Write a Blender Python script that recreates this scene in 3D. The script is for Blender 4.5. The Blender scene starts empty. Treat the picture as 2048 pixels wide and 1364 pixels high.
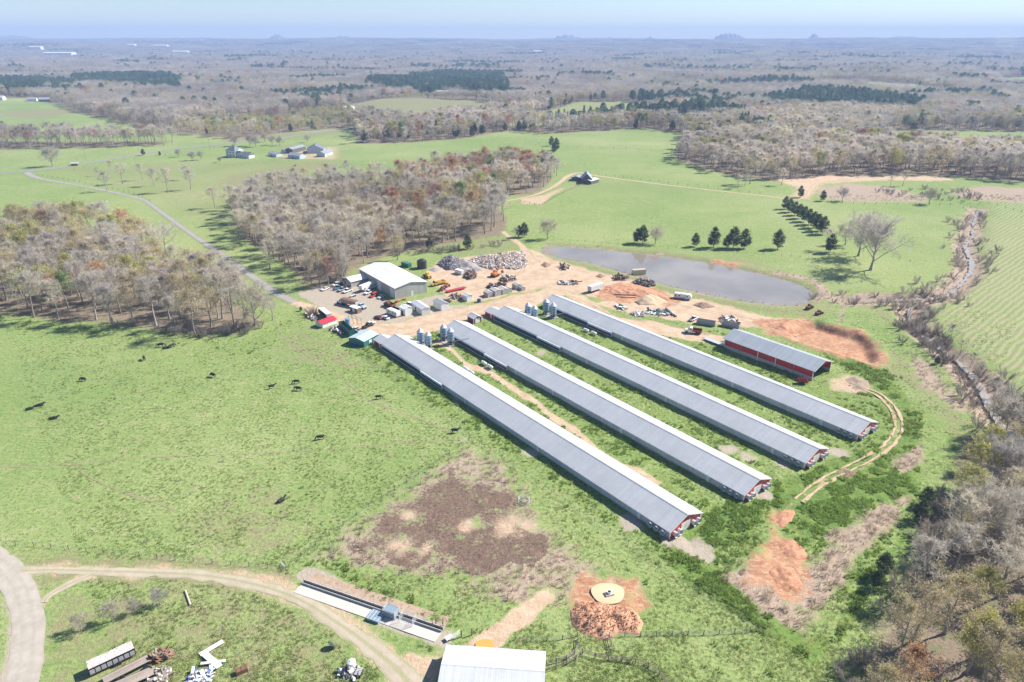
import bpy, math, random
import numpy as np
from mathutils import Vector, Matrix
random.seed(11)
RNG = np.random.default_rng(11)
PI = math.pi
R = math.radians
scene = bpy.context.scene
COL = scene.collection

# ------------------------------------------------------------------ camera
CAMH = 114.79
PITCH = R(23.409)
FPX = 1394.4                     # focal length in pixels of a 2048 px wide picture
cam_data = bpy.data.cameras.new('camera')
cam_data.sensor_width = 36.0
cam_data.lens = FPX / 2048 * 36.0
cam_data.clip_start = 0.5
cam_data.clip_end = 90000
cam = bpy.data.objects.new('camera', cam_data)
COL.objects.link(cam)
cam.location = (0, 0, CAMH)
cam.rotation_euler = (PI / 2 - PITCH, 0, 0)
scene.camera = cam

# ------------------------------------------------------------------ sky, sun, exposure
SUN_AZ = R(23)                   # measured from +X towards +Y
SUN_EL = R(41)
world = bpy.data.worlds.new('World')
scene.world = world
world.use_nodes = True
wn = world.node_tree
bg = wn.nodes['Background']
sky = wn.nodes.new('ShaderNodeTexSky')
sky.sky_type = 'NISHITA'
sky.sun_disc = False
sky.sun_elevation = SUN_EL
sky.sun_rotation = PI / 2 - SUN_AZ
sky.altitude = 300
sky.air_density = 1.0
sky.dust_density = 0.0
sky.ozone_density = 4.0
wn.links.new(sky.outputs[0], bg.inputs[0])
bg.inputs[1].default_value = 0.072
sun_data = bpy.data.lights.new('sun', 'SUN')
sun_data.energy = 5.0
sun_data.angle = R(0.53)
sun_data.color = (1.0, 0.955, 0.88)
sun = bpy.data.objects.new('sun', sun_data)
COL.objects.link(sun)
sd = Vector((math.cos(SUN_EL) * math.cos(SUN_AZ), math.cos(SUN_EL) * math.sin(SUN_AZ), math.sin(SUN_EL)))
sun.rotation_euler = sd.to_track_quat('Z', 'Y').to_euler()
vs = scene.view_settings
vs.view_transform = 'Standard'
vs.look = 'None'
vs.gamma = 1.0
vs.use_curve_mapping = False
vs.exposure = 1.0
HAZE_D = 1.45e-4
scene.render.engine = 'CYCLES'
scene.cycles.max_bounces = 6
scene.cycles.volume_bounces = 0
scene.cycles.diffuse_bounces = 2
scene.cycles.glossy_bounces = 2
scene.cycles.transmission_bounces = 3

# ------------------------------------------------------------------ noise and geometry tools
def _hash(ix, iy, s):
    h = (ix.astype(np.int64) * 374761393 + iy.astype(np.int64) * 668265263 + s * 982451653) & 0x7fffffff
    h = ((h ^ (h >> 13)) * 1274126177) & 0x7fffffff
    h = h ^ (h >> 16)
    return (h & 0xffff) / 65535.0

def vnoise(x, y, s=0):
    """value noise in [-1, 1]"""
    x = np.asarray(x, float); y = np.asarray(y, float)
    fx = np.floor(x); fy = np.floor(y)
    tx = x - fx; ty = y - fy
    tx = tx * tx * (3 - 2 * tx); ty = ty * ty * (3 - 2 * ty)
    a = _hash(fx, fy, s); b = _hash(fx + 1, fy, s); c = _hash(fx, fy + 1, s); d = _hash(fx + 1, fy + 1, s)
    return ((a * (1 - tx) + b * tx) * (1 - ty) + (c * (1 - tx) + d * tx) * ty) * 2 - 1

def fbm(x, y, s=0, o=3):
    v = 0; a = 0.6
    for i in range(o):
        v = v + a * vnoise(x * 2 ** i, y * 2 ** i, s + i * 17)
        a *= 0.5
    return v

def sstep(a, b, x):
    t = np.clip((x - a) / (b - a), 0, 1)
    return t * t * (3 - 2 * t)

def G0(u, v, z=0.0):
    """photo pixel -> point of the plane at height z"""
    dx = (u - 1024) / FPX; dy = (682 - v) / FPX
    Y = math.cos(PITCH) + dy * math.sin(PITCH); Z = -math.sin(PITCH) + dy * math.cos(PITCH)
    t = (z - CAMH) / Z
    return (dx * t, Y * t)

def P(*uv):
    return np.array([G0(a, b) for a, b in uv])

def poly_sd(x, y, poly):
    """signed distance to a polygon, positive inside"""
    n = len(poly)
    d = np.full(x.shape, 1e18); ins = np.zeros(x.shape, bool)
    for i in range(n):
        ax, ay = poly[i]; bx, by = poly[(i + 1) % n]
        ex, ey = bx - ax, by - ay
        t = np.clip(((x - ax) * ex + (y - ay) * ey) / (ex * ex + ey * ey + 1e-12), 0, 1)
        d = np.minimum(d, (x - ax - t * ex) ** 2 + (y - ay - t * ey) ** 2)
        if ay != by:
            c = ((ay > y) != (by > y)) & (x < (bx - ax) * (y - ay) / (by - ay) + ax)
            ins ^= c
    d = np.sqrt(d)
    return np.where(ins, d, -d)

def line_d(x, y, pl):
    d = np.full(x.shape, 1e18)
    for i in range(len(pl) - 1):
        ax, ay = pl[i]; bx, by = pl[i + 1]
        ex, ey = bx - ax, by - ay
        t = np.clip(((x - ax) * ex + (y - ay) * ey) / (ex * ex + ey * ey + 1e-12), 0, 1)
        d = np.minimum(d, (x - ax - t * ex) ** 2 + (y - ay - t * ey) ** 2)
    return np.sqrt(d)

def spline(pts, step):
    """Catmull-Rom through pts, resampled at about step metres"""
    p = np.array(pts, float)
    p = np.vstack([2 * p[0] - p[1], p, 2 * p[-1] - p[-2]])
    out = []
    for i in range(1, len(p) - 2):
        n = max(2, int(np.hypot(*(p[i + 1] - p[i])) / step))
        for k in range(n):
            t = k / n
            out.append(0.5 * ((2 * p[i]) + (-p[i - 1] + p[i + 1]) * t + (2 * p[i - 1] - 5 * p[i] + 4 * p[i + 1] - p[i + 2]) * t * t
                              + (-p[i - 1] + 3 * p[i] - 3 * p[i + 1] + p[i + 2]) * t ** 3))
    out.append(p[-2])
    return np.array(out)

# ------------------------------------------------------------------ objects
def tag(o, label=None, cat=None, group=None, kind=None):
    if label: o['label'] = label
    if cat: o['category'] = cat
    if group: o['group'] = group
    if kind: o['kind'] = kind
    return o

def link(o, parent=None):
    COL.objects.link(o)
    if parent is not None: o.parent = parent
    return o

def thing(name, label, cat, loc=(0, 0, 0), rz=0.0, group=None, s=1.0):
    o = bpy.data.objects.new(name, None)
    o.empty_display_size = 0.3
    COL.objects.link(o)
    o.location = loc; o.rotation_euler = (0, 0, rz)
    if s != 1.0: o.scale = (s, s, s)
    return tag(o, label, cat, group)

def np_mesh(name, verts, faces, smooth=False):
    """verts (N,3), faces: (M,3) or (M,4) array"""
    me = bpy.data.meshes.new(name)
    verts = np.asarray(verts, np.float32); faces = np.asarray(faces, np.int32)
    k = faces.shape[1]
    me.vertices.add(len(verts)); me.vertices.foreach_set('co', verts.ravel())
    me.loops.add(faces.size); me.loops.foreach_set('vertex_index', faces.ravel())
    me.polygons.add(len(faces))
    me.polygons.foreach_set('loop_start', np.arange(0, faces.size, k, dtype=np.int32))
    me.polygons.foreach_set('loop_total', np.full(len(faces), k, np.int32))
    if smooth: me.polygons.foreach_set('use_smooth', np.ones(len(faces), bool))
    me.update(calc_edges=True)
    return me

class MB:
    """collects shapes of one part"""
    def __init__(self): self.v = []; self.f = []; self.sm = False
    def _add(self, vs, fs, M=None):
        b = len(self.v)
        if M is not None: vs = [M @ Vector(q) for q in vs]
        self.v += [tuple(q) for q in vs]; self.f += [tuple(b + i for i in f) for f in fs]
        return self
    def box(self, c, s, rz=0, ry=0, rx=0):
        x, y, z = s[0] / 2, s[1] / 2, s[2] / 2
        M = Matrix.Translation(c) @ Matrix.Rotation(rz, 4, 'Z') @ Matrix.Rotation(ry, 4, 'Y') @ Matrix.Rotation(rx, 4, 'X')
        return self._add([(-x, -y, -z), (x, -y, -z), (x, y, -z), (-x, y, -z), (-x, -y, z), (x, -y, z), (x, y, z), (-x, y, z)],
                         [(0, 3, 2, 1), (4, 5, 6, 7), (0, 1, 5, 4), (1, 2, 6, 5), (2, 3, 7, 6), (3, 0, 4, 7)], M)
    def b3(self, x0, x1, y0, y1, z0, z1):
        return self.box(((x0 + x1) / 2, (y0 + y1) / 2, (z0 + z1) / 2), (abs(x1 - x0), abs(y1 - y0), abs(z1 - z0)))
    def bar(self, a, b, w, h=None, n=4):
        """beam from a to b"""
        return self.tube([a, b], [w / 2 if n > 4 else w * 0.7071] * 2, n)
    def tube(self, pts, rad, n=8, cap=True):
        pts = [Vector(q) for q in pts]; b = len(self.v)
        for i, q in enumerate(pts):
            d = (pts[min(i + 1, len(pts) - 1)] - pts[max(i - 1, 0)])
            d = d.normalized() if d.length > 1e-9 else Vector((0, 0, 1))
            up = Vector((0, 0, 1)) if abs(d.z) < 0.95 else Vector((1, 0, 0))
            s = d.cross(up).normalized(); t = s.cross(d)
            for k in range(n):
                a = 2 * PI * (k + .5) / n
                self.v.append(tuple(q + (s * math.cos(a) + t * math.sin(a)) * rad[i]))
        for i in range(len(pts) - 1):
            for k in range(n):
                self.f.append((b + i * n + k, b + i * n + (k + 1) % n, b + (i + 1) * n + (k + 1) % n, b + (i + 1) * n + k))
        if cap:
            self.f.append(tuple(b + k for k in range(n))[::-1])
            self.f.append(tuple(b + (len(pts) - 1) * n + k for k in range(n)))
        return self
    def lathe(self, prof, c=(0, 0, 0), n=16, M=None):
        """prof: (r, z) list round Z"""
        vs = []; fs = []
        for r, z in prof:
            for k in range(n):
                a = 2 * PI * k / n
                vs.append((c[0] + r * math.cos(a), c[1] + r * math.sin(a), c[2] + z))
        for i in range(len(prof) - 1):
            for k in range(n):
                fs.append((i * n + k, i * n + (k + 1) % n, (i + 1) * n + (k + 1) % n, (i + 1) * n + k))
        if prof[0][0] > 1e-4: fs.append(tuple(range(n))[::-1])
        if prof[-1][0] > 1e-4: fs.append(tuple((len(prof) - 1) * n + k for k in range(n)))
        return self._add(vs, fs, M)
    def prism(self, poly, y0, y1, M=None):
        """poly in X-Z extruded along Y"""
        n = len(poly)
        vs = [(x, y0, z) for x, z in poly] + [(x, y1, z) for x, z in poly]
        fs = [tuple(range(n)), tuple(range(2 * n - 1, n - 1, -1))]
        for i in range(n): fs.append((i, n + i, n + (i + 1) % n, (i + 1) % n))
        return self._add(vs, fs, M)
    def prismx(self, poly, x0, x1, M=None):
        """poly in Y-Z extruded along X"""
        n = len(poly)
        vs = [(x0, y, z) for y, z in poly] + [(x1, y, z) for y, z in poly]
        fs = [tuple(range(n))[::-1], tuple(range(n, 2 * n))]
        for i in range(n): fs.append((i, (i + 1) % n, n + (i + 1) % n, n + i))
        return self._add(vs, fs, M)
    def mesh(self, name):
        me = bpy.data.meshes.new(name)
        me.from_pydata(self.v, [], self.f)
        if self.sm: me.polygons.foreach_set('use_smooth', [True] * len(me.polygons))
        me.update()
        return me
    def build(self, name, mat, parent=None, loc=(0, 0, 0), rz=0, bev=0):
        me = self.mesh(name)
        me.materials.append(mat)
        o = bpy.data.objects.new(name, me)
        link(o, parent)
        o.location = loc; o.rotation_euler = (0, 0, rz)
        if bev:
            m = o.modifiers.new('bevel', 'BEVEL'); m.width = bev; m.segments = 2; m.limit_method = 'ANGLE'
        return o

def copy_tree(o, parent=None):
    c = o.copy(); COL.objects.link(c); c.parent = parent
    for ch in list(o.children): copy_tree(ch, c)
    return c

# ------------------------------------------------------------------ materials
_M = {}
def nodes_of(m):
    m.use_nodes = True
    return m.node_tree.nodes, m.node_tree.links

def mat(name, col, rough=0.6, metal=0.0, var=0.18, scale=0.6, fine=6.0, bump=0.0, dirt=None, dirt_amt=0.0, spec=0.4, rand=0.0):
    """painted or natural surface: two octaves of tone variation, optional stains"""
    if name in _M: return _M[name]
    m = bpy.data.materials.new(name); N, L = nodes_of(m)
    b = N['Principled BSDF']
    b.inputs['Roughness'].default_value = rough; b.inputs['Metallic'].default_value = metal
    b.inputs['Specular IOR Level'].default_value = spec
    tc = N.new('ShaderNodeTexCoord')
    n1 = N.new('ShaderNodeTexNoise'); n1.inputs['Scale'].default_value = scale; n1.inputs['Detail'].default_value = 5
    n2 = N.new('ShaderNodeTexNoise'); n2.inputs['Scale'].default_value = fine; n2.inputs['Detail'].default_value = 3
    L.new(tc.outputs['Object'], n1.inputs['Vector']); L.new(tc.outputs['Object'], n2.inputs['Vector'])
    ad = N.new('ShaderNodeMath'); ad.operation = 'ADD'; L.new(n1.outputs[0], ad.inputs[0]); L.new(n2.outputs[0], ad.inputs[1])
    mr = N.new('ShaderNodeMapRange'); mr.inputs[1].default_value = 0.6; mr.inputs[2].default_value = 1.4
    mr.inputs[3].default_value = 1 - var; mr.inputs[4].default_value = 1 + var
    L.new(ad.outputs[0], mr.inputs[0])
    hs = N.new('ShaderNodeHueSaturation'); hs.inputs['Color'].default_value = (*col, 1)
    last = mr.outputs[0]
    if rand:
        oi = N.new('ShaderNodeObjectInfo'); r2 = N.new('ShaderNodeMapRange')
        r2.inputs[3].default_value = 1 - rand; r2.inputs[4].default_value = 1 + rand
        L.new(oi.outputs['Random'], r2.inputs[0])
        mu = N.new('ShaderNodeMath'); mu.operation = 'MULTIPLY'; L.new(last, mu.inputs[0]); L.new(r2.outputs[0], mu.inputs[1]); last = mu.outputs[0]
    L.new(last, hs.inputs['Value'])
    out = hs.outputs[0]
    if dirt:
        mx = N.new('ShaderNodeMix'); mx.data_type = 'RGBA'
        n3 = N.new('ShaderNodeTexNoise'); n3.inputs['Scale'].default_value = scale * 2.3; n3.inputs['Detail'].default_value = 6; n3.inputs['Roughness'].default_value = 0.65
        L.new(tc.outputs['Object'], n3.inputs['Vector'])
        r3 = N.new('ShaderNodeMapRange'); r3.inputs[1].default_value = 0.62 - dirt_amt * 0.4; r3.inputs[2].default_value = 0.72 - dirt_amt * 0.3
        L.new(n3.outputs[0], r3.inputs[0])
        L.new(r3.outputs[0], mx.inputs['Factor']); L.new(out, mx.inputs[6]); mx.inputs[7].default_value = (*dirt, 1)
        out = mx.outputs[2]
    L.new(out, b.inputs['Base Color'])
    if bump:
        bp = N.new('ShaderNodeBump'); bp.inputs['Strength'].default_value = bump; bp.inputs['Distance'].default_value = 0.072
        L.new(n2.outputs[0], bp.inputs['Height']); L.new(bp.outputs[0], b.inputs['Normal'])
    _M[name] = m
    return m
# ================================================================== terrain
POND = spline(P((1082, 502), (1092, 493), (1120, 492), (1200, 499), (1290, 508), (1400, 522), (1480, 538), (1560, 556), (1612, 575), (1622, 592),
                (1600, 607), (1560, 608), (1500, 602), (1420, 588), (1340, 570), (1260, 546), (1180, 524), (1120, 514), (1082, 502)), 3.0)[:-1]
CREEK = spline(P((1960, 415), (1948, 445), (1945, 470), (1932, 490), (1944, 520), (1938, 545), (1915, 572), (1890, 588), (1860, 594), (1828, 606), (1818, 625), (1835, 655),
                 (1870, 685), (1900, 705), (1940, 740), (1965, 775), (1985, 815), (2010, 850), (2060, 900), (2140, 960)), 3.0)
CREEK2 = spline(P((1690, 600), (1750, 598), (1800, 596), (1860, 594)), 3.0)
PIT = P((1560, 662), (1590, 646), (1625, 640), (1665, 652), (1715, 665), (1750, 690), (1762, 722), (1748, 730), (1700, 715), (1650, 700), (1600, 682))
FOREST_EDGE = [(-900, 190), (-400, 195), (0, 201), (60, 203), (110, 212), (160, 226), (250, 250), (330, 263), (400, 273), (470, 279), (560, 268), (640, 261), (700, 258),
               (712, 280), (720, 288), (830, 285), (930, 277), (1000, 264), (1040, 262), (1090, 268), (1200, 262), (1290, 258), (1362, 266), (1375, 285),
               (1352, 298), (1350, 318), (1400, 336), (1470, 353), (1550, 363), (1620, 356), (1750, 350), (1900, 352), (2048, 364), (2500, 375)]
FE = P(*FOREST_EDGE)
FOREST_POLY = np.vstack([FE, [[60000, FE[-1][1]], [60000, 60000], [-60000, 60000], [-60000, FE[0][1]]]])
CLEAR = [P(*q) for q in (
    [(690, 210), (760, 200), (860, 199), (960, 205), (1012, 216), (960, 234), (850, 240), (780, 236), (715, 226)],
    [(1010, 250), (1100, 224), (1160, 206), (1250, 202), (1335, 212), (1290, 226), (1200, 238), (1080, 252)],
    [(735, 240), (745, 222), (790, 218), (815, 232), (870, 242), (860, 252), (800, 246)],
    [(1735, 275), (1800, 258), (1900, 258), (2070, 262), (2200, 268), (2200, 312), (2000, 306), (1900, 300), (1800, 290)],
    [(1790, 232), (1880, 225), (1900, 230), (1830, 236)],
    [(1985, 163), (2010, 155), (2100, 152), (2100, 165), (2020, 168)],
    [(560, 192), (600, 187), (640, 190), (600, 196)],
    [(80, 112), (150, 110), (160, 113), (90, 116)], [(300, 96), (345, 94), (350, 97), (310, 99)], [(1280, 132), (1330, 129), (1340, 132), (1290, 135)],
    [(1040, 300), (1040, 300), (1041, 301)])]
WOOD_LEFT = P((-200, 645), (0, 628), (110, 640), (250, 655), (400, 674), (470, 668), (522, 650), (500, 628), (460, 600), (420, 573), (372, 540), (322, 505), (272, 482), (200, 466), (120, 457), (0, 466), (-200, 470))
WOOD_MID = P((478, 480), (520, 500), (565, 535), (610, 572), (650, 585), (690, 572), (700, 540), (780, 512), (870, 493), (1005, 468), (1018, 440), (985, 412), (930, 397), (990, 396), (1060, 388),
             (1100, 368), (1112, 345), (1080, 330), (950, 332), (850, 348), (760, 372), (690, 385), (600, 384), (530, 392), (485, 415), (466, 450))
WOOD_LINE = P((-200, 302), (0, 299), (150, 297), (330, 292), (345, 287), (330, 283), (150, 284), (0, 283), (-200, 283))
WOOD_RIGHT = P((1985, 850), (1925, 880), (1905, 960), (1890, 1040), (1835, 1130), (1775, 1220), (1735, 1300), (1700, 1420), (1750, 1600), (2700, 1600), (2700, 800), (2200, 800), (2060, 830))
WOODS = [WOOD_LEFT, WOOD_MID, WOOD_LINE, WOOD_RIGHT]

def forest_sd(x, y):
    """positive where trees stand"""
    d = poly_sd(x, y, FOREST_POLY)
    for c in CLEAR: d = np.minimum(d, -poly_sd(x, y, c))
    return d

def open_land(x, y):
    """fields and cut-overs scattered through the far woods"""
    return (fbm(x / 330, y / 190, 61, 2) > .47) & (np.hypot(x, y) > 1900)

def hz(x, y):
    x = np.asarray(x, float); y = np.asarray(y, float)
    r = np.hypot(x, y)
    z = 0.16 * fbm(x / 14, y / 14, 1, 2) * sstep(60, 130, r)
    w = sstep(700, 2000, r)
    z = z + w * (13.0 * fbm(x / 480, y / 480, 5, 3)) + sstep(2200, 6000, r) * (38 * fbm(x / 1900, y / 1500, 9, 3)) + sstep(3500, 11000, r) * 103
    near = (r < 900)
    if near.any():
        xs = x[near] if x.ndim else x; ys = y[near] if y.ndim else y
        xs = np.atleast_1d(xs); ys = np.atleast_1d(ys)
        dz = np.zeros(xs.shape)
        b = (xs > -10) & (xs < 420) & (ys > 120) & (ys < 660)
        if b.any():
            bx, by = xs[b], ys[b]
            s = poly_sd(bx, by, POND)
            q = -1.3 * sstep(-4.0, 3.0, s) + 0.35 * np.exp(-((s + 7) / 3.5) ** 2)
            c = np.minimum(line_d(bx, by, CREEK), line_d(bx, by, CREEK2) + 1.0)
            q = q - 1.9 * sstep(7.5, 2.0, c)
            s = poly_sd(bx + 2.0 * fbm(bx / 14, by / 14, 51, 3), by + 2.0 * fbm(bx / 14, by / 14, 52, 3), PIT)
            q = q - 2.6 * sstep(0.0, 4.2, s) * sstep(-2, 14, (bx - 130) * 0.35 + (by - 245) * 0.9 + 10) + 0.5 * np.exp(-((s + 2) / 2) ** 2)
            dz[b] = q
        if z.ndim: z[near] += dz
        else: z = z + dz[0]
    return z

def H1(x, y): return float(hz(np.array([x]), np.array([y]))[0])

def G(u, v, up=0.0):
    """photo pixel -> point on the terrain"""
    if v < 150:         # low rays: walk along the sight line to the first hit
        dx = (u - 1024) / FPX; dy = (682 - v) / FPX
        Yd = math.cos(PITCH) + dy * math.sin(PITCH); Zd = -math.sin(PITCH) + dy * math.cos(PITCH)
        tt = np.geomspace(800, 11000, 900); g = CAMH + Zd * tt - hz(dx * tt, Yd * tt)
        i = np.nonzero(g < 0)[0]; t = tt[i[0]] if len(i) else 10500
        return Vector((dx * t, Yd * t, H1(dx * t, Yd * t) + up))
    z = 0.0
    for _ in range(4):
        x, y = G0(u, v, z); z = H1(x, y)
    return Vector((x, y, z + up))

# ------------------------------------------------------------------ ground cover map (what grows or lies where)
CH = ['lush', 'tan', 'dirt', 'mud', 'pale', 'straw', 'litter', 'clay', 'rows']
COVER = []      # (channel, value, softness in metres, polygon) ; lines as (channel, value, half width, polyline)
def cp(ch, val, soft, *uv): COVER.append(('p', ch, val, soft, P(*uv)))
def cl(ch, val, hw, *uv): COVER.append(('l', ch, val, hw, spline(P(*uv), 6)))
def cb(ch, val, u, v, r): COVER.append(('b', ch, val, r, np.array(G0(u, v))))
# green
cp('lush', .50, 4, (670, 690), (1100, 585), (1260, 640), (1490, 670), (1840, 805), (1860, 995), (1620, 1330))
cp('lush', .95, 4, (1440, 1010), (1560, 960), (1700, 900), (1800, 870), (1845, 900), (1850, 990), (1760, 1010), (1690, 1060), (1620, 1090), (1540, 1020), (1500, 1090), (1400, 1110), (1340, 1090))
cp('lush', .95, 3, (1300, 1085), (1480, 1150), (1560, 1230), (1660, 1280), (1625, 1335), (1380, 1170))
cp('lush', .9, 3, (1690, 735), (1780, 765), (1850, 830), (1845, 900), (1790, 890), (1800, 840), (1745, 785))
cp('lush', .8, 3, (1620, 690), (1690, 700), (1740, 725), (1800, 760), (1760, 765), (1680, 730))
cp('lush', .85, 3, (1720, 1150), (1830, 1040), (1850, 1060), (1760, 1170), (1680, 1290), (1650, 1290))
cp('lush', .3, 6, (1080, 1300), (1560, 1250), (1640, 1400), (1000, 1400))
cp('lush', .5, 4, (600, 1130), (680, 1110), (800, 1170), (960, 1260), (900, 1265), (760, 1210))
cp('lush', .34, 5, (1060, 960), (1290, 1120), (1480, 1260), (1290, 1270), (1260, 1180), (1130, 1080))
cp('lush', .34, 4, (0, 630), (250, 655), (470, 690), (560, 640), (600, 640), (500, 720), (300, 690), (0, 680))
cp('lush', .30, 8, (500, 940), (620, 900), (700, 960), (600, 1030), (520, 1040), (440, 980))
# dry grass
cp('tan', .52, 8, (90, 1190), (300, 1165), (560, 1185), (760, 1320), (720, 1400), (60, 1400))
cp('tan', .5, 6, (330, 1040), (560, 960), (620, 1060), (570, 1120), (400, 1100))
cp('tan', .5, 6, (540, 690), (600, 650), (680, 690), (760, 740), (640, 740), (560, 730))
cp('tan', .5, 3, (20, 1095), (180, 1105), (180, 1128), (40, 1135))
cp('tan', .62, 4, (1060, 500), (1090, 485), (1300, 500), (1500, 520), (1640, 560), (1690, 590), (1650, 640), (1480, 620), (1200, 556), (1090, 520))
cp('tan', .45, 12, (80, 335), (480, 320), (700, 335), (560, 380), (460, 470), (300, 400))
cp('tan', .75, 6, (440, 352), (640, 322), (700, 330), (560, 350), (520, 372), (420, 382))
cp('tan', .6, 6, (560, 530), (690, 500), (740, 545), (660, 570), (600, 590))
cp('tan', .55, 6, (930, 480), (1010, 470), (1050, 500), (900, 515))
cp('tan', .85, 20, *[(690, 206), (760, 200), (860, 199), (960, 205), (1012, 214), (940, 222), (850, 228), (780, 224), (715, 220)])
cp('tan', .6, 20, *[(1050, 244), (1100, 226), (1160, 207), (1250, 203), (1330, 211), (1265, 222), (1180, 232)])
cp('tan', .9, 15, (0, 227), (190, 217), (170, 226), (80, 240), (0, 236))
cp('tan', .62, 5, (1760, 690), (1900, 790), (1950, 850), (1910, 880), (1860, 800), (1760, 745))
cp('tan', .55, 5, (1700, 600), (1850, 600), (1950, 760), (1860, 720), (1760, 640))
cp('tan', .48, 8, (1890, 440), (2200, 440), (2200, 800), (2000, 760), (1870, 640))
cp('tan', .5, 6, (1780, 650), (1700, 590), (1720, 570), (1830, 590))
cp('tan', .5, 10, (540, 285), (700, 300), (690, 325), (540, 325))
cp('rows', .9, 4, (1990, 400), (2300, 400), (2300, 820), (2040, 770), (1960, 700), (1885, 635), (1905, 600), (1960, 560), (1985, 480))
cp('tan', .6, 14, (1000, 392), (1150, 370), (1530, 396), (1560, 402), (1200, 366), (1050, 400))
# bare soil
cp('pale', .95, 3, (585, 590), (655, 572), (715, 572), (800, 612), (870, 590), (900, 596), (800, 630), (900, 610), (960, 604), (880, 625), (760, 650), (690, 640), (630, 612))
cp('dirt', .95, 4, (850, 545), (880, 520), (1000, 505), (1060, 500), (1110, 522), (1190, 545), (1290, 565), (1330, 605), (1200, 600), (1090, 575), (960, 600), (890, 600))
cp('dirt', .98, 3, (640, 632), (690, 640), (780, 648), (900, 618), (1100, 576), (1150, 590), (1085, 604), (1030, 628), (985, 628), (900, 655), (830, 672), (770, 676), (740, 668), (690, 655))
cp('dirt', .95, 2, (1120, 585), (1160, 592), (1240, 635), (1390, 660), (1480, 680), (1440, 688), (1300, 668), (1180, 630))
cp('dirt', .9, 4, (1330, 585), (1420, 600), (1520, 630), (1600, 640), (1560, 660), (1440, 650), (1330, 640), (1180, 610))
cp('clay', .9, 4, (1500, 640), (1600, 636), (1730, 660), (1770, 715), (1750, 735), (1640, 700), (1530, 665))
cp('clay', .9, 3, (1190, 600), (1210, 575), (1290, 575), (1370, 600), (1330, 615))
cp('dirt', .6, 3, (1660, 775), (1650, 755), (1720, 745), (1745, 780), (1700, 790))
cp('straw', .7, 3, (1690, 760), (1740, 770), (1730, 785), (1680, 783))
cp('clay', .78, 3, (1545, 1015), (1590, 1020), (1575, 1050), (1560, 1060), (1620, 1110), (1625, 1180), (1600, 1225), (1545, 1180), (1490, 1170), (1500, 1120), (1540, 1075))
cp('straw', .85, 3, (1450, 1160), (1530, 1105), (1600, 1150), (1660, 1090), (1720, 1100), (1650, 1200), (1610, 1265), (1530, 1225))
cp('straw', .85, 3, (1650, 1070), (1770, 1005), (1830, 990), (1800, 1045), (1700, 1115), (1660, 1100))
cp('straw', .8, 3, (1775, 915), (1850, 888), (1855, 930), (1800, 945))
cp('straw', .7, 4, (1700, 580), (1690, 640), (1675, 640), (1680, 580))
cp('straw', .75, 4, (1800, 700), (1860, 720), (1930, 800), (1960, 830), (1930, 830), (1850, 770))
for ln in (CREEK, CREEK2): COVER.append(('l', 'straw', .95, 7.5, ln))
COVER.append(('l', 'straw', .62, 1.6, np.vstack([POND, POND[:1]])))
cl('straw', .85, 3.0, (1640, 600), (1655, 590), (1648, 575), (1625, 560), (1560, 548))
cp('clay', .7, 4, (1425, 516), (1500, 528), (1480, 540), (1430, 528))
# cattle lot
cp('straw', .66, 5, (620, 1120), (780, 1005), (935, 890), (1000, 920), (1060, 1000), (1110, 1080), (1180, 1130), (1250, 1160), (1265, 1200), (1200, 1220), (1050, 1200), (930, 1160), (800, 1150))
cp('mud', .84, 6, (720, 1095), (760, 1030), (900, 945), (1040, 985), (1095, 1060), (1100, 1110), (980, 1145), (860, 1125), (760, 1120))
for u, v, r in ((1000, 1085, 9), (955, 1118, 5), (1048, 1095, 6), (820, 1110, 6), (870, 1060, 6), (930, 1040, 6)): cb('mud', .8, u, v, r)
for u, v, r in ((930, 1052, 3.2), (1020, 1052, 6), (805, 1092, 4.5), (860, 1095, 3), (1065, 1055, 3), (950, 1040, 2.5), (820, 1030, 3)): cb('dirt', .62, u, v, r * 1.0); cb('mud', -.5, u, v, r)
for u, v, r in ((1000, 1085, 7.5), (957, 1116, 2.6), (957, 1116, 5.0), (1048, 1096, 3.0), (1048, 1096, 5.6), (822, 1108, 4.5), (890, 1070, 6)):
    q = np.array(G0(u, v)); COVER.append(('l', 'mud', 1.0, .9, q + r * np.array([(math.cos(a), .85 * math.sin(a)) for a in np.linspace(0, 6.3, 26)]))); cb('mud', .9, u, v, r * .5)
cp('straw', .7, 3, (960, 1180), (1060, 1160), (1080, 1200), (1000, 1215))
cl('dirt', .9, 2.6, (1090, 1195), (1030, 1240), (985, 1275), (940, 1310))
cl('clay', .7, 5.5, (1180, 1180), (1250, 1190), (1240, 1210), (1175, 1200), (1210, 1235))
# tracks worn in the grass
cl('dirt', .85, 1.5, (870, 685), (960, 735), (1060, 800), (1200, 905), (1310, 965))
cl('dirt', .7, 1.2, (1230, 835), (1330, 880), (1450, 925))
cl('dirt', .55, 1.2, (1130, 665), (1230, 730), (1400, 810))
cl('tan', .6, 3, (1220, 740), (1400, 820), (1560, 880))
cl('tan', .55, 3, (1010, 730), (1200, 830), (1450, 930))
for u, v in ((1265, 1055), (1260, 1040), (1340, 1075), (1400, 1095), (1080, 705), (915, 795), (1060, 905), (1530, 990), (1460, 900), (1500, 915), (1570, 925), (1680, 905)): cb('pale', .9, u, v, 3.2)
cl('pale', .9, 2.2, (1350, 1070), (1390, 1100), (1410, 1112))
cl('dirt', .6, 3.4, (480, 1160), (560, 1180), (650, 1225), (740, 1290), (800, 1340), (860, 1372))
cl('tan', .7, 5, (60, 1140), (200, 1140), (380, 1145), (540, 1170))
cp('dirt', .9, 4, (770, 1310), (880, 1305), (880, 1400), (760, 1400))
cl('pale', .8, 2.6, (610, 1150), (700, 1200), (800, 1245), (885, 1275))
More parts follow.
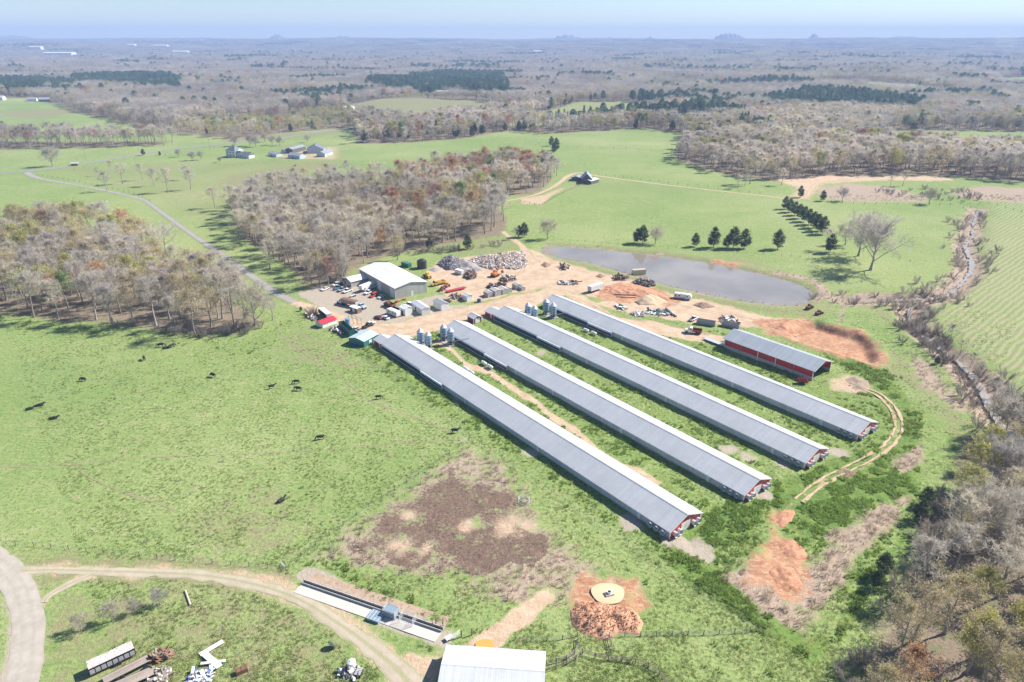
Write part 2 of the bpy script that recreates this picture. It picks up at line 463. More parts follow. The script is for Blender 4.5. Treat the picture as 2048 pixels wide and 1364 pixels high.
cl('dirt', .5, 2.4, (34, 1142), (110, 1140), (200, 1143), (330, 1146), (430, 1154), (520, 1172))
cl('dirt', .5, 1.8, (88, 1205), (100, 1190), (140, 1168), (185, 1150))
cl('pale', .8, 3.3, (-60, 1090), (-10, 1120), (22, 1150), (45, 1190), (56, 1250), (52, 1320), (35, 1400), (10, 1480))
cl('dirt', .37, 1.8, (1700, 768), (1745, 783), (1782, 812), (1797, 845), (1788, 878), (1755, 908), (1700, 935), (1650, 962), (1605, 995), (1580, 1022))
# farms further off
cp('dirt', .9, 8, (1540, 356), (1640, 350), (1900, 352), (1900, 362), (1760, 360), (1650, 368), (1620, 400), (1590, 395), (1600, 375))
cp('straw', .85, 6, (1640, 376), (1700, 366), (1780, 372), (1850, 395), (1840, 404), (1700, 402), (1640, 395))
cp('straw', .8, 8, (1880, 385), (1960, 370), (2100, 378), (2100, 410), (1960, 400))
cp('dirt', .55, 6, (560, 300), (680, 292), (680, 318), (560, 322))
cp('tan', .8, 5, (430, 278), (560, 270), (700, 262), (700, 268), (560, 280), (440, 288))
cp('dirt', .7, 4, (1040, 395), (1090, 388), (1150, 372), (1100, 398), (1080, 412), (1040, 408))
for w in WOODS: COVER.append(('p', 'litter', .9, 6, w))

# ------------------------------------------------------------------ the ground sheet
def axis(lo, hi, step, g, far):
    mid = np.arange(lo, hi + step * .5, step)
    a = [mid[-1]]; s = step
    while a[-1] < far: s *= g; a.append(a[-1] + s)
    b = [mid[0]]; s = step
    while b[-1] > -far * (1 if lo < 0 else 0.02): s *= g; b.append(b[-1] - s)
    return np.concatenate([b[:0:-1], mid, a[1:]])
gx = axis(-105, 150, 0.8, 1.032, 11300)
gy = axis(92, 290, 0.8, 1.032, 11300)
GXX, GYY = np.meshgrid(gx, gy)
X = GXX.ravel(); Y = GYY.ravel()
cov = {c: np.zeros(X.shape) for c in CH}
wamp = np.clip(np.hypot(X, Y) / 90, 1.2, 12)       # ragged outlines
WX = X + wamp * (fbm(X / (wamp * 3.2), Y / (wamp * 3.2), 201, 3)); WY = Y + wamp * (fbm(X / (wamp * 3.2), Y / (wamp * 3.2), 301, 3))
for k, ch, val, soft, shp in COVER:
    q = shp.reshape(-1, 2)
    ext = soft * 3 + 2
    b = np.nonzero((X > q[:, 0].min() - ext) & (X < q[:, 0].max() + ext) & (Y > q[:, 1].min() - ext) & (Y < q[:, 1].max() + ext))[0]
    if not len(b): continue
    bx, by = WX[b], WY[b]
    if k == 'p': w = sstep(-soft, soft, poly_sd(bx, by, q))
    elif k == 'l': w = sstep(soft * 1.5, soft * .5, line_d(bx, by, q))
    else: w = np.exp(-((bx - q[0, 0]) ** 2 + (by - q[0, 1]) ** 2) / soft ** 2)
    if val > 0: cov[ch][b] = np.maximum(cov[ch][b], val * w)
    else: cov[ch][b] = np.maximum(0, cov[ch][b] + val * w)
rr = np.hypot(X, Y)
far = rr > 450
cov['litter'][far] = np.maximum(cov['litter'][far], sstep(-8, 8, forest_sd(X[far], Y[far])) * 0.95 * ~open_land(X[far], Y[far]))
cov['tan'][far] = np.maximum(cov['tan'][far], .75 * (open_land(X[far], Y[far]) & (fbm(X[far] / 700, Y[far] / 500, 71, 1) > -.15)))
Z = hz(X, Y)
nr = rr < 420
rough = np.zeros(X.shape)
rough[nr] = (cov['lush'] * 0.22 + cov['straw'] * 0.10 + cov['mud'] * 0.12 + cov['clay'] * 0.16 + 0.05)[nr]
Z += rough * (RNG.random(X.shape) - 0.45) + rough * 1.2 * fbm(X / 2.6, Y / 2.6, 31, 2)
nx, ny = len(gx), len(gy)
idx = np.arange(nx * ny).reshape(ny, nx)
F = np.stack([idx[:-1, :-1], idx[:-1, 1:], idx[1:, 1:], idx[1:, :-1]], -1).reshape(-1, 4)
gme = np_mesh('ground', np.stack([X, Y, Z], 1), F, smooth=True)
for nm, chs in (('cover_a', CH[0:4]), ('cover_b', CH[4:8]), ('cover_c', ['rows', 'rows', 'rows', 'rows'])):
    at = gme.attributes.new(nm, 'FLOAT_COLOR', 'POINT')
    at.data.foreach_set('color', np.stack([np.clip(cov[c], 0, 1) for c in chs], 1).astype(np.float32).ravel())
ground = bpy.data.objects.new('ground', gme)
link(ground); tag(ground, 'green pasture land with bare soil patches rolling away to the horizon', 'ground', kind='structure')

def ground_material():
    m = bpy.data.materials.new('ground cover'); N, L = nodes_of(m)
    b = N['Principled BSDF']; b.inputs['Roughness'].default_value = 0.95; b.inputs['Specular IOR Level'].default_value = 0.08
    pos = N.new('ShaderNodeNewGeometry').outputs['Position']
    def noise(scale, det=4, rough=.55, stretch=None):
        n = N.new('ShaderNodeTexNoise'); n.inputs['Scale'].default_value = scale; n.inputs['Detail'].default_value = det; n.inputs['Roughness'].default_value = rough
        if stretch:
            mp = N.new('ShaderNodeMapping'); mp.inputs['Rotation'].default_value = (0, 0, stretch[0]); mp.inputs['Scale'].default_value = (1, stretch[1], 1)
            L.new(pos, mp.inputs[0]); L.new(mp.outputs[0], n.inputs['Vector'])
        else: L.new(pos, n.inputs['Vector'])
        return n.outputs[0]
    def mth(op, a, c, cl=False):
        q = N.new('ShaderNodeMath'); q.operation = op; q.use_clamp = cl
        for i, s in enumerate((a, c)):
            if isinstance(s, (int, float)): q.inputs[i].default_value = s
            else: L.new(s, q.inputs[i])
        return q.outputs[0]
    def mix(f, a, c):
        q = N.new('ShaderNodeMix'); q.data_type = 'RGBA'
        if isinstance(f, (int, float)): q.inputs[0].default_value = f
        else: L.new(f, q.inputs[0])
        for i, s in ((6, a), (7, c)):
            if isinstance(s, tuple): q.inputs[i].default_value = (*s, 1)
            else: L.new(s, q.inputs[i])
        return q.outputs[2]
    def rng(s, lo, hi, a=0., c=1.):
        q = N.new('ShaderNodeMapRange'); q.inputs[1].default_value = lo; q.inputs[2].default_value = hi; q.inputs[3].default_value = a; q.inputs[4].default_value = c
        L.new(s, q.inputs[0]); return q.outputs[0]
    nf = noise(1.1, 3, .75); nm = noise(.2, 4, .65); nl = noise(.02, 3, .6); nb = noise(.45, 3, .7, (R(25), 2.0)); nx_ = noise(3.2, 1, .7)
    edge = mth('ADD', mth('MULTIPLY', rng(nm, .28, .72), .55), mth('MULTIPLY', rng(nf, .25, .75), .45))
    def chan(name):
        a = N.new('ShaderNodeAttribute'); a.attribute_name = name
        s = N.new('ShaderNodeSeparateColor'); L.new(a.outputs['Color'], s.inputs[0])
        return s.outputs[0], s.outputs[1], s.outputs[2], a.outputs['Alpha']
    lush, tan, dirt, mud = chan('cover_a'); pale, straw, litter, clay = chan('cover_b'); rows = chan('cover_c')[0]
    def fac(msk, k=3.2, amp=1.5, e=None):
        v = mth('MULTIPLY', mth('SUBTRACT', edge, .5), amp * .95)
        return mth('ADD', mth('MULTIPLY', mth('SUBTRACT', mth('ADD', msk, v), .5), k), .5, True)
    # pasture
    g = mix(rng(nb, .36, .64), GREEN_A, GREEN_B)
    g = mix(rng(nl, .38, .62), g, mix(rng(nf, .35, .65), GREEN_C, GREEN_B))
    g = mix(rng(mth('ADD', mth('MULTIPLY', nm, .6), mth('MULTIPLY', nx_, .4)), .52, .68, 0, .75), g, GREEN_DRY)
    nv = noise(.0065, 4, .6); g = mix(rng(nv, .50, .68, 0, .55), g, mix(rng(nf, .35, .65), GREEN_DRY, GREEN_C)); g = mix(rng(nv, .48, .32, 0, .45), g, GREEN_B)
    g = mix(rng(nf, .52, .66, 0, .75), g, GREEN_D)
    # weeds, dry grass
    lu = mix(rng(nf, .38, .62), LUSH_A, LUSH_B); lu = mix(rng(nm, .45, .62, 0, .6), lu, LUSH_C); lu = mix(rng(nx_, .55, .7, 0, .6), lu, LUSH_D)
    g = mix(fac(lush, 2.4, 1.3), g, lu)
    ta = mix(rng(nf, .35, .65), TAN_A, TAN_B)
    g = mix(fac(tan, 2.2, 1.7), g, ta)
    # crop rows
    wv = N.new('ShaderNodeTexWave'); wv.inputs['Scale'].default_value = .115; wv.inputs['Distortion'].default_value = 4.5; wv.inputs['Detail'].default_value = 3; wv.inputs['Detail Scale'].default_value = .6
    mp = N.new('ShaderNodeMapping'); mp.inputs['Rotation'].default_value = (0, 0, R(48)); L.new(pos, mp.inputs[0]); L.new(mp.outputs[0], wv.inputs['Vector'])
    rw = mth('MULTIPLY', rows, rng(mth('ADD', mth('MULTIPLY', wv.outputs['Fac'], .6), mth('MULTIPLY', edge, .6)), .5, .8), True)
    g = mix(mth('MULTIPLY', rw, .75), g, TAN_C)
    # leaf litter, straw, soils
    li = mix(rng(nf, .35, .65), LIT_A, LIT_B); li = mix(rng(nm, .5, .66, 0, .5), li, GREEN_D)
    g = mix(fac(litter, 2.6, 1.2), g, li)
    st = mix(rng(nf, .36, .64), STR_A, STR_B); st = mix(rng(nx_, .52, .68, 0, .7), st, STR_C)
    g = mix(fac(straw, 2.6, 1.5), g, st)
    mu = mix(rng(nf, .36, .62), MUD_A, MUD_B); mu = mix(rng(nx_, .52, .66, 0, .6), mu, MUD_C)
    g = mix(fac(mud, 2.4, 1.5), g, mu)
    di = mix(rng(nm, .4, .62), DIRT_A, DIRT_B); di = mix(rng(nb, .5, .68, 0, .6), di, DIRT_C)
    g = mix(fac(dirt, 3.0, 1.25), g, di)
    cy = mix(rng(nm, .4, .6), CLAY_A, CLAY_B); cy = mix(rng(nb, .48, .64, 0, .65), cy, DIRT_A)
    g = mix(fac(clay, 3.0, 1.3), g, cy)
    pa = mix(rng(nf, .35, .65), PALE_A, PALE_B)
    g = mix(fac(pale, 3.2, 1.1), g, pa)
    L.new(g, b.inputs['Base Color'])
    bp = N.new('ShaderNodeBump'); bp.inputs['Strength'].default_value = .85; bp.inputs['Distance'].default_value = .35
    L.new(mth('ADD', mth('MULTIPLY', nf, .7), mth('MULTIPLY', nx_, .3)), bp.inputs['Height']); L.new(bp.outputs[0], b.inputs['Normal'])
    return m
GREEN_A = (.265, .325, .112); GREEN_B = (.150, .225, .065); GREEN_C = (.320, .355, .145); GREEN_D = (.080, .135, .038); GREEN_DRY = (.400, .380, .205)
LUSH_A = (.150, .235, .048); LUSH_B = (.090, .160, .036); LUSH_C = (.215, .265, .062); LUSH_D = (.190, .230, .120)
TAN_A = (.270, .250, .130); TAN_B = (.200, .200, .100); TAN_C = (.340, .330, .190)
LIT_A = (.270, .205, .150); LIT_B = (.175, .140, .102)
STR_A = (.430, .340, .265); STR_B = (.330, .245, .185); STR_C = (.210, .155, .120)
MUD_A = (.190, .130, .095); MUD_B = (.105, .072, .056); MUD_C = (.300, .215, .160)
DIRT_A = (.520, .390, .275); DIRT_B = (.430, .300, .200); DIRT_C = (.570, .450, .335)
CLAY_A = (.470, .250, .145); CLAY_B = (.340, .165, .092)
PALE_A = (.400, .345, .275); PALE_B = (.340, .285, .225)
gme.materials.append(ground_material())

# ------------------------------------------------------------------ water
def water_mat(name, col, rough=.06, murk=.0):
    m = bpy.data.materials.new(name); N, L = nodes_of(m); b = N['Principled BSDF']
    b.inputs['Base Color'].default_value = (*col, 1); b.inputs['Roughness'].default_value = rough; b.inputs['Specular IOR Level'].default_value = 1.0 - murk
    n = N.new('ShaderNodeTexNoise'); n.inputs['Scale'].default_value = .7; n.inputs['Detail'].default_value = 3
    pos = N.new('ShaderNodeNewGeometry').outputs['Position']; L.new(pos, n.inputs['Vector'])
    n2 = N.new('ShaderNodeTexNoise'); n2.inputs['Scale'].default_value = .035; n2.inputs['Detail'].default_value = 4; L.new(pos, n2.inputs['Vector'])
    r2 = N.new('ShaderNodeMapRange'); r2.inputs[1].default_value = .35; r2.inputs[2].default_value = .65; r2.inputs[3].default_value = .8; r2.inputs[4].default_value = 1.12; L.new(n2.outputs[0], r2.inputs[0])
    hs = N.new('ShaderNodeHueSaturation'); hs.inputs['Color'].default_value = (*col, 1); L.new(r2.outputs[0], hs.inputs['Value']); L.new(hs.outputs[0], b.inputs['Base Color'])
    bp = N.new('ShaderNodeBump'); bp.inputs['Strength'].default_value = .008; bp.inputs['Distance'].default_value = .05
    L.new(n.outputs[0], bp.inputs['Height']); L.new(bp.outputs[0], b.inputs['Normal'])
    return m
def flat_poly(name, pts, z, material, label, cat, kind='structure'):
    me = bpy.data.meshes.new(name); me.from_pydata([(p[0], p[1], z) for p in pts], [], [tuple(range(len(pts)))]); me.update()
    me.materials.append(material)
    o = bpy.data.objects.new(name, me); link(o); tag(o, label, cat, kind=kind); return o
pond_in = POND + 0
cpt = POND.mean(0)
flat_poly('pond_water', cpt + (POND - cpt) * 1.03, -.55, water_mat('pond water', (.275, .235, .185), .03), 'still grey pond with cedar reflections beside the dirt yard', 'pond')

def ribbon(name, pts, width, material, label, cat, up=.05, jit=.15, step=2.0, kind='structure', fixed=None, nseg=3, smoothz=False):
    c = spline(pts, step); n = len(c)
    t = np.gradient(c, axis=0); t /= np.linalg.norm(t, axis=1)[:, None] + 1e-9
    nn = np.stack([-t[:, 1], t[:, 0]], 1)
    w = np.broadcast_to(np.asarray(width, float), (n,)) if np.ndim(width) == 0 else np.interp(np.linspace(0, 1, n), np.linspace(0, 1, len(width)), width)
    V = []; U = []
    s = np.concatenate([[0], np.cumsum(np.hypot(*np.diff(c, axis=0).T))])
    for k in range(nseg + 1):
        f = k / nseg - .5
        e = (jit * (RNG.random(n) - .5) * 2 + jit * 1.5 * vnoise(s / 3, s * 0 + k, 77)) if k in (0, nseg) else 0
        q = c + nn * (f * w + e)[:, None] if np.ndim(e) else c + nn * (f * w)[:, None]
        z = hz(q[:, 0], q[:, 1]) + up + (.02 if 0 < k < nseg else -.03) if fixed is None else np.full(n, fixed)
        V.append(np.column_stack([q, z])); U.append(np.column_stack([np.full(n, f + .5), s]))
    V = np.concatenate(V); U = np.concatenate(U)
    F = []
    i = np.arange(n - 1)
    for k in range(nseg): F.append(np.stack([k * n + i, k * n + i + 1, (k + 1) * n + i + 1, (k + 1) * n + i], 1)[:, ::-1])
    F = np.concatenate(F)
    me = np_mesh(name, V, F, smooth=True)
    uv = me.uv_layers.new(name='UVMap'); li = np.empty(len(me.loops), np.int32); me.loops.foreach_get('vertex_index', li)
    uv.data.foreach_set('uv', U[li].astype(np.float32).ravel())
    me.materials.append(material)
    o = bpy.data.objects.new(name, me); link(o); tag(o, label, cat, kind=kind); return o
def road_mat(name, ca, cb_, cc, rut=.5, nrut=2):
    m = bpy.data.materials.new(name); N, L = nodes_of(m); b = N['Principled BSDF']; b.inputs['Roughness'].default_value = .95; b.inputs['Specular IOR Level'].default_value = .1
    pos = N.new('ShaderNodeNewGeometry').outputs['Position']
    def nz(s, d=5):
        n = N.new('ShaderNodeTexNoise'); n.inputs['Scale'].default_value = s; n.inputs['Detail'].default_value = d; n.inputs['Roughness'].default_value = .65; L.new(pos, n.inputs['Vector']); return n.outputs[0]
    n1 = nz(.35); n2 = nz(2.2)
    mx = N.new('ShaderNodeMix'); mx.data_type = 'RGBA'; mx.inputs[6].default_value = (*ca, 1); mx.inputs[7].default_value = (*cb_, 1)
    r = N.new('ShaderNodeMapRange'); r.inputs[1].default_value = .4; r.inputs[2].default_value = .62; L.new(n1, r.inputs[0]); L.new(r.outputs[0], mx.inputs[0])
    uv = N.new('ShaderNodeUVMap'); sp = N.new('ShaderNodeSeparateXYZ'); L.new(uv.outputs[0], sp.inputs[0])
    a = N.new('ShaderNodeMath'); a.operation = 'MULTIPLY'; a.inputs[1].default_value = 2 * PI * nrut; L.new(sp.outputs[0], a.inputs[0])
    c = N.new('ShaderNodeMath'); c.operation = 'COSINE'; L.new(a.outputs[0], c.inputs[0])
    ad = N.new('ShaderNodeMath'); ad.operation = 'ADD'; L.new(c.outputs[0], ad.inputs[0])
    k = N.new('ShaderNodeMath'); k.operation = 'MULTIPLY'; k.inputs[1].default_value = 3.4; L.new(n2, k.inputs[0]); L.new(k.outputs[0], ad.inputs[1])
    r2 = N.new('ShaderNodeMapRange'); r2.inputs[1].default_value = 1.5; r2.inputs[2].default_value = 2.6; r2.inputs[4].default_value = rut; L.new(ad.outputs[0], r2.inputs[0])
    m2 = N.new('ShaderNodeMix'); m2.data_type = 'RGBA'; L.new(r2.outputs[0], m2.inputs[0]); L.new(mx.outputs[2], m2.inputs[6]); m2.inputs[7].default_value = (*cc, 1)
    L.new(m2.outputs[2], b.inputs['Base Color'])
    bp = N.new('ShaderNodeBump'); bp.inputs['Strength'].default_value = .5; bp.inputs['Distance'].default_value = .08; L.new(n2, bp.inputs['Height']); L.new(bp.outputs[0], b.inputs['Normal'])
    return m
MW = water_mat('creek water', (.33, .29, .24), .3, .3)
ribbon('creek_water', CREEK, [1.2, 1.8, 1.3, 2.2, 1.8, 1.6, 2.0, 2.4, 2.8], MW, 'shallow pale creek winding between dead brown banks', 'creek', fixed=-1.05, jit=.5, nseg=2)
ribbon('ditch_water', CREEK2, [.8, 1.4, 2.2], MW, 'narrow ditch of water joining the creek', 'ditch', fixed=-.9, jit=.3, nseg=2)
M_ASPH = road_mat('worn asphalt', (.30, .285, .275), (.25, .24, .235), (.20, .19, .18), .5)
M_LANE = road_mat('grey gravel lane', (.33, .305, .28), (.28, .26, .235), (.20, .22, .12), .75, 1)
M_DIRT = road_mat('orange dirt road', DIRT_A, DIRT_B, (.30, .27, .14), .45, 1)
M_DRV = road_mat('grey tan drive', (.44, .37, .29), (.38, .32, .24), (.27, .28, .13), .7, 2)
M_PALE = road_mat('pale gravel road', (.42, .375, .32), (.36, .32, .27), (.32, .28, .22), .3, 3)
M_PATH = road_mat('cow path', (.30, .25, .16), (.24, .21, .13), (.18, .2, .08), .5, 1)
ribbon('paved_road', P((-300, 385), (0, 347), (60, 342), (135, 333), (250, 314), (330, 301), (420, 291), (500, 283), (560, 277), (640, 266), (705, 256), (760, 249)), 7, M_ASPH,
       'grey paved country road passing the white farmhouse', 'road', up=.16, jit=.1, step=8)
ribbon('farm_lane', P((52, 345), (75, 356), (130, 366), (200, 379), (278, 397), (300, 408), (330, 430), (380, 466), (430, 500), (470, 528), (510, 556), (545, 582), (590, 605)), [8, 5, 4.6, 4.6, 4.4, 4.6, 6], M_LANE,
       'grey gravel farm lane with grass strip running between two woods', 'lane', up=.10, jit=.2, step=4)
ribbon('dirt_road', P((590, 605), (630, 618), (680, 636), (740, 655), (800, 664), (860, 652)), [6, 7.5, 8, 9, 9, 7], M_DIRT, 'tan dirt road entering the poultry farm yard', 'road', up=.07, jit=.35)
ribbon('field_road', P((985, 406), (1030, 399), (1075, 388), (1110, 372), (1135, 353), (1160, 346), (1195, 352), (1300, 366), (1400, 378), (1530, 392), (1580, 398), (1610, 396), (1622, 380), (1640, 366), (1700, 358)), [3, 3.2, 4.2, 5, 4, 3.4, 3.2, 3.2, 3.5, 4.5, 5], M_DIRT,
       'thin tan dirt road crossing green fields past the grey barn', 'road', up=.12, jit=.25, step=5)
ribbon('pond_track', P((1005, 463), (1022, 476), (1042, 490), (1052, 506), (1064, 525)), [3.2, 3.5, 4.5, 6, 9], M_DIRT, 'orange dirt track dropping from the wood to the rubble yard', 'track', up=.07, jit=.3)
ribbon('gravel_road', P((-60, 1090), (-10, 1120), (22, 1150), (45, 1190), (56, 1250), (52, 1320), (35, 1400), (10, 1480)), [7, 6.5, 6, 6, 6, 6.2, 6.5], M_PALE,
       'pale gravel road curving below the cattle pasture fence', 'road', up=.07, jit=.12, nseg=5)
ribbon('dirt_lane', P((34, 1142), (110, 1140), (200, 1143), (330, 1146), (430, 1154), (520, 1172), (600, 1200), (670, 1243), (730, 1285), (790, 1335), (830, 1380)), [2.6, 2.6, 3.2, 3.3, 3.2, 3.4, 3.6, 4.2, 6], M_DRV,
       'tan rutted lane leading along the concrete feed bunk', 'lane', up=.06, jit=.35, nseg=5)
ribbon('dirt_spur', P((88, 1205), (100, 1190), (140, 1168), (185, 1150)), [1.5, 1.8, 2.4, 2.4], M_DRV, 'short tan spur joining the gravel road and rutted lane', 'track', up=.075, jit=.25)
for k, off in enumerate((-1.05, 1.05)):
    c = spline(P((1700, 768), (1745, 783), (1782, 812), (1797, 845), (1788, 878), (1755, 908), (1700, 935), (1650, 962), (1605, 995), (1580, 1022)), 2)
    t = np.gradient(c, axis=0); t /= np.linalg.norm(t, axis=1)[:, None]
    ribbon('wheel_rut', c[::4] + np.stack([-t[::4, 1], t[::4, 0]], 1) * off, .85, M_DIRT, 'pair of bare wheel ruts looping round the ends of the poultry houses', 'track', up=.22, jit=.2, nseg=2)
for nm, pts, lb in (('cow_path', ((-40, 935), (120, 930), (300, 915), (480, 908), (640, 900), (780, 888), (925, 878)), 'long thin cow path crossing the pasture to the fence corner'),
                    ('cow_path', ((150, 935), (180, 955), (230, 978), (290, 998), (350, 1020)), 'curved cow path forking down into the pasture'),
                    ('cow_path', ((545, 645), (575, 680), (620, 715), (680, 755), (740, 800), (830, 835), (905, 868)), 'bent cow path from the wood corner towards the poultry fence')):
    ribbon(nm, P(*pts), .55, M_PATH, lb, 'path', up=.05, jit=.12, nseg=2)

M_TYRE = road_mat('tyre worn soil', (.40, .285, .195), (.35, .24, .16), (.50, .38, .27), .6, 1)
for k, pts in enumerate((((640, 628), (740, 652), (840, 652), (960, 618), (1090, 585)), ((660, 630), (760, 642), (880, 622), (1000, 600), (1100, 570)), ((900, 590), (980, 570), (1040, 545), (1060, 520)), ((1100, 545), (1000, 565), (930, 572), (880, 560)), ((1120, 585), (1230, 630), (1330, 648), (1430, 672)), ((1440, 640), (1540, 650), (1640, 680), (1720, 712)), ((1330, 605), (1430, 625), (1520, 640)))):
    c = spline(P(*pts), 2); tn = np.gradient(c, axis=0); tn /= np.linalg.norm(tn, axis=1)[:, None]
    for off in (-.95, .95): ribbon('tyre_track', c[::4] + np.stack([-tn[::4, 1], tn[::4, 0]], 1) * off, .5, M_TYRE, 'faint tyre tracks pressed into the bare dirt of the yard', 'track', up=.05, jit=.14, nseg=2)
# ================================================================== trees
def rot_about(v, k, a):
    return v * math.cos(a) + np.cross(k, v) * math.sin(a) + k * np.dot(k, v) * (1 - math.cos(a))

class Acc:
    """numpy-friendly triangle/quad collector (everything stored as triangles)"""
    def __init__(self): self.V = []; self.T = []; self.n = 0
    def add(self, v, t):
        self.V.append(np.asarray(v, float).reshape(-1, 3)); self.T.append(np.asarray(t, int).reshape(-1, 3) + self.n); self.n += len(self.V[-1])
    def tube(self, pts, rad, n):
        pts = np.asarray(pts, float); m = len(pts)
        d = np.gradient(pts, axis=0); d /= np.linalg.norm(d, axis=1)[:, None] + 1e-9
        ref = np.array([.31, .95, .05]); s = np.cross(d, ref); s /= np.linalg.norm(s, axis=1)[:, None] + 1e-9; t = np.cross(s, d)
        a = np.arange(n) * 2 * PI / n
        v = pts[:, None] + (s[:, None] * np.cos(a)[None, :, None] + t[:, None] * np.sin(a)[None, :, None]) * np.asarray(rad)[:, None, None]
        i = np.arange(m - 1)[:, None] * n; k = np.arange(n)[None]; k2 = (k + 1) % n
        q = np.stack([i + k, i + k2, i + n + k2, i + n + k], -1).reshape(-1, 4)
        self.add(v.reshape(-1, 3), np.concatenate([q[:, [0, 1, 2]], q[:, [0, 2, 3]]]))
    def strips(self, p0, d, ln, w, rng):
        """thin pointed blades from p0 along d"""
        n = len(p0); r = rng.normal(size=(n, 3)); s = np.cross(d, r); s /= np.linalg.norm(s, axis=1)[:, None] + 1e-9
        mid = p0 + d * (ln * .55)[:, None] + r * (ln * .05)[:, None]
        v = np.stack([p0 - s * (w / 2)[:, None], p0 + s * (w / 2)[:, None], mid + s * (w * .35)[:, None], mid - s * (w * .35)[:, None], p0 + d * ln[:, None]], 1).reshape(-1, 3)
        b = np.arange(n)[:, None] * 5
        self.add(v, np.concatenate([b + [0, 1, 2], b + [0, 2, 3], b + [3, 2, 4]], 0))
    def leaves(self, p, size, rng):
        n = len(p); a = rng.normal(size=(n, 3)); a /= np.linalg.norm(a, axis=1)[:, None]
        c = np.cross(a, rng.normal(size=(n, 3))); c /= np.linalg.norm(c, axis=1)[:, None]
        v = np.stack([p - a * size[:, None], p + c * (size * .6)[:, None], p + a * size[:, None], p - c * (size * .6)[:, None]], 1).reshape(-1, 3)
        b = np.arange(n)[:, None] * 4
        self.add(v, np.concatenate([b + [0, 1, 2], b + [0, 2, 3]], 0))
    def mesh(self, name, material, smooth=False):
        me = np_mesh(name, np.concatenate(self.V), np.concatenate(self.T), smooth); me.materials.append(material); return me

def grow(seed, H, CR, base=.32, nl=11, up=.55, n2=6, n3=5, tw=9, tww=.05, twl=1.3, lod=1.0, trunk_r=None, kind='tall'):
    """bare broadleaf skeleton; returns (wood Acc, twig Acc, twig tips)"""
    rg = np.random.default_rng(seed)
    W = Acc(); C = Acc()
    r0 = trunk_r or H * .016
    k = 7; tz = np.linspace(0, 1, k)
    bend = rg.normal(0, H * .022, (k, 2)); bend[0] = 0; bend = np.cumsum(bend, 0) * .55
    top = H * (.80 if kind == 'tall' else .55)
    tp = np.column_stack([bend, tz * top]); tr = r0 * (1 - tz * .82); tr[0] *= 1.35
    W.tube(tp, tr, 6)
    segs = []; tips = []
    def at(pts, t):
        x = t * (len(pts) - 1); i = min(int(x), len(pts) - 2); return pts[i] + (pts[i + 1] - pts[i]) * (x - i)
    az = rg.random() * 6.28
    for i in range(nl):
        t = base + (1 - base) * ((i + rg.random() * .8) / nl)
        s = at(tp, t); az += 2.4 + rg.normal(0, .35)
        prof = math.sin(PI * min(1, max(0.12, (t - base) / (1 - base) * .8 + .28))) if kind == 'tall' else (1.15 - .45 * t)
        L1 = CR * prof * rg.uniform(.85, 1.2) + .8
        el = up + (t - base) * .55 + rg.normal(0, .1)
        d = np.array([math.cos(az) * math.cos(el), math.sin(az) * math.cos(el), math.sin(el)])
        m = 5; p = [s]
        for q in range(m):
            d = d + rg.normal(0, .13, 3) + np.array([0, 0, .07]); d /= np.linalg.norm(d); p.append(p[-1] + d * L1 / m)
        p = np.array(p); rr_ = r0 * (1 - t * .75) * .5 * np.linspace(1, .22, m + 1)
        W.tube(p, rr_, 4)
        for j in range(n2):
            t2 = .28 + .72 * (j + rg.random()) / n2; s2 = at(p, min(t2, .999))
            dd = d * .55 + rg.normal(0, .62, 3) + np.array([0, 0, .25]); dd /= np.linalg.norm(dd)
            L2 = L1 * rg.uniform(.32, .58) * (1.1 - t2 * .35); p2 = [s2]
            for q in range(3): dd = dd + rg.normal(0, .16, 3) + np.array([0, 0, .06]); dd /= np.linalg.norm(dd); p2.append(p2[-1] + dd * L2 / 3)
            p2 = np.array(p2); ra = max(.022, rr_[-1] * .9)
            W.tube(p2, ra * np.linspace(1, .4, 4), 3)
            for l in range(n3):
                t3 = .25 + .75 * (l + rg.random()) / n3; s3 = at(p2, min(t3, .999))
                d3 = dd * .5 + rg.normal(0, .65, 3) + np.array([0, 0, .2]); d3 /= np.linalg.norm(d3)
                segs.append((s3, d3, L2 * rg.uniform(.35, .6) + .4))
    S0 = np.array([s[0] for s in segs]); D = np.array([s[1] for s in segs]); Ln = np.array([s[2] for s in segs])
    wd = tww
    C.strips(S0, D, Ln, np.full(len(S0), wd * 1.3), rg)
    n = int(tw)
    rp = np.repeat(np.arange(len(S0)), n)
    t = rg.uniform(.12, 1.0, len(rp))[:, None]
    p0 = S0[rp] + D[rp] * Ln[rp][:, None] * t
    d = D[rp] * .6 + rg.normal(0, .62, (len(rp), 3)) + np.array([0, 0, .12]); d /= np.linalg.norm(d, axis=1)[:, None]
    ln = twl * rg.uniform(.5, 1.25, len(rp))
    C.strips(p0, d, ln, np.full(len(rp), wd), rg)
    tips = np.concatenate([p0 + d * ln[:, None], p0 + d * (ln * .6)[:, None]])
    return W, C, tips, rg

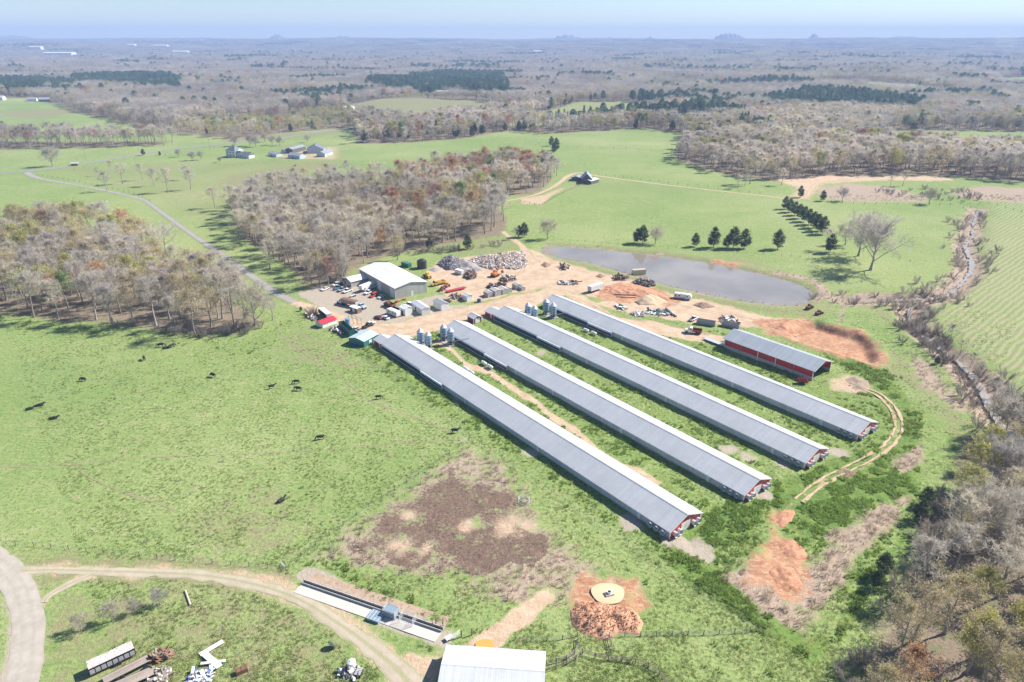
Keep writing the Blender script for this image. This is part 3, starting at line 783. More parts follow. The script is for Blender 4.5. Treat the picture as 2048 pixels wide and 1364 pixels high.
def crown_mat(name, cols, rough=.9, trans=0.0):
    """cols: colour stops; every tree takes its own mix of them, plus a fine variation inside the crown"""
    m = bpy.data.materials.new(name); N, L = nodes_of(m); b = N['Principled BSDF']; b.inputs['Roughness'].default_value = rough; b.inputs['Specular IOR Level'].default_value = .1
    oi = N.new('ShaderNodeObjectInfo'); rp = N.new('ShaderNodeValToRGB'); rp.color_ramp.interpolation = 'LINEAR'
    el = rp.color_ramp.elements
    while len(el) < len(cols): el.new(.5)
    for i, c in enumerate(cols): el[i].position = i / (len(cols) - 1); el[i].color = (*c, 1)
    nl_ = N.new('ShaderNodeTexNoise'); nl_.inputs['Scale'].default_value = .011; nl_.inputs['Detail'].default_value = 3; L.new(oi.outputs['Location'], nl_.inputs['Vector'])
    rl = N.new('ShaderNodeMapRange'); rl.inputs[1].default_value = .32; rl.inputs[2].default_value = .68; L.new(nl_.outputs[0], rl.inputs[0])
    mr_ = N.new('ShaderNodeMix'); mr_.inputs[0].default_value = .55; L.new(oi.outputs['Random'], mr_.inputs[2]); L.new(rl.outputs[0], mr_.inputs[3])
    L.new(mr_.outputs[0], rp.inputs[0])
    tc = N.new('ShaderNodeTexCoord'); n = N.new('ShaderNodeTexNoise'); n.inputs['Scale'].default_value = .35; n.inputs['Detail'].default_value = 2; L.new(tc.outputs['Object'], n.inputs['Vector'])
    r = N.new('ShaderNodeMapRange'); r.inputs[1].default_value = .3; r.inputs[2].default_value = .7; r.inputs[3].default_value = .72; r.inputs[4].default_value = 1.3; L.new(n.outputs[0], r.inputs[0])
    n5 = N.new('ShaderNodeTexNoise'); n5.inputs['Scale'].default_value = .0065; n5.inputs['Detail'].default_value = 4; n5.inputs['Roughness'].default_value = .6; L.new(oi.outputs['Location'], n5.inputs['Vector'])
    r5 = N.new('ShaderNodeMapRange'); r5.inputs[1].default_value = .34; r5.inputs[2].default_value = .66; r5.inputs[3].default_value = .70; r5.inputs[4].default_value = 1.16; L.new(n5.outputs[0], r5.inputs[0])
    m5 = N.new('ShaderNodeMath'); m5.operation = 'MULTIPLY'; L.new(r.outputs[0], m5.inputs[0]); L.new(r5.outputs[0], m5.inputs[1])
    hs = N.new('ShaderNodeHueSaturation'); L.new(rp.outputs[0], hs.inputs['Color']); L.new(m5.outputs[0], hs.inputs['Value'])
    L.new(hs.outputs[0], b.inputs['Base Color'])
    if trans:
        tr = N.new('ShaderNodeBsdfTranslucent'); L.new(hs.outputs[0], tr.inputs[0]); mx = N.new('ShaderNodeMixShader'); mx.inputs[0].default_value = trans
        L.new(b.outputs[0], mx.inputs[1]); L.new(tr.outputs[0], mx.inputs[2]); L.new(mx.outputs[0], N['Material Output'].inputs[0])
    return m
M_BARK = mat('grey bark', (.32, .28, .24), .95, var=.3, scale=.8, fine=4, rand=.2)
M_TWIG = crown_mat('bare twigs', [(.63, .56, .455), (.57, .52, .45), (.66, .59, .455), (.54, .495, .45), (.64, .54, .435), (.60, .55, .48)], trans=.48)
M_TWIG_SHADED = crown_mat('dark bare twigs with self shade in colour', [(.55, .485, .40), (.49, .445, .395), (.59, .525, .41), (.43, .40, .37), (.56, .475, .385), (.50, .46, .41)], trans=.38)  # self-shadow of far crowns put into the colour; spreading trees share the dark tone
M_YEL = crown_mat('yellow green buds', [(.50, .48, .14), (.54, .50, .17), (.46, .46, .20), (.56, .50, .20)], trans=.35)
M_TANB = crown_mat('tan buds', [(.55, .46, .26), (.58, .49, .27), (.50, .42, .27), (.56, .46, .23)], trans=.35)
M_RED = crown_mat('red buds', [(.52, .25, .18), (.54, .31, .22), (.50, .28, .23), (.48, .20, .19)], trans=.35)
M_ORA = crown_mat('orange buds', [(.56, .35, .17), (.54, .32, .18), (.58, .41, .18)], trans=.35)
M_GRNB = crown_mat('pale green leaves', [(.24, .33, .12), (.29, .36, .14), (.20, .28, .12), (.34, .38, .20)], trans=.35)
M_CEDAR = crown_mat('cedar foliage', [(.075, .110, .055), (.090, .125, .060), (.070, .100, .058)], trans=.2)
M_PINE = crown_mat('pine needles', [(.12, .20, .105), (.145, .225, .11), (.105, .175, .11), (.165, .225, .115)], trans=.35)
M_BRUSH = crown_mat('grey brush', [(.46, .39, .32), (.41, .35, .31), (.38, .34, .29), (.50, .42, .31)], trans=.35)

PROTO = {}          # kind -> list of (wood mesh, crown mesh, height)
def reg(kind, name, W, C, Hh, cm, smooth=True):
    PROTO.setdefault(kind, []).append((W.mesh(name + '_trunk', M_BARK, smooth), C.mesh(name + '_crown', cm), Hh))
for i in range(6):
    Hh = 20.0
    W, C, tips, rg = grow(100 + i, Hh, 5.2 + .5 * (i % 3), base=.36 + .05 * (i % 2), nl=11, tw=7, tww=.074, twl=1.25)
    reg('bare', 'bare_tree', W, C, Hh, M_TWIG)
for i in range(3):
    W, C, tips, rg = grow(140 + i, 18.0, 8.6, base=.26, nl=13, up=.62, n2=7, n3=6, tw=10, tww=.075, twl=1.4, kind='broad', trunk_r=.42)
    reg('broad', 'spreading_tree', W, C, 18.0, M_TWIG_SHADED)
for kind, cm, n, dens, sz in (('tanbud', M_TANB, 4, .8, .19), ('yellow', M_YEL, 3, 1.5, .23), ('red', M_RED, 3, 1.0, .21), ('orange', M_ORA, 2, 1.0, .21), ('green', M_GRNB, 2, 2.0, .24)):
    for i in range(n):
        W, C, tips, rg = grow(200 + i + 13 * len(PROTO), 18.5, 5.2, base=.34, nl=11, tw=5, tww=.05, twl=1.15)
        C.T = C.T; k = int(len(tips) * dens * .5)
        pp = tips[rg.integers(0, len(tips), k)] + rg.normal(0, .22, (k, 3)); C.leaves(pp, sz * rg.uniform(.6, 1.3, k), rg)
        reg(kind, kind + '_tree', W, C, 18.5, cm)
def conifer(seed, Hh, RR, cone, n, sz, lo, lump=1.0):
    """cone: 0 = egg shaped cedar, 1 = pointed"""
    rg = np.random.default_rng(seed); W = Acc(); C = Acc()
    W.tube(np.array([[0, 0, 0], [.05, 0, Hh * .5], [0, .05, Hh * .93]]), [Hh * .018, Hh * .012, .03], 6)
    nb = int(70 * lump)
    for _ in range(nb):
        t = rg.uniform(lo, .97); a = rg.random() * 6.28
        prof = (math.sin(PI * (t * .86 + .12)) ** .8 * (1.12 - .5 * t)) if cone < .5 else (1 - t) ** .85 + .06
        L = RR * prof * rg.uniform(.75, 1.12)
        d = np.array([math.cos(a), math.sin(a), .35 if cone < .5 else .12])
        c0 = np.array([0, 0, Hh * t]); c1 = c0 + d * L
        W.tube(np.array([c0 - [0, 0, .2], c1]), [.05, .015], 3)
        m = max(4, int(n * (L / RR + .12) / nb))
        tt = rg.uniform(.25, 1.05, m) ** .7
        pp = c0 + d * L * tt[:, None] + rg.normal(0, .12 * RR * lump ** -.4, (m, 3)) * np.array([1, 1, .8])
        C.leaves(pp, sz * rg.uniform(.6, 1.35, m), rg)
    return W, C
for i in range(3):
    W, C = conifer(300 + i, 11.0, 3.5, 0, 4200, .24, .09, 1.6); reg('cedar', 'cedar', W, C, 11.0, M_CEDAR)
for i in range(3):
    W, C = conifer(320 + i, 17.0, 3.0, 1, 2600, .32, .32, 1.0); reg('pine', 'pine', W, C, 17.0, M_PINE)
for i in range(3):      # many-stemmed thicket
    rg = np.random.default_rng(340 + i); W = Acc(); C = Acc()
    for s in range(9):
        a = rg.random() * 6.28; d = np.array([math.cos(a) * .5, math.sin(a) * .5, 1.]); q = d * rg.uniform(1.6, 3.0)
        b0 = np.array([math.cos(a), math.sin(a), 0]) * rg.uniform(.1, .9); W.tube(np.array([b0, b0 + q]), [.05, .02], 3)
        n = 70; t = rg.uniform(.15, 1, n)[:, None]; dd = d + rg.normal(0, .6, (n, 3)); dd /= np.linalg.norm(dd, axis=1)[:, None]
        C.strips(b0 + q * t, dd, rg.uniform(.5, 1.3, n), np.full(n, .045), rg)
    reg('brush', 'brush', W, C, 3.5, M_BRUSH)
# simpler trees for the woods further off
def lod_tree(seed, cm, Hh, CR, ntw, wdt, leaf=0, lsz=.5, shape='bare'):
    rg = np.random.default_rng(seed); A = Acc(); B = Acc()
    if shape == 'bare':
        A.tube(np.array([[0, 0, 0], [.2, .1, Hh * .75]]), [Hh * .013, .06], 4)
        for _ in range(9):
            a = rg.random() * 6.28; z0 = Hh * rg.uniform(.3, .65); e = rg.uniform(.5, 1.0); L = CR * rg.uniform(.6, 1.)
            A.tube(np.array([[.1, 0, z0], [.1 + L * math.cos(a) * math.cos(e), L * math.sin(a) * math.cos(e), z0 + L * math.sin(e)]]), [.11, .03], 3)
        u = rg.normal(size=(ntw, 3)); u /= np.linalg.norm(u, axis=1)[:, None]; rr_ = rg.random(ntw) ** .42
        lump = 1 + .22 * np.sin(u[:, 0] * 5 + seed) * np.cos(u[:, 1] * 4 + seed * 2)
        p = u * (rr_ * lump)[:, None] * np.array([CR, CR, Hh * .31]) + np.array([0, 0, Hh * .66])
        d = u * .6 + rg.normal(0, .5, (ntw, 3)) + np.array([0, 0, .5]); d /= np.linalg.norm(d, axis=1)[:, None]
        B.strips(p, d, rg.uniform(.8, 2.0, ntw), np.full(ntw, wdt), rg)
        if leaf: B.leaves(p[:leaf] if leaf <= ntw else p[rg.integers(0, ntw, leaf)], lsz * rg.uniform(.6, 1.3, leaf), rg)
    else:
        A.tube(np.array([[0, 0, 0], [0, 0, Hh * .9]]), [Hh * .014, .04], 4)
        n = ntw; t = rg.uniform(.16 if shape == 'cedar' else .36, 1.0, n); a = rg.random(n) * 6.28
        pr = np.sqrt(np.clip(1.02 - ((t - .62) / .40) ** 2, .01, 1)) if shape == 'pine' else np.sin(PI * (t * .85 + .12)) ** .8
        q = np.sqrt(rg.random(n)) * pr * CR
        p = np.column_stack([q * np.cos(a), q * np.sin(a), Hh * t + rg.normal(0, .3, n)])
        B.leaves(p, lsz * rg.uniform(.6, 1.3, n), rg)
    return A, B
LODS = bpy.data.collections.new('tree_kinds')
LODI = {}
def reg_lod(kind, A, B, cm):
    n = len(LODS.objects)
    V = np.concatenate(A.V + B.V); T = np.concatenate(A.T + [t + A.n for t in B.T])
    me = np_mesh('lod_%03d' % n, V, T); me.materials.append(M_BARK); me.materials.append(cm)
    na = sum(len(t) for t in A.T); mi = np.ones(len(T), np.int32); mi[:na] = 0; me.polygons.foreach_set('material_index', mi)
    o = bpy.data.objects.new('lod_%03d' % n, me); LODS.objects.link(o); LODI.setdefault(kind, []).append(n)
for i in range(5): reg_lod('bare', *lod_tree(400 + i, M_TWIG, 19, 6.2 + .5 * (i % 3), 800, .16), M_TWIG_SHADED)
for kind, cm, n in (('tanbud', M_TANB, 3), ('yellow', M_YEL, 2), ('red', M_RED, 1), ('orange', M_ORA, 1), ('green', M_GRNB, 2)):
    for i in range(n): reg_lod(kind, *lod_tree(430 + i, cm, 17.5, 5.8, 420, .13, 620, .40), cm)
for i in range(3): reg_lod('pine', *lod_tree(460 + i, M_PINE, 19, 4.6, 1000, 0, 0, .6, 'pine'), M_PINE)
for i in range(2): reg_lod('cedar', *lod_tree(470 + i, M_CEDAR, 10, 3.0, 600, 0, 0, .4, 'cedar'), M_CEDAR)
for kind in ('bare', 'tanbud', 'yellow', 'red', 'orange', 'green', 'cedar', 'pine'):
    for w_, c_m, Hh in PROTO[kind]:
        n = len(LODS.objects); arr = []
        for me_ in (w_, c_m):
            v_ = np.empty(len(me_.vertices) * 3, np.float32); me_.vertices.foreach_get('co', v_); f_ = np.empty(len(me_.loops), np.int32); me_.loops.foreach_get('vertex_index', f_); arr.append((v_.reshape(-1, 3), f_.reshape(-1, 3)))
        me_ = np_mesh('lod_%03d' % n, np.concatenate([arr[0][0], arr[1][0]]), np.concatenate([arr[0][1], arr[1][1] + len(arr[0][0])])); me_.materials.append(M_BARK); me_.materials.append(c_m.materials[0])
        mi = np.ones(len(me_.polygons), np.int32); mi[:len(arr[0][1])] = 0; me_.polygons.foreach_set('material_index', mi)
        LODS.objects.link(bpy.data.objects.new('lod_%03d' % n, me_)); LODI.setdefault('N' + kind, []).append(n)
# patches of canopy for the country beyond
def patch(seed, mix_, size=90.0, n=55, tri=70):
    rg = np.random.default_rng(seed); B = {}
    for _ in range(n):
        x, y = rg.uniform(-size / 2, size / 2, 2); k = mix_[rg.integers(0, len(mix_))]
        Hh = rg.uniform(13, 21); CR = rg.uniform(4.5, 7.0) * (.7 if k is M_PINE else 1)
        u = rg.normal(size=(tri, 3)); u /= np.linalg.norm(u, axis=1)[:, None]; u[:, 2] = np.abs(u[:, 2]) * 1.0 - .25
        p = u * np.array([CR, CR, Hh * .42]) * (rg.random(tri) ** .3)[:, None] + np.array([x, y, Hh * .6])
        B.setdefault(k.name, (k, Acc()))[1].leaves(p, rg.uniform(.8, 1.9, tri), rg)
    return B
PATCH = bpy.data.collections.new('canopy_kinds')
def reg_patch(B):
    n = len(PATCH.objects); V = []; T = []; mi = []; o_ = 0; mats = []
    for i, (k, A) in enumerate(B.values()):
        v = np.concatenate(A.V); t = np.concatenate(A.T); V.append(v); T.append(t + o_); o_ += len(v); mi += [i] * len(t); mats.append(k)
    me = np_mesh('canopy_%03d' % n, np.concatenate(V), np.concatenate(T))
    for k in mats: me.materials.append(k)
    me.polygons.foreach_set('material_index', np.array(mi, np.int32))
    o = bpy.data.objects.new('canopy_%03d' % n, me); PATCH.objects.link(o)
mixes = [[M_TWIG_SHADED], [M_TWIG_SHADED], [M_TWIG_SHADED, M_TWIG_SHADED, M_TWIG_SHADED, M_TANB], [M_TWIG_SHADED, M_TWIG_SHADED, M_PINE], [M_PINE, M_PINE, M_PINE, M_TWIG_SHADED], [M_TWIG_SHADED, M_YEL, M_TWIG_SHADED, M_TWIG_SHADED, M_TWIG_SHADED]]
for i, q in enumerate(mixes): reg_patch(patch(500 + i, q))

def scatter(name, pts, rot, scl, ids, coll, label, cat):
    """one object that sets copies of a collection's members on points"""
    me = bpy.data.meshes.new(name); me.vertices.add(len(pts)); me.vertices.foreach_set('co', np.asarray(pts, np.float32).ravel())
    for nm, ty, dat in (('rot', 'FLOAT', rot), ('scl', 'FLOAT', scl), ('ids', 'INT', ids)):
        a = me.attributes.new(nm, ty, 'POINT'); a.data.foreach_set('value', np.asarray(dat, np.int32 if ty == 'INT' else np.float32))
    o = bpy.data.objects.new(name, me); link(o); tag(o, label, cat, kind='stuff')
    ng = bpy.data.node_groups.new(name, 'GeometryNodeTree')
    ng.interface.new_socket('Geometry', in_out='INPUT', socket_type='NodeSocketGeometry'); ng.interface.new_socket('Geometry', in_out='OUTPUT', socket_type='NodeSocketGeometry')
    N = ng.nodes; L = ng.links
    gi = N.new('NodeGroupInput'); go = N.new('NodeGroupOutput'); ip = N.new('GeometryNodeInstanceOnPoints'); ci = N.new('GeometryNodeCollectionInfo')
    ci.inputs['Collection'].default_value = coll; ci.inputs['Separate Children'].default_value = True; ci.inputs['Reset Children'].default_value = True
    def na(nm, ty):
        q = N.new('GeometryNodeInputNamedAttribute'); q.data_type = ty; q.inputs['Name'].default_value = nm; return q.outputs['Attribute']
    L.new(gi.outputs[0], ip.inputs['Points']); L.new(ci.outputs[0], ip.inputs['Instance']); ip.inputs['Pick Instance'].default_value = True
    L.new(na('ids', 'INT'), ip.inputs['Instance Index'])
    cx = N.new('ShaderNodeCombineXYZ'); L.new(na('rot', 'FLOAT'), cx.inputs[2]); L.new(cx.outputs[0], ip.inputs['Rotation']); L.new(na('scl', 'FLOAT'), ip.inputs['Scale'])
    L.new(ip.outputs[0], go.inputs[0])
    md = o.modifiers.new('scatter', 'NODES'); md.node_group = ng
    return o

# ------------------------------------------------------------------ where the trees stand
def jitter_grid(x0, x1, y0, y1, s, seed):
    rg = np.random.default_rng(seed)
    gx_, gy_ = np.meshgrid(np.arange(x0, x1, s), np.arange(y0, y1, s))
    return (gx_ + rg.uniform(-.48, .48, gx_.shape) * s).ravel(), (gy_ + rg.uniform(-.48, .48, gx_.shape) * s).ravel()
def inside(x, y, poly): return poly_sd(x, y, poly) > 0
KINDS = ['bare', 'tanbud', 'yellow', 'red', 'orange', 'green', 'pine', 'cedar']
def pick_kind(x, y, seed, weights):
    """species by weights, clustered by noise"""
    rg = np.random.default_rng(seed)
    r = np.clip(rg.random(len(x)) * .6 + .4 * np.clip(fbm(x / 70, y / 70, seed, 2) * .9 + .5, 0, 1), 0, .9999)
    r = np.argsort(np.argsort(r)) / max(1, len(r))
    w = np.cumsum(weights) / np.sum(weights)
    return np.searchsorted(w, r)
WS = {'left': 1.18, 'mid': 1.14, 'line': 1.22, 'right': .92}
near_pts = []       # (x, y, kind, scale, wood name)
for wname, poly, s, wts in (('left', WOOD_LEFT, 10.2, [52, 31, 11, 1.5, 1, 1, 0, .7]), ('mid', WOOD_MID, 10.0, [62, 19, 3, 7, 5, 1, 0, 2]), ('line', WOOD_LINE, 11.0, [70, 12, 2, 6, 3, 0, 0, 5]), ('right', WOOD_RIGHT, 8.8, [26, 38, 34, 1, 1, 2, 0, 0])):
    x, y = jitter_grid(poly[:, 0].min(), poly[:, 0].max(), poly[:, 1].min(), poly[:, 1].max(), s, len(wname) * 7)
    k = inside(x, y, poly) & (np.abs(x) < .86 * y + 45) & (y > 60); x, y = x[k], y[k]
    kd = pick_kind(x, y, 60 + len(wname), wts)
    rg = np.random.default_rng(len(wname))
    for a, b, c in zip(x, y, kd): near_pts.append((a, b, KINDS[c], rg.uniform(.72, 1.12) * WS[wname], wname))
# keep the lane and buildings free
LANE = spline(P((52, 345), (130, 366), (278, 397), (330, 430), (430, 500), (510, 556), (590, 605)), 4)
ar = np.array([(p[0], p[1]) for p in near_pts]); keep = line_d(ar[:, 0], ar[:, 1], LANE) > 6.5
near_pts = [p for p, q in zip(near_pts, keep) if q]
LBL = {'left': 'in the wood beside the pasture', 'mid': 'in the wood behind the metal shop', 'line': 'in the tree line across the paved road', 'right': 'in the wood below the red lot corner'}
LBL['right'] = 'in the creek wood past the poultry houses'
LOOK = {'bare': ('bare_tree', 'leafless grey brown tree'), 'tanbud': ('budding_tree', 'tall tree with tan buds'), 'yellow': ('budding_tree', 'yellow green leafing tree'), 'red': ('red_bud_tree', 'tree with reddish buds'),
        'orange': ('orange_bud_tree', 'tree with orange buds'), 'green': ('leafy_tree', 'pale green leafy tree'), 'pine': ('pine_tree', 'dark green pine'), 'cedar': ('cedar_tree', 'dark green cedar'),
        'broad': ('bare_tree', 'broad spreading leafless tree'), 'brush': ('brush', 'grey leafless brush')}
def plant(kind, x, y, s, label, group=None, rz=None, cat='tree', sz=None, i=None):
    pr = PROTO[kind]; w, c, Hh = pr[(int(abs(x * 7 + y * 3)) if i is None else i) % len(pr)]
    t = thing(LOOK[kind][0], label, cat, (x, y, H1(x, y) - .1), random.random() * 6.28 if rz is None else rz, group)
    t.scale = (s, s, s * (sz or 1.0))
    link(bpy.data.objects.new('trunk', w), t); link(bpy.data.objects.new('crown', c), t)
    return t
WD = {n: (lambda x, y, p=p: float(poly_sd(np.array([x]), np.array([y]), p)[0])) for n, p in (('left', WOOD_LEFT), ('mid', WOOD_MID), ('line', WOOD_LINE), ('right', WOOD_RIGHT))}
count = {}
rest = []
near_pts.sort(key=lambda p: math.hypot(p[0], p[1]))
LIM = {'bare': 290, 'tanbud': 150, 'yellow': 110, 'red': 60, 'orange': 40, 'green': 60, 'cedar': 40, 'pine': 40}
for x, y, kd, s, wn_ in near_pts:
    count[kd] = count.get(kd, 0) + 1
    if count[kd] > LIM[kd]: rest.append((x, y, kd, s)); continue
    if kd == 'cedar': s *= .75
    ed = WD[wn_](x, y); sz_ = 'tall ' if s > 1.03 * WS[wn_] else 'short ' if s < .82 * WS[wn_] else ''
    plant(kd, x, y, s, sz_ + LOOK[kd][1].replace('tall ', '') + (' at the edge of' if ed < 9 else ' inside') + LBL[wn_][2:], 'trees ' + LBL[wn_])
# forests to five kilometres
PINES = [P(*q) for q in ([(-200, 198), (0, 194), (150, 190), (155, 172), (0, 165), (-200, 165)], [(145, 165), (180, 155), (330, 158), (365, 168), (360, 194), (280, 190), (200, 180), (150, 176)],
                         [(730, 176), (760, 162), (900, 150), (1000, 150), (1015, 165), (1020, 196), (1000, 203), (930, 200), (860, 192), (760, 188)],
                         [(1060, 252), (1180, 240), (1330, 225), (1420, 218), (1500, 230), (1440, 240), (1340, 247), (1200, 250), (1100, 258)],
                         [(1520, 200), (1620, 188), (1760, 195), (1850, 208), (1830, 224), (1700, 218), (1540, 212)], [(1480, 255), (1540, 262), (1530, 275), (1470, 268)])]
YELS = [P(*q) for q in ([(340, 256), (380, 244), (480, 238), (560, 240), (700, 235), (740, 240), (700, 256), (560, 266), (470, 276), (400, 270)], [(580, 225), (700, 215), (760, 226), (700, 240), (580, 240)], [(720, 215), (760, 199), (900, 190), (1020, 195), (1015, 203), (900, 197), (780, 203)])]
fx, fy, fk, fs = [], [], [], []
for k, (d0, d1, s, mul) in enumerate(((450, 1500, 10.2, 1.0), (1500, 3000, 12.0, 1.1), (3000, 5200, 17, 1.4))):
    x, y = jitter_grid(-.84 * d1 - 40, .84 * d1 + 40, d0 * .75, d1, s, 900 + k)
    rr_ = np.hypot(x, y); q = (np.abs(x) < .80 * y + 40) & (rr_ > d0) & (rr_ <= d1); x, y = x[q], y[q]
    q = (forest_sd(x, y) > 2) & ~open_land(x, y); x, y = x[q], y[q]
    kd = np.where(x > .1 * y, pick_kind(x, y, 70 + k, [56, 22, 10, 1.5, 1.5, 4, 1, 1.5]), pick_kind(x, y, 75 + k, [72, 16, 3, 2, 1.5, 1, 2, 2]))
    pn = (fbm(x / 190, y / 120, 83, 2) > .43) & (np.hypot(x, y) > 1350); kd = np.where(pn & (np.random.default_rng(k).random(len(x)) < .8), 6, kd)
    for pl in PINES: kd = np.where(inside(x, y, pl), np.where(np.random.default_rng(5).random(len(x)) < .93, 6, 1), kd)
    yl = np.zeros(len(x), bool)
    for pl in YELS: yl |= inside(x, y, pl)
    rg = np.random.default_rng(950 + k)
    kd = np.where(yl, rg.choice([2, 5, 1, 0, 7], len(x), p=[.46, .14, .18, .16, .06]), kd)
    sc = (.58 + .62 * rg.random(len(x)) ** .8 + .16 * fbm(x / 90, y / 90, 12, 2)) * mul * np.where(yl, .55, 1.0) * (1 + .2 * sstep(1600, 900, np.hypot(x, y)))
    fx.append(x); fy.append(y); fk.append(kd); fs.append(sc)
fx = np.concatenate(fx + [np.array([p[0] for p in rest])]); fy = np.concatenate(fy + [np.array([p[1] for p in rest])])
fk = np.concatenate(fk + [np.array([KINDS.index(p[2]) for p in rest], int)]); fs = np.concatenate(fs + [np.array([p[3] for p in rest])])
fz = hz(fx, fy) - .3
RSH = np.random.default_rng(6).uniform(-330, 330, len(fx))
rg = np.random.default_rng(77)
for nm, lb, kinds in (('bare_woodland', 'leafless grey brown woodland covering the land beyond the fields', (0,)), ('budding_woodland', 'scattered budding trees among the far bare woods', (1, 2, 3, 4, 5)),
                      ('pine_plantation', 'dark green pine stands in the far woods', (6,)), ('cedar_scrub', 'small dark cedars mixed in the far woods', (7,))):
    q = np.isin(fk, kinds)
    ids = np.zeros(len(fx), int)
    for kk in kinds:
        for near_, key in ((True, 'N' + KINDS[kk]), (False, KINDS[kk])):
            m_ = (fk == kk) & ((np.hypot(fx, fy) + RSH < 1250) == near_); ids[m_] = np.array(LODI[key])[rg.integers(0, len(LODI[key]), m_.sum())]
    scatter(nm, np.column_stack([fx, fy, fz])[q], rg.random(q.sum()) * 6.28, fs[q], ids[q], LODS, lb, 'woods')
# the country to the horizon
px, py = [], []
for k, (d0, d1, s) in enumerate(((5000, 8000, 88), (8000, 11400, 120))):
    x, y = jitter_grid(-.84 * d1, .84 * d1, d0 * .75, d1, s, 970 + k); rr_ = np.hypot(x, y); q = (np.abs(x) < .80 * y) & (rr_ > d0) & (rr_ <= d1)
    q &= ~open_land(x, y)
    px.append(x[q]); py.append(y[q])
ps = np.concatenate([np.full(len(px[0]), 1.05), np.full(len(px[1]), 1.4)]); px = np.concatenate(px); py = np.concatenate(py)
pnz = fbm(px / 380, py / 260, 41, 2)
ids = np.where(pnz > .42, 4, np.where(pnz > .22, 3, rg.choice([0, 1, 2, 2, 5], len(px))))
scatter('far_woodland', np.column_stack([px, py, hz(px, py) - .5]), rg.random(len(px)) * 6.28, ps, ids, PATCH, 'hazy blue grey woods reaching to the horizon', 'woods')

# ------------------------------------------------------------------ trees that stand alone
def tree_px(kind, u, v, hpx, label, group=None, cat='tree', sz=1.0, i=None):
    q = G(u, v); dy = (682 - (v - hpx)) / FPX
    top = CAMH + q.y * (-math.sin(PITCH) + dy * math.cos(PITCH)) / (math.cos(PITCH) + dy * math.sin(PITCH))
    Hh = PROTO[kind][0][2] * (1.06 if kind in ('bare', 'broad') else 1.0)
    return plant(kind, q.x, q.y, (top - q.z) / Hh, label, group, sz=sz, cat=cat, i=i)
tree_px('broad', 105, 333, 45, 'round leafless shade tree beside the paved road bend')
tree_px('broad', 1741, 540, 122, 'huge spreading leafless oak standing over the pond corner', i=1)
tree_px('broad', 1716, 512, 95, 'second large leafless oak close behind the huge oak', i=2)
tree_px('broad', 1690, 490, 50, 'small leafless tree between the cedar row and the oaks', i=0)
tree_px('bare', 1652, 500, 52, 'grey bushy tree at the end of the cedar row')
tree_px('broad', 1095, 478, 45, 'lone round leafless tree on the pasture above the pond', i=1)
tree_px('broad', 1310, 488, 38, 'small leafless tree beside two cedars on the pond bank', i=2)
for u, v, h, lb in ((1274, 486, 30, 'rounder of the two cedars on the pond bank'), (1285, 487, 38, 'taller of the two cedars on the pond bank'), (1390, 493, 28, 'small lone cedar above the pond'), (1427, 495, 42, 'broad cedar first in the clump above the pond'),
                    (1452, 496, 26, 'short cedar inside the clump above the pond'), (1466, 496, 44, 'tallest cedar of the clump above the pond'), (1488, 497, 40, 'last cedar of the clump above the pond'), (1555, 498, 40, 'rounded cedar standing apart above the pond'),
                    (1600, 395, 24, 'round cedar by the bend of the tan farm road'), (1645, 402, 22, 'small cedar beside the brown cleared field'), (1660, 505, 38, 'dark cedar touching the grey bushy tree'),
                    (1103, 292, 20, 'upper cedar in the pasture fence row'), (1112, 301, 26, 'broad cedar in the pasture fence row'), (1107, 306, 18, 'lower cedar in the pasture fence row'),
                    (1048, 474, 30, 'cedar clump tree beside the pond track'), (1038, 474, 24, 'smaller cedar beside the pond track'), (10, 266, 24, 'dark round cedar at the field edge tree line'), (1085, 352, 42, 'tall dark cedar at the wood end by the grey barn'),
                    (287, 311, 14, 'small cedar beside the paved road fence'), (320, 311, 9, 'tiny cedar beside the paved road fence'), (935, 498, 30, 'dark evergreen at the wood edge over the rubble yard'), (860, 500, 26, 'low evergreen at the wood edge behind the shop')):
    tree_px('cedar', u, v, h, lb, sz=1.0)
for k in range(9):
    t = k / 8; tree_px('cedar', 1570 + 75 * t, 418 + 50 * t, 26 + 10 * t, 'dark cedar in the straight row crossing the green pasture', 'cedar row in the pasture')
for k, (u, v, h) in enumerate(((215, 383, 50), (246, 368, 52), (285, 360, 42), (309, 372, 45), (336, 385, 62), (372, 360, 36), (382, 379, 52), (430, 415, 52), (463, 420, 62), (222, 342, 26), (195, 352, 22))):
    tree_px('bare', u, v, h, 'leafless shade tree on the dry lawn beside the farm lane', 'shade trees along the farm lane', i=k)
for k, (u, v, h) in enumerate(((697, 355, 44), (745, 358, 38), (757, 360, 34), (590, 372, 44), (640, 372, 42), (655, 365, 46), (560, 375, 40), (610, 368, 38))):
    tree_px(('bare', 'tanbud')[k % 2], u, v, h, 'thin leafless tree on the wood edge below the barns', 'trees below the barns', i=k)
for k, (u, v, h) in enumerate(((385, 321, 22), (402, 320, 20), (358, 314, 18), (440, 325, 14), (500, 292, 26), (512, 294, 26), (470, 292, 24), (545, 290, 22), (560, 291, 20), (615, 285, 18), (530, 284, 20))):
    tree_px('broad', u, v, h, 'small round leafless yard tree around the white farmhouse', 'yard trees round the farmhouse', i=k)
for k, (u, v, h) in enumerate(((1685, 402, 32), (1858, 408, 36), (1780, 372, 26), (1805, 372, 40), (1475, 377, 36), (1490, 372, 30), (1563, 370, 44))):
    tree_px('broad' if k < 2 else 'bare', u, v, h, 'leafless tree standing by the cleared brown field', 'trees by the cleared field', i=k)
tree_px('tanbud', 1500, 368, 62, 'tan budding tree at the wood edge by the farm road', i=1)
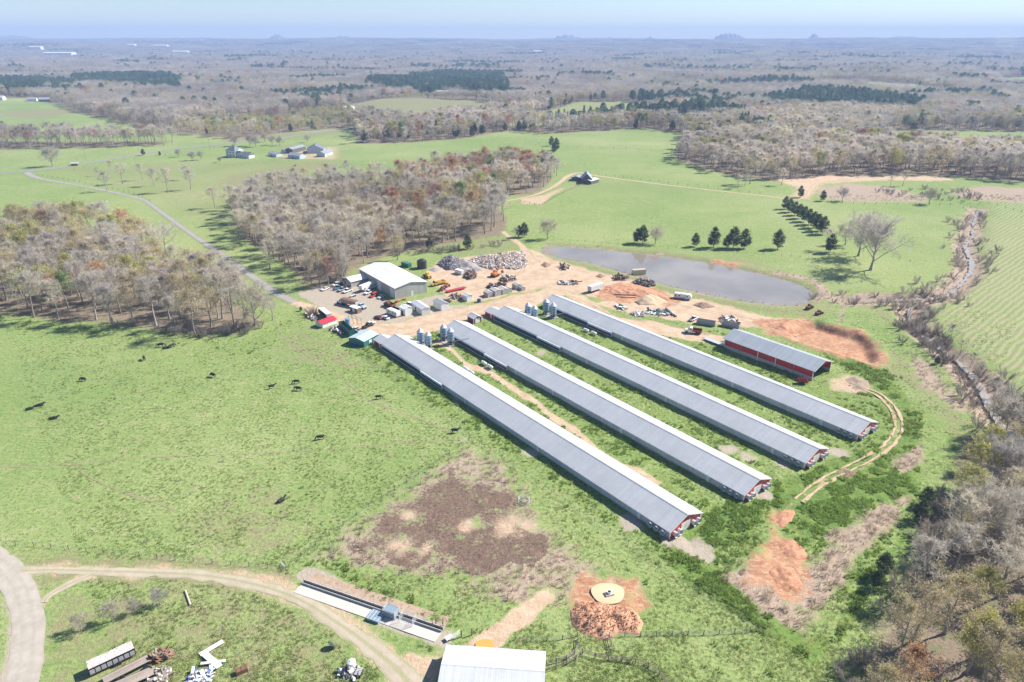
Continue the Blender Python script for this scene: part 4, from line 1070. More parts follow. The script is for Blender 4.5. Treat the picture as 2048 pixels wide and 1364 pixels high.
for k, (u, v, h, kd) in enumerate(((1113, 352, 40, 'bare'), (1030, 478, 30, 'bare'), (510, 652, 95, 'broad'), (545, 640, 60, 'bare'), (795, 520, 56, 'tanbud'), (690, 560, 60, 'tanbud'), (640, 575, 85, 'tanbud'), (540, 540, 75, 'bare'), (765, 505, 55, 'orange'))):
    tree_px(kd, u, v, h, {0: 'leafless tree behind the grey field barn', 1: 'thin leafless tree beside the pond track', 2: 'leafless tree standing off the wood corner in the pasture', 3: 'slim leafless tree by the wood corner and lane',
                          4: 'pale fuzzy tree behind the metal shop', 5: 'budding tree beside the shop lawn', 6: 'tall tan budding tree beside the lane and shop', 7: 'single leafless tree by the gravel lane', 8: 'orange budding tree behind the metal shop'}[k], i=k)
for k, (u, v, h) in enumerate(((162, 1262, 36), (225, 1242, 40), (270, 1225, 30), (322, 1209, 36))):
    tree_px('broad', u, v, h, 'small bare sapling on the dry grass inside the lane bend', 'row of bare saplings', i=k)
# brush along the creek and ditches
rg = np.random.default_rng(5)
bp_ = []
for ln, n, sd, lb in ((CREEK[10:], 230, 6.0, 'grey leafless bush on the bank of the winding creek'), (CREEK2, 18, 6, 'grey leafless bush along the narrow ditch')):
    for _ in range(n):
        q = ln[rg.integers(0, len(ln))] + rg.normal(0, sd, 2)
        if line_d(np.array([q[0]]), np.array([q[1]]), ln)[0] > 3: bp_.append((q, lb))
for poly, n, lb in ((P((1760, 615), (1850, 600), (1900, 690), (1960, 770), (1900, 740), (1830, 680)), 45, 'grey leafless bush in the thicket between pit and creek'), (P((1740, 388), (1800, 372), (1960, 385), (1990, 405), (1900, 405), (1800, 395)), 40, 'grey leafless bush beside the cleared brown field'), (P((560, 520), (690, 540), (700, 575), (650, 585), (600, 560)), 40, 'tan leafless bush in the rough ground by the shop lawn'), (P((740, 515), (930, 495), (1010, 490), (900, 508)), 26, 'leafless bush below the wood above the rubble yard'), (P((1880, 960), (1830, 1120), (1720, 1270), (1650, 1340), (1700, 1380), (1900, 1100)), 50, 'leafless bush on the lot side of the creek wood'), (P((230, 652), (420, 680), (480, 675), (540, 645), (520, 640), (400, 668), (250, 648)), 34, 'leafless bush at the pasture edge of the wood'), (P((620, 620), (655, 640), (640, 642), (610, 626)), 5, 'bare bush beside the roadside scrap')):
    x0, y0 = poly.min(0); x1, y1 = poly.max(0); c = 0
    while c < n:
        q = np.array([rg.uniform(x0, x1), rg.uniform(y0, y1)])
        if inside(q[:1], q[1:], poly)[0]: bp_.append((q, lb)); c += 1
for q, lb in bp_:
    s_ = rg.uniform(.6, 1.5); plant('brush', q[0], q[1], s_, ('large ' if s_ > 1.25 else 'small ' if s_ < .85 else '') + lb, 'bushes of the thickets', cat='bush')
for u, v, s, lb in ((1873, 728, .32, 'single dark evergreen shrub beside the creek brush'), (602, 622, .22, 'small evergreen bush at the lane side'), (633, 634, .26, 'evergreen bush next to the scrap by the dirt road')):
    q = G(u, v); plant('cedar', q.x, q.y, s, lb, cat='bush')
for u, v, s in ((1838, 1040, .62), (1850, 1010, .55), (1765, 1150, .6), (1752, 1175, .5)):
    q = G(u, v); plant('cedar', q.x, q.y, s, 'dark evergreen bush shading the edge of the straw covered ground', 'dark bushes along the lot edge', cat='bush')
for k, (u, v, h) in enumerate(((1818, 628, 40), (1845, 650, 36), (1885, 590, 34), (1860, 595, 30), (1900, 680, 40), (1920, 710, 36), (1940, 735, 40), (1790, 620, 24), (1870, 672, 34), (1955, 765, 46), (1985, 800, 60))):
    tree_px('bare', u, v, h, 'thin leafless tree leaning over the creek', 'slim trees along the creek', i=k)
for k, (u, v, h) in enumerate(((2030, 880, 130), (1995, 985, 120), (1960, 1090, 130), (2040, 1060, 120))):
    tree_px('broad', u, v, h, 'wide leafless tree at the edge of the creek wood', 'wide trees of the creek wood', i=k)
# ================================================================== poultry farm
def sheet_mat(name, col, axis=0, pitch=.92, rough=.42, var=.06, seam=.12, metal=0.0, dirt=None, damt=.0, spec=.5):
    """ribbed metal sheeting: seams every pitch metres along an object axis, sheet to sheet tone changes, faint stains"""
    m = bpy.data.materials.new(name); N, L = nodes_of(m); b = N['Principled BSDF']
    b.inputs['Roughness'].default_value = rough; b.inputs['Metallic'].default_value = metal; b.inputs['Specular IOR Level'].default_value = spec
    tc = N.new('ShaderNodeTexCoord'); sp = N.new('ShaderNodeSeparateXYZ'); L.new(tc.outputs['Object'], sp.inputs[0])
    def mth(op, a, c=None):
        q = N.new('ShaderNodeMath'); q.operation = op
        for i, s in enumerate((a, c)):
            if s is None: continue
            if isinstance(s, (int, float)): q.inputs[i].default_value = s
            else: L.new(s, q.inputs[i])
        return q.outputs[0]
    x = mth('DIVIDE', sp.outputs[axis], pitch); fr = mth('FRACT', x); fl = mth('FLOOR', x)
    wn_ = N.new('ShaderNodeTexWhiteNoise'); wn_.noise_dimensions = '1D'; L.new(fl, wn_.inputs['W'])
    ln = mth('GREATER_THAN', fr, .86)
    tone = mth('ADD', mth('MULTIPLY', mth('SUBTRACT', wn_.outputs['Value'], .5), var * 2), 1.0)
    tone = mth('SUBTRACT', tone, mth('MULTIPLY', ln, seam))
    n = N.new('ShaderNodeTexNoise'); n.inputs['Scale'].default_value = .18; n.inputs['Detail'].default_value = 6; n.inputs['Roughness'].default_value = .7; L.new(tc.outputs['Object'], n.inputs['Vector'])
    r = N.new('ShaderNodeMapRange'); r.inputs[1].default_value = .3; r.inputs[2].default_value = .7; r.inputs[3].default_value = .90; r.inputs[4].default_value = 1.07; L.new(n.outputs[0], r.inputs[0])
    hs = N.new('ShaderNodeHueSaturation'); hs.inputs['Color'].default_value = (*col, 1); L.new(mth('MULTIPLY', tone, r.outputs[0]), hs.inputs['Value'])
    out = hs.outputs[0]
    if dirt:
        mx = N.new('ShaderNodeMix'); mx.data_type = 'RGBA'; n3 = N.new('ShaderNodeTexNoise'); n3.inputs['Scale'].default_value = .8; n3.inputs['Detail'].default_value = 7; n3.inputs['Roughness'].default_value = .7
        L.new(tc.outputs['Object'], n3.inputs['Vector']); r3 = N.new('ShaderNodeMapRange'); r3.inputs[1].default_value = .66 - damt * .4; r3.inputs[2].default_value = .76 - damt * .3; L.new(n3.outputs[0], r3.inputs[0])
        L.new(r3.outputs[0], mx.inputs[0]); L.new(out, mx.inputs[6]); mx.inputs[7].default_value = (*dirt, 1); out = mx.outputs[2]
    L.new(out, b.inputs['Base Color'])
    w = N.new('ShaderNodeTexWave'); w.bands_direction = 'XYZ'[axis]; w.inputs['Scale'].default_value = 1 / pitch * .8; L.new(tc.outputs['Object'], w.inputs['Vector'])
    bp = N.new('ShaderNodeBump'); bp.inputs['Strength'].default_value = .25; bp.inputs['Distance'].default_value = .03; L.new(w.outputs['Fac'], bp.inputs['Height']); L.new(bp.outputs[0], b.inputs['Normal'])
    return m
M_ROOF = sheet_mat('pale ribbed roof sheets', (.48, .485, .50), 0, .92, var=.035, seam=.07, dirt=(.41, .385, .36), damt=.10)
M_SIDE = sheet_mat('pale ribbed wall sheets', (.50, .53, .57), 0, .92, seam=.08)
M_REDX = sheet_mat('red ribbed wall sheets', (.46, .026, .030), 0, .92, seam=.15)
M_REDY = sheet_mat('red ribbed gable sheets', (.50, .032, .040), 1, .92, seam=.15)
M_WHITE = mat('white painted trim', (.72, .72, .70), .5, var=.08)
M_DOORW = mat('white door panels', (.70, .70, .68), .5, var=.10)
M_GALV = mat('galvanised steel', (.60, .61, .62), .42, .1, var=.14, scale=2)
M_FANB = mat('dark fan mouth', (.035, .038, .042), .7, var=.2)
M_PAD = mat('dark blue cooling pad', (.045, .060, .10), .85, var=.25, scale=1.5)
M_CONC = mat('grey concrete', (.42, .40, .37), .9, var=.16, scale=.7, dirt=(.30, .26, .21), dirt_amt=.1)
M_CONCP = mat('pale new concrete', (.50, .47, .42), .9, var=.10, scale=.6, dirt=(.50, .44, .36), dirt_amt=.05)
M_SILO = sheet_mat('blue grey silo rings', (.155, .255, .36), 2, .82, rough=.4, metal=.1, seam=.25, var=.1)
M_GLASS = mat('dark window glass', (.03, .035, .045), .12, var=.05, spec=.6)
M_TIMB = mat('weathered timber', (.26, .22, .18), .9, var=.3, scale=1.2, rand=.2)
M_DARK = mat('dark rubber', (.025, .025, .027), .8, var=.2)
M_TANKW = mat('white tank paint', (.74, .74, .73), .35, var=.06)

TH = R(-51.87); FARD = np.array([-math.cos(TH), -math.sin(TH)]); RZH = math.atan2(FARD[1], FARD[0])
EH, RISE, HW = 2.42, 2.47, 6.40
def make_fan(t, x, y, z, face, kind='fan'):
    """round exhaust fan cone; face: angle it blows towards (local)"""
    d = Vector((math.cos(face), math.sin(face), 0)); M = Matrix.Translation((x, y, z)) @ Matrix.Rotation(face, 4, 'Z') @ Matrix.Rotation(PI / 2, 4, 'Y')
    f = MB().lathe([(.62, 0), (.66, .55), (.76, 1.05), (.79, 1.08), (.73, 1.08), (.64, .55), (.60, .2)], n=18, M=M).build('fan', M_GALV, t)
    MB().lathe([(.60, .16), (.60, .22)], n=18, M=M).build('fan_mouth', M_FANB, f)
    b = MB()
    for k in range(6):
        a = k * PI / 3; b._add([(0, 0, .34), (.56 * math.cos(a - .25), .56 * math.sin(a - .25), .30), (.56 * math.cos(a + .25), .56 * math.sin(a + .25), .40)], [(0, 1, 2)], M)
    b.lathe([(.07, .3), (.07, .42)], n=8, M=M); b.build('fan_blades', M_GALV, f)
    return f
def poultry_house(i, x, y, L, label):
    t = thing('poultry_house', label, 'poultry house', (x, y, 0), RZH, 'poultry houses')
    wy = HW - .42; rt = RISE / HW
    MB().b3(0, L, wy - .12, wy, -.5, EH + .12).build('side_wall', M_SIDE, t); MB().b3(0, L, -wy, -wy + .12, -.5, EH + .12).build('side_wall', M_SIDE, t)
    MB().b3(-.03, L + .03, wy, wy + .05, -.5, .42).build('foundation', M_CONC, t)
    ze = EH + rt * .42
    # gable ends: pale lower wall, red upper wall
    for x0, x1, s in ((-.1, .06, -1), (L - .06, L + .1, 1)):
        MB().b3(x0, x1, -wy + .125, wy - .125, -.5, 2.0).build('end_wall', M_REDY if s < 0 else M_SIDE, t)
        MB().prismx([(-wy, 2.004), (wy, 2.004), (wy, ze - .06), (0, EH + RISE - .12), (-wy, ze - .06)], x0, x1).build('gable', M_REDY, t)
    # roof
    for s in (1, -1):
        MB().prismx([(0.0, EH + RISE), (s * HW, EH), (s * HW, EH - .07), (0.0, EH + RISE - .09)][::s], -.45, L + .35).build('roof_slope', M_ROOF, t)
        MB().prismx([(0.03 * s, EH + RISE - .02), (s * (HW + .02), EH - .02), (s * (HW + .02), EH - .24), (0.03 * s, EH + RISE - .26)][::s], -.50, -.453).build('rake_trim', M_WHITE, t)
        MB().b3(-.14, .02, s * (wy + .0) - .1, s * (wy + .0) + .1, -.4, EH + .05).build('corner_trim', M_WHITE, t)
        MB().b3(-.44, L + .34, s * HW + s * .01, s * HW + s * .09, EH - .17, EH - .04).build('gutter', M_WHITE, t)
    MB().prismx([(0, EH + RISE + .07), (.30, EH + RISE - .06), (.28, EH + RISE - .10), (0, EH + RISE + .03), (-.28, EH + RISE - .10), (-.30, EH + RISE - .06)], -.47, L + .37).build('ridge_cap', M_ROOF, t)
    # end doors
    for k in (-1, 1):
        d = MB().b3(-.19, -.11, .02 * k, 1.75 * k, 0, 2.55).build('end_door', M_DOORW, t)
        MB().b3(-.22, -.192, .15 * k, .22 * k, 1.0, 1.25).build('handle', M_DARK, d)
    # fans
    for yy in (2.75, 4.55, -2.75, -4.55): make_fan(t, -.1, yy, 1.15, PI)
    for xx in (1.7, 3.7, 5.7):
        make_fan(t, xx, wy, 1.30, PI / 2); make_fan(t, xx, -wy, 1.30, -PI / 2)
    # side doors, vents
    for xx in ((.075, .30, .52, .66) if i in (1, 3) else (.065, .34, .60, .70)):
        d = MB().b3(L * xx, L * xx + 1.1, wy + .0, wy + .08, .1, 2.15).build('side_door', M_DOORW, t)
        MB().b3(L * xx - .14, L * xx - .02, wy + .0, wy + .22, .1, 2.25).build('door_post', M_SIDE, t)
    for k in range(16):
        xx = 12 + k * (L - 62) / 16; MB().b3(xx, xx + 1.2, wy, wy + .05, 1.75, 2.1).build('air_inlet', M_GALV, t)
    MB().b3(8, L - 46, wy + .0, wy + .035, .46, .58).build('wall_rail', M_WHITE, t)
    # evaporative cooling wall at the far end
    c0 = L - 45
    p = MB().b3(c0, L - 1.0, wy + .15, wy + .75, .35, 2.0).build('cooling_pad', M_PAD, t)
    MB().b3(c0 - .05, L - .9, wy + .12, wy + .86, 2.0, 2.16).build('pad_cap', M_SIDE, p)
    MB().b3(c0 - .05, L - .9, wy + .12, wy + .88, .18, .34).build('pad_trough', M_WHITE, p)
    for xx in (c0 - .12, c0 + 14, L - .95): MB().b3(xx, xx + .14, wy + .1, wy + .84, .15, 2.2).build('pad_post', M_WHITE, p)
    MB().b3(c0 - .3, c0 + 14, wy + .14, wy + 1.25, 1.55, 2.28).build('pad_hood', M_SIDE, p)
    MB().tube([(c0 - .4, wy + 1.1, .3), (c0 - .4, wy + 1.1, 1.9), (c0 - .4, wy + .3, 1.9)], [.06] * 3, 6).build('feed_pipe', M_WHITE, p)
    if i in (0, 2):     # control room with its own lower roof
        a = L + .1; b_ = L + 6.2; yc, hw2 = 3.0, 3.7
        e = MB().b3(a, b_, yc - hw2 + .3, yc + hw2 - .3, -.4, 2.1).build('control_room', M_REDX, t)
        MB().prismx([(yc - hw2 + .3, 2.1), (yc + hw2 - .3, 2.1), (yc, 3.35)], b_ - .12, b_).build('gable', M_REDY, e)
        for s in (1, -1): MB().prismx([(yc, 3.5), (yc + s * hw2, 2.12), (yc + s * hw2, 2.05), (yc, 3.42)][::s], L + .36, b_ + .4).build('roof_slope', M_ROOF, e)
        MB().b3(a + 1.0, a + 2.0, yc + hw2 - .3, yc + hw2 - .24, 0, 2.0).build('door', M_DOORW, e)
    return t
HS = [(44.08, 144.23, 148.4, 'first poultry house, nearest the black cattle pasture fence'), (67.20, 159.51, 148.5, 'second poultry house, next to the one along the pasture fence'),
      (89.64, 175.10, 150.6, 'third poultry house, with small red shed by its far end'), (112.01, 190.69, 150.4, 'fourth poultry house, facing the open red litter barn')]
for i, h in enumerate(HS): poultry_house(i, *h)
def hloc(i, along, lat, z=0.0):
    """point beside house i: metres from its fan end, metres to its shaded side"""
    x, y = HS[i][0] + FARD[0] * along - FARD[1] * lat, HS[i][1] + FARD[1] * along + FARD[0] * lat
    return Vector((x, y, z))

# ------------------------------------------------------------------ feed silos
def feed_silo(p, label):
    t = thing('feed_silo', label, 'silo', p, RZH + random.uniform(-.2, .2), 'feed silos')
    r = 1.38
    b = MB().lathe([(r, 2.45), (r, 6.1)], n=20); b.sm = False; b.build('silo_body', M_SILO, t)
    rf = MB().lathe([(r + .06, 6.08), (r * .55, 6.85), (.30, 7.35), (.30, 7.42), (.0, 7.5)], n=20).build('silo_roof', M_GALV, t)
    MB().lathe([(.34, 7.38), (.36, 7.5), (.0, 7.62)], n=12).build('lid', M_GALV, rf)
    MB().lathe([(.22, .75), (r - .01, 2.47)], n=20).build('hopper', M_SILO, t)
    for k in range(6):
        a = k * PI / 3; MB().box((math.cos(a) * (r + .04), math.sin(a) * (r + .04), 2.1), (.12, .12, 4.2), rz=a).build('leg', M_GALV, t)
    ri = MB()
    for z in (1.0, 2.45, 3.8, 5.1): ri.lathe([(r + .02, z), (r + .08, z), (r + .08, z + .07), (r + .02, z + .07), (r + .02, z)], n=20)
    ri.build('hoop', M_GALV, t)
    l = MB()
    for s in (-.2, .2): l.bar((r + .2, s, .4), (r + .2, s, 6.4), .05)
    for k in range(20): l.bar((r + .2, -.2, .5 + k * .3), (r + .2, .2, .5 + k * .3), .035)
    l.build('ladder', M_GALV, t)
    return t
SILO = [(0, 129, -9.6, 'first'), (0, 125.6, -9.2, 'first'), (1, 140.5, 8.0, 'second'), (1, 136.8, 8.0, 'second'), (2, 139.0, -9.4, 'third'), (2, 135.2, -9.0, 'third'), (3, 143.0, 8.0, 'fourth'), (3, 139.0, 8.0, 'fourth')]
PX_SILO = [(842, 690), (857, 697), (888, 681), (902, 689), (1056, 636), (1069, 642), (1092, 628), (1106, 636)]
for k, ((u, v), q) in enumerate(zip(PX_SILO, SILO)):
    p = G(u, v); feed_silo((p.x, p.y, p.z - .1), '%s blue grey feed silo on legs at the end of the %s poultry house' % (('rear', 'front')[k % 2], q[3]))
for k in range(4):
    a = G(*PX_SILO[2 * k]); b = G(*PX_SILO[2 * k + 1]); h = hloc(k, HS[k][2] - 22, 0, 4.2)
    m = MB().tube([(a.x, a.y, .9), (b.x, b.y, 1.1), (b.x + (h.x - b.x) * .55, b.y + (h.y - b.y) * .55, 3.4)], [.09] * 3, 8)
    tag(m.build('auger_pipe', M_GALV), 'grey feed auger pipe from the silos into the %s poultry house' % ('first', 'second', 'third', 'fourth')[k], 'pipe')
    c = (a + b) / 2
    s = MB().box((c.x, c.y, .02), (8.5, 4.0, .3), rz=RZH).build('concrete_pad', M_CONC); tag(s, 'concrete pad under the feed silos of the %s poultry house' % ('first', 'second', 'third', 'fourth')[k], 'pad')
# ------------------------------------------------------------------ gas tanks
def gas_tank(p, rz, label, group='white gas tanks', L=3.3, r=.56):
    t = thing('gas_tank', label, 'tank', p, rz, group)
    pr = [(0, -L / 2)] + [(r * math.sin(a), -L / 2 + r * (1 - math.cos(a))) for a in (.5, 1.0, 1.3, PI / 2)] + [(r * math.sin(a), L / 2 - r * (1 - math.cos(a))) for a in (PI / 2, 1.3, 1.0, .5)] + [(0, L / 2)]
    b = MB().lathe(pr, n=16, M=Matrix.Translation((0, 0, r + .45)) @ Matrix.Rotation(PI / 2, 4, 'Y')); b.sm = True; b.build('tank_body', M_TANKW, t)
    for s in (-1, 1): MB().b3(s * L * .28 - .12, s * L * .28 + .12, -.5, .5, -.1, .62).build('saddle', M_CONC, t)
    MB().lathe([(.2, 2 * r + .43), (.2, 2 * r + .62), (.08, 2 * r + .68)], n=10).build('valve_dome', M_TANKW, t)
    return t
for k, (u, v) in enumerate(((968, 730), (980, 737), (931, 741), (942, 748), (1172, 664), (1187, 669.5), (1147, 674), (1157, 680))):
    p = G(u, v); gas_tank((p.x, p.y, p.z - .05), RZH, ('white gas tank beside the cooling wall of the second poultry house', 'white gas tank on the sunny side of the first poultry house', 'white gas tank beside the cooling wall of the fourth poultry house', 'white gas tank on the sunny side of the third poultry house')[k // 2])

# ------------------------------------------------------------------ gabled metal or timber buildings
def gabled(name, label, cat, A, rz, L, W, he, rise, wall, roof, trim=None, doors=(), wins=(), over=.35, wall2=None, group=None, gable=None, skip=(), found=.4, ridge=True):
    """local X 0..L along the ridge, Y 0..W; doors: (side, pos, width, height, material) with side in 'sneW' = y0,yW,x0,xL"""
    t = thing(name, label, cat, A, rz, group)
    wall2 = wall2 or wall; gable = gable or wall2
    if 's' not in skip: MB().b3(0, L, 0, .12, -found, he).build('wall', wall, t)
    if 'n' not in skip: MB().b3(0, L, W - .12, W, -found, he).build('wall', wall, t)
    if 'w' not in skip: MB().b3(.0, .12, .125, W - .125, -found, he).build('wall', wall2, t)
    if 'e' not in skip: MB().b3(L - .12, L, .125, W - .125, -found, he).build('wall', wall2, t)
    for x0, x1 in ((.003, .123), (L - .123, L - .003)):
        MB().prismx([(0, he + .002), (W, he + .002), (W / 2, he + rise)], x0, x1).build('gable', gable, t)
    sl = rise / (W / 2); z1 = he - sl * over + .05; zt = he + rise + .05
    for s in (0, 1):
        q = [(W / 2, zt), (-over, z1), (-over, z1 - .07), (W / 2, zt - .08)] if s == 0 else [(W / 2, zt), (W + over, z1), (W + over, z1 - .07), (W / 2, zt - .08)][::-1]
        MB().prismx(q, -over, L + over).build('roof_slope', roof, t)
    if ridge: MB().prismx([(W / 2, zt + .06), (W / 2 + .25, zt - .05), (W / 2, zt + .02), (W / 2 - .25, zt - .05)], -over - .02, L + over + .02).build('ridge_cap', roof, t)
    if trim:
        for x0 in (-over - .04, L + over + .003):
            MB().prismx([(W / 2, zt - .01), (-over, z1 - .01), (-over, z1 - .2), (W / 2, zt - .2), (W + over, z1 - .2), (W + over, z1 - .01)], x0, x0 + .04).build('rake_trim', trim, t)
        for xx, yy in ((0, 0), (L, 0), (0, W), (L, W)):
            MB().b3(xx - .08, xx + .08, yy - .08, yy + .08, -.2, he - .05).build('corner_trim', trim, t)
    for kind, lst in (('door', doors), ('window', wins)):
        for d in lst:
            sd_, p, w, h, mt = d[:5]; z0 = d[5] if len(d) > 5 else (0 if kind == 'door' else 1.0)
            if sd_ == 's': o = MB().b3(p, p + w, -.06, -.004, z0, z0 + h).build(kind, mt, t); fr = MB().b3(p - .1, p + w + .1, -.03, -.002, z0 - (.1 if z0 else 0), z0 + h + .1)
            elif sd_ == 'n': o = MB().b3(p, p + w, W + .004, W + .06, z0, z0 + h).build(kind, mt, t); fr = MB().b3(p - .1, p + w + .1, W + .002, W + .03, z0 - (.1 if z0 else 0), z0 + h + .1)
            elif sd_ == 'w': o = MB().b3(-.06, -.004, p, p + w, z0, z0 + h).build(kind, mt, t); fr = MB().b3(-.03, -.002, p - .1, p + w + .1, z0 - (.1 if z0 else 0), z0 + h + .1)
            else: o = MB().b3(L + .004, L + .06, p, p + w, z0, z0 + h).build(kind, mt, t); fr = MB().b3(L + .002, L + .03, p - .1, p + w + .1, z0 - (.1 if z0 else 0), z0 + h + .1)
            fr.build('frame', M_WHITE, o)
    return t
def span(a, b):
    A = G(*a); B = G(*b); return A, math.atan2(B.y - A.y, B.x - A.x), (B - A).length

# small red shed by the third house
M_RSHED = sheet_mat('barn red boards', (.24, .035, .035), 0, .3, rough=.7, seam=.2)
hp = hloc(2, 151.5, 12.2)
gabled('red_shed', 'small dark red shed with white roll door by the third poultry house', 'shed', hp, RZH, 4.6, 4.2, 2.5, .95, M_RSHED, M_ROOF, M_WHITE, doors=[('w', .9, 2.4, 2.2, M_DOORW)])
# litter barn
M_CONCW = mat('stained concrete base', (.40, .38, .37), .9, var=.2, scale=1.0, dirt=(.20, .19, .18), dirt_amt=.2)
A, rz, L = span((1624, 762), (1447, 696))
W = 12.5
t = thing('litter_barn', 'long open fronted red barn with grey metal roof and white posts', 'barn', (A.x, A.y, 0), rz)
# local X runs away from the open front, local -Y is the sunny side
M_ROOFD = sheet_mat('grey ribbed barn roof', (.36, .39, .42), 0, .92, dirt=(.30, .30, .30), damt=-.1)
he, rise = 4.3, 2.3
MB().b3(0, L, -.18, 0, -.4, 1.5).build('concrete_base', M_CONCW, t); MB().b3(0, L, -W, -W + .18, -.4, 1.5).build('concrete_base', M_CONCW, t); MB().b3(L - .18, L, -W + .19, -.19, -.4, 1.5).build('concrete_base', M_CONCW, t)
MB().b3(.06, L, -.13, -.03, 1.52, 3.75).build('wall', M_REDX, t); MB().b3(.06, L, -W + .03, -W + .13, 1.52, 3.75).build('wall', M_REDX, t)
MB().b3(L - .13, L - .02, -W + .14, -.14, 1.52, he).build('wall', M_REDY, t)
for x0 in (.0, L - .12):
    MB().prismx([(-.02, he - .35), (0, he), (-W / 2, he + rise), (-W, he), (-W + .02, he - .35), (-W * .75, he + rise * .12), (-W * .25, he + rise * .12)] if x0 == 0 else [(0, he), (-W / 2, he + rise), (-W, he)], x0, x0 + .12).build('gable', M_REDY, t)
for k in range(6):
    xx = .1 + k * (L - .3) / 5
    for yy in (.02, -W - .02): MB().b3(xx - .12, xx + .12, yy - .09, yy + .09, -.3, he).build('post', M_WHITE if k in (0, 2, 3, 5) else M_TIMB, t)
sl = rise / (W / 2)
for s in (1, -1):
    yc = -W / 2; q = [(yc, he + rise + .1), (yc + s * (W / 2 + .6), he - .6 * sl + .1), (yc + s * (W / 2 + .6), he - .6 * sl + .02), (yc, he + rise + .01)][::s]
    MB().prismx(q, -.6, L + .6).build('roof_slope', M_ROOFD, t)
    MB().prismx([(yc, he + rise + .09), (yc + s * (W / 2 + .6), he - .6 * sl + .09), (yc + s * (W / 2 + .6), he - .6 * sl - .14), (yc, he + rise - .14)][::s], -.66, -.604).build('rake_trim', M_WHITE, t)
for k in range(9):
    xx = 3 + k * (L - 6) / 8; MB().prismx([(-.3, he - .25), (-W + .3, he - .25), (-W / 2, he + rise - .1), (-W / 2, he + rise - .25), (-W + 1.6, he - .1), (-1.6, he - .1)], xx, xx + .1).build('truss', M_TIMB, t)
# metal shop
A = G(791, 598.5); e1 = np.array(G0(791.8, 579.3, 5.6)); e2 = np.array(G0(720.7, 539.5, 5.6)); B = G(860, 587.5)
rz = math.atan2(e2[1] - e1[1], e2[0] - e1[0]); L = float(np.hypot(*(e2 - e1))); W = float(abs(-math.sin(rz) * (B.x - A.x) + math.cos(rz) * (B.y - A.y)))
M_SHOPR = sheet_mat('shop roof sheets', (.68, .685, .69), 0, .92, seam=.06); M_SHOPW = sheet_mat('tan grey wall sheets', (.42, .40, .37), 0, .92); M_SHOPY = sheet_mat('tan grey end sheets', (.43, .41, .38), 1, .92, seam=.2)
def flip(t):   # build on the other side of the base line
    t.scale = (1, -1, 1); return t
O = A + Vector((math.sin(rz), -math.cos(rz), 0)) * W
gabled('metal_shop', 'large grey metal shop building with white roof in the truck yard', 'shop', (O.x, O.y, 0), rz, L, W, 5.6, 1.6, M_SHOPW, M_SHOPR, M_WHITE,
       doors=[('n', 1.6, 3.6, 4.4, M_DOORW), ('n', 15, 3.6, 4.4, M_DOORW), ('n', 21.5, 1.2, 2.2, M_DOORW), ('w', W * .44, 1.1, 2.2, M_DOORW)], wins=[('n', 24, 1.6, 1.2, M_GLASS)], wall2=M_SHOPY)
def shop_at(along, out, z=0): return Vector((A_S.x + math.cos(RZ_S) * along - math.sin(RZ_S) * out, A_S.y + math.sin(RZ_S) * along + math.cos(RZ_S) * out, z))
A_S, RZ_S = A.copy(), rz
# smaller block in front of the shop
A2, rz2, L2 = span((703.6, 575), (686.5, 567.5))
O2 = A2
gabled('shop_office', 'low grey office block with pale roof joined to the metal shop', 'building', (A2.x, A2.y, 0), rz2 - PI / 2, 11.5, L2, 3.0, 1.3, M_SHOPW, M_SHOPR, M_WHITE, doors=[('w', .8, 3.2, 2.5, M_DOORW), ('w', L2 - 4.2, 3.2, 2.5, M_DOORW)], wall2=M_SHOPY)
# ================================================================== vehicles
def paint(name, c, rough=.35): return mat('paint ' + name, c, rough, var=.07, scale=1.2, spec=.5, dirt=(.34, .27, .2), dirt_amt=-.05)
PW = paint('white', (.72, .72, .70)); PS = paint('silver', (.48, .50, .52)); PR = paint('red', (.45, .035, .03)); PB = paint('blue', (.05, .22, .36)); PG = paint('grey', (.30, .31, .32)); PK = paint('black', (.03, .03, .033))
PY = paint('yellow', (.62, .40, .06)); PO = paint('orange', (.55, .16, .04)); PGR = paint('green', (.05, .17, .15)); PM = paint('maroon', (.22, .025, .025)); PLB = paint('pale blue', (.30, .42, .50)); PT = paint('tan', (.52, .44, .30))
M_RUST = mat('rusty steel', (.20, .10, .06), .85, var=.35, scale=1.5, rand=.2)
M_RIM = mat('grey wheel rim', (.42, .42, .42), .5)
M_LAMP = mat('lamp glass', (.75, .74, .70), .2)
def wheel(t, x, y, r=.36, w=.24):
    M = Matrix.Translation((x, y, r)) @ Matrix.Rotation(PI / 2, 4, 'X')
    o = MB().lathe([(r * .55, -w / 2), (r * .95, -w / 2), (r, -w * .3), (r, w * .3), (r * .95, w / 2), (r * .55, w / 2)], n=14, M=M).build('wheel', M_DARK, t)
    MB().lathe([(r * .54, -w * .45), (r * .54, w * .45)], n=12, M=M).build('rim', M_RIM, o)
def lamps(t, x, y, z, d=1):
    for s in (-1, 1): MB().box((x + d * .02, s * y, z), (.06, .3, .16)).build('headlight', M_LAMP, t)
def vroot(name, label, cat, u, v, hu, hv, group=None):
    """stand at pixel (u,v), nose pointing towards pixel (hu,hv)"""
    p = G(u, v); q = G(hu, hv); return thing(name, label, cat, (p.x, p.y, p.z + .04), math.atan2(q.y - p.y, q.x - p.x), group)
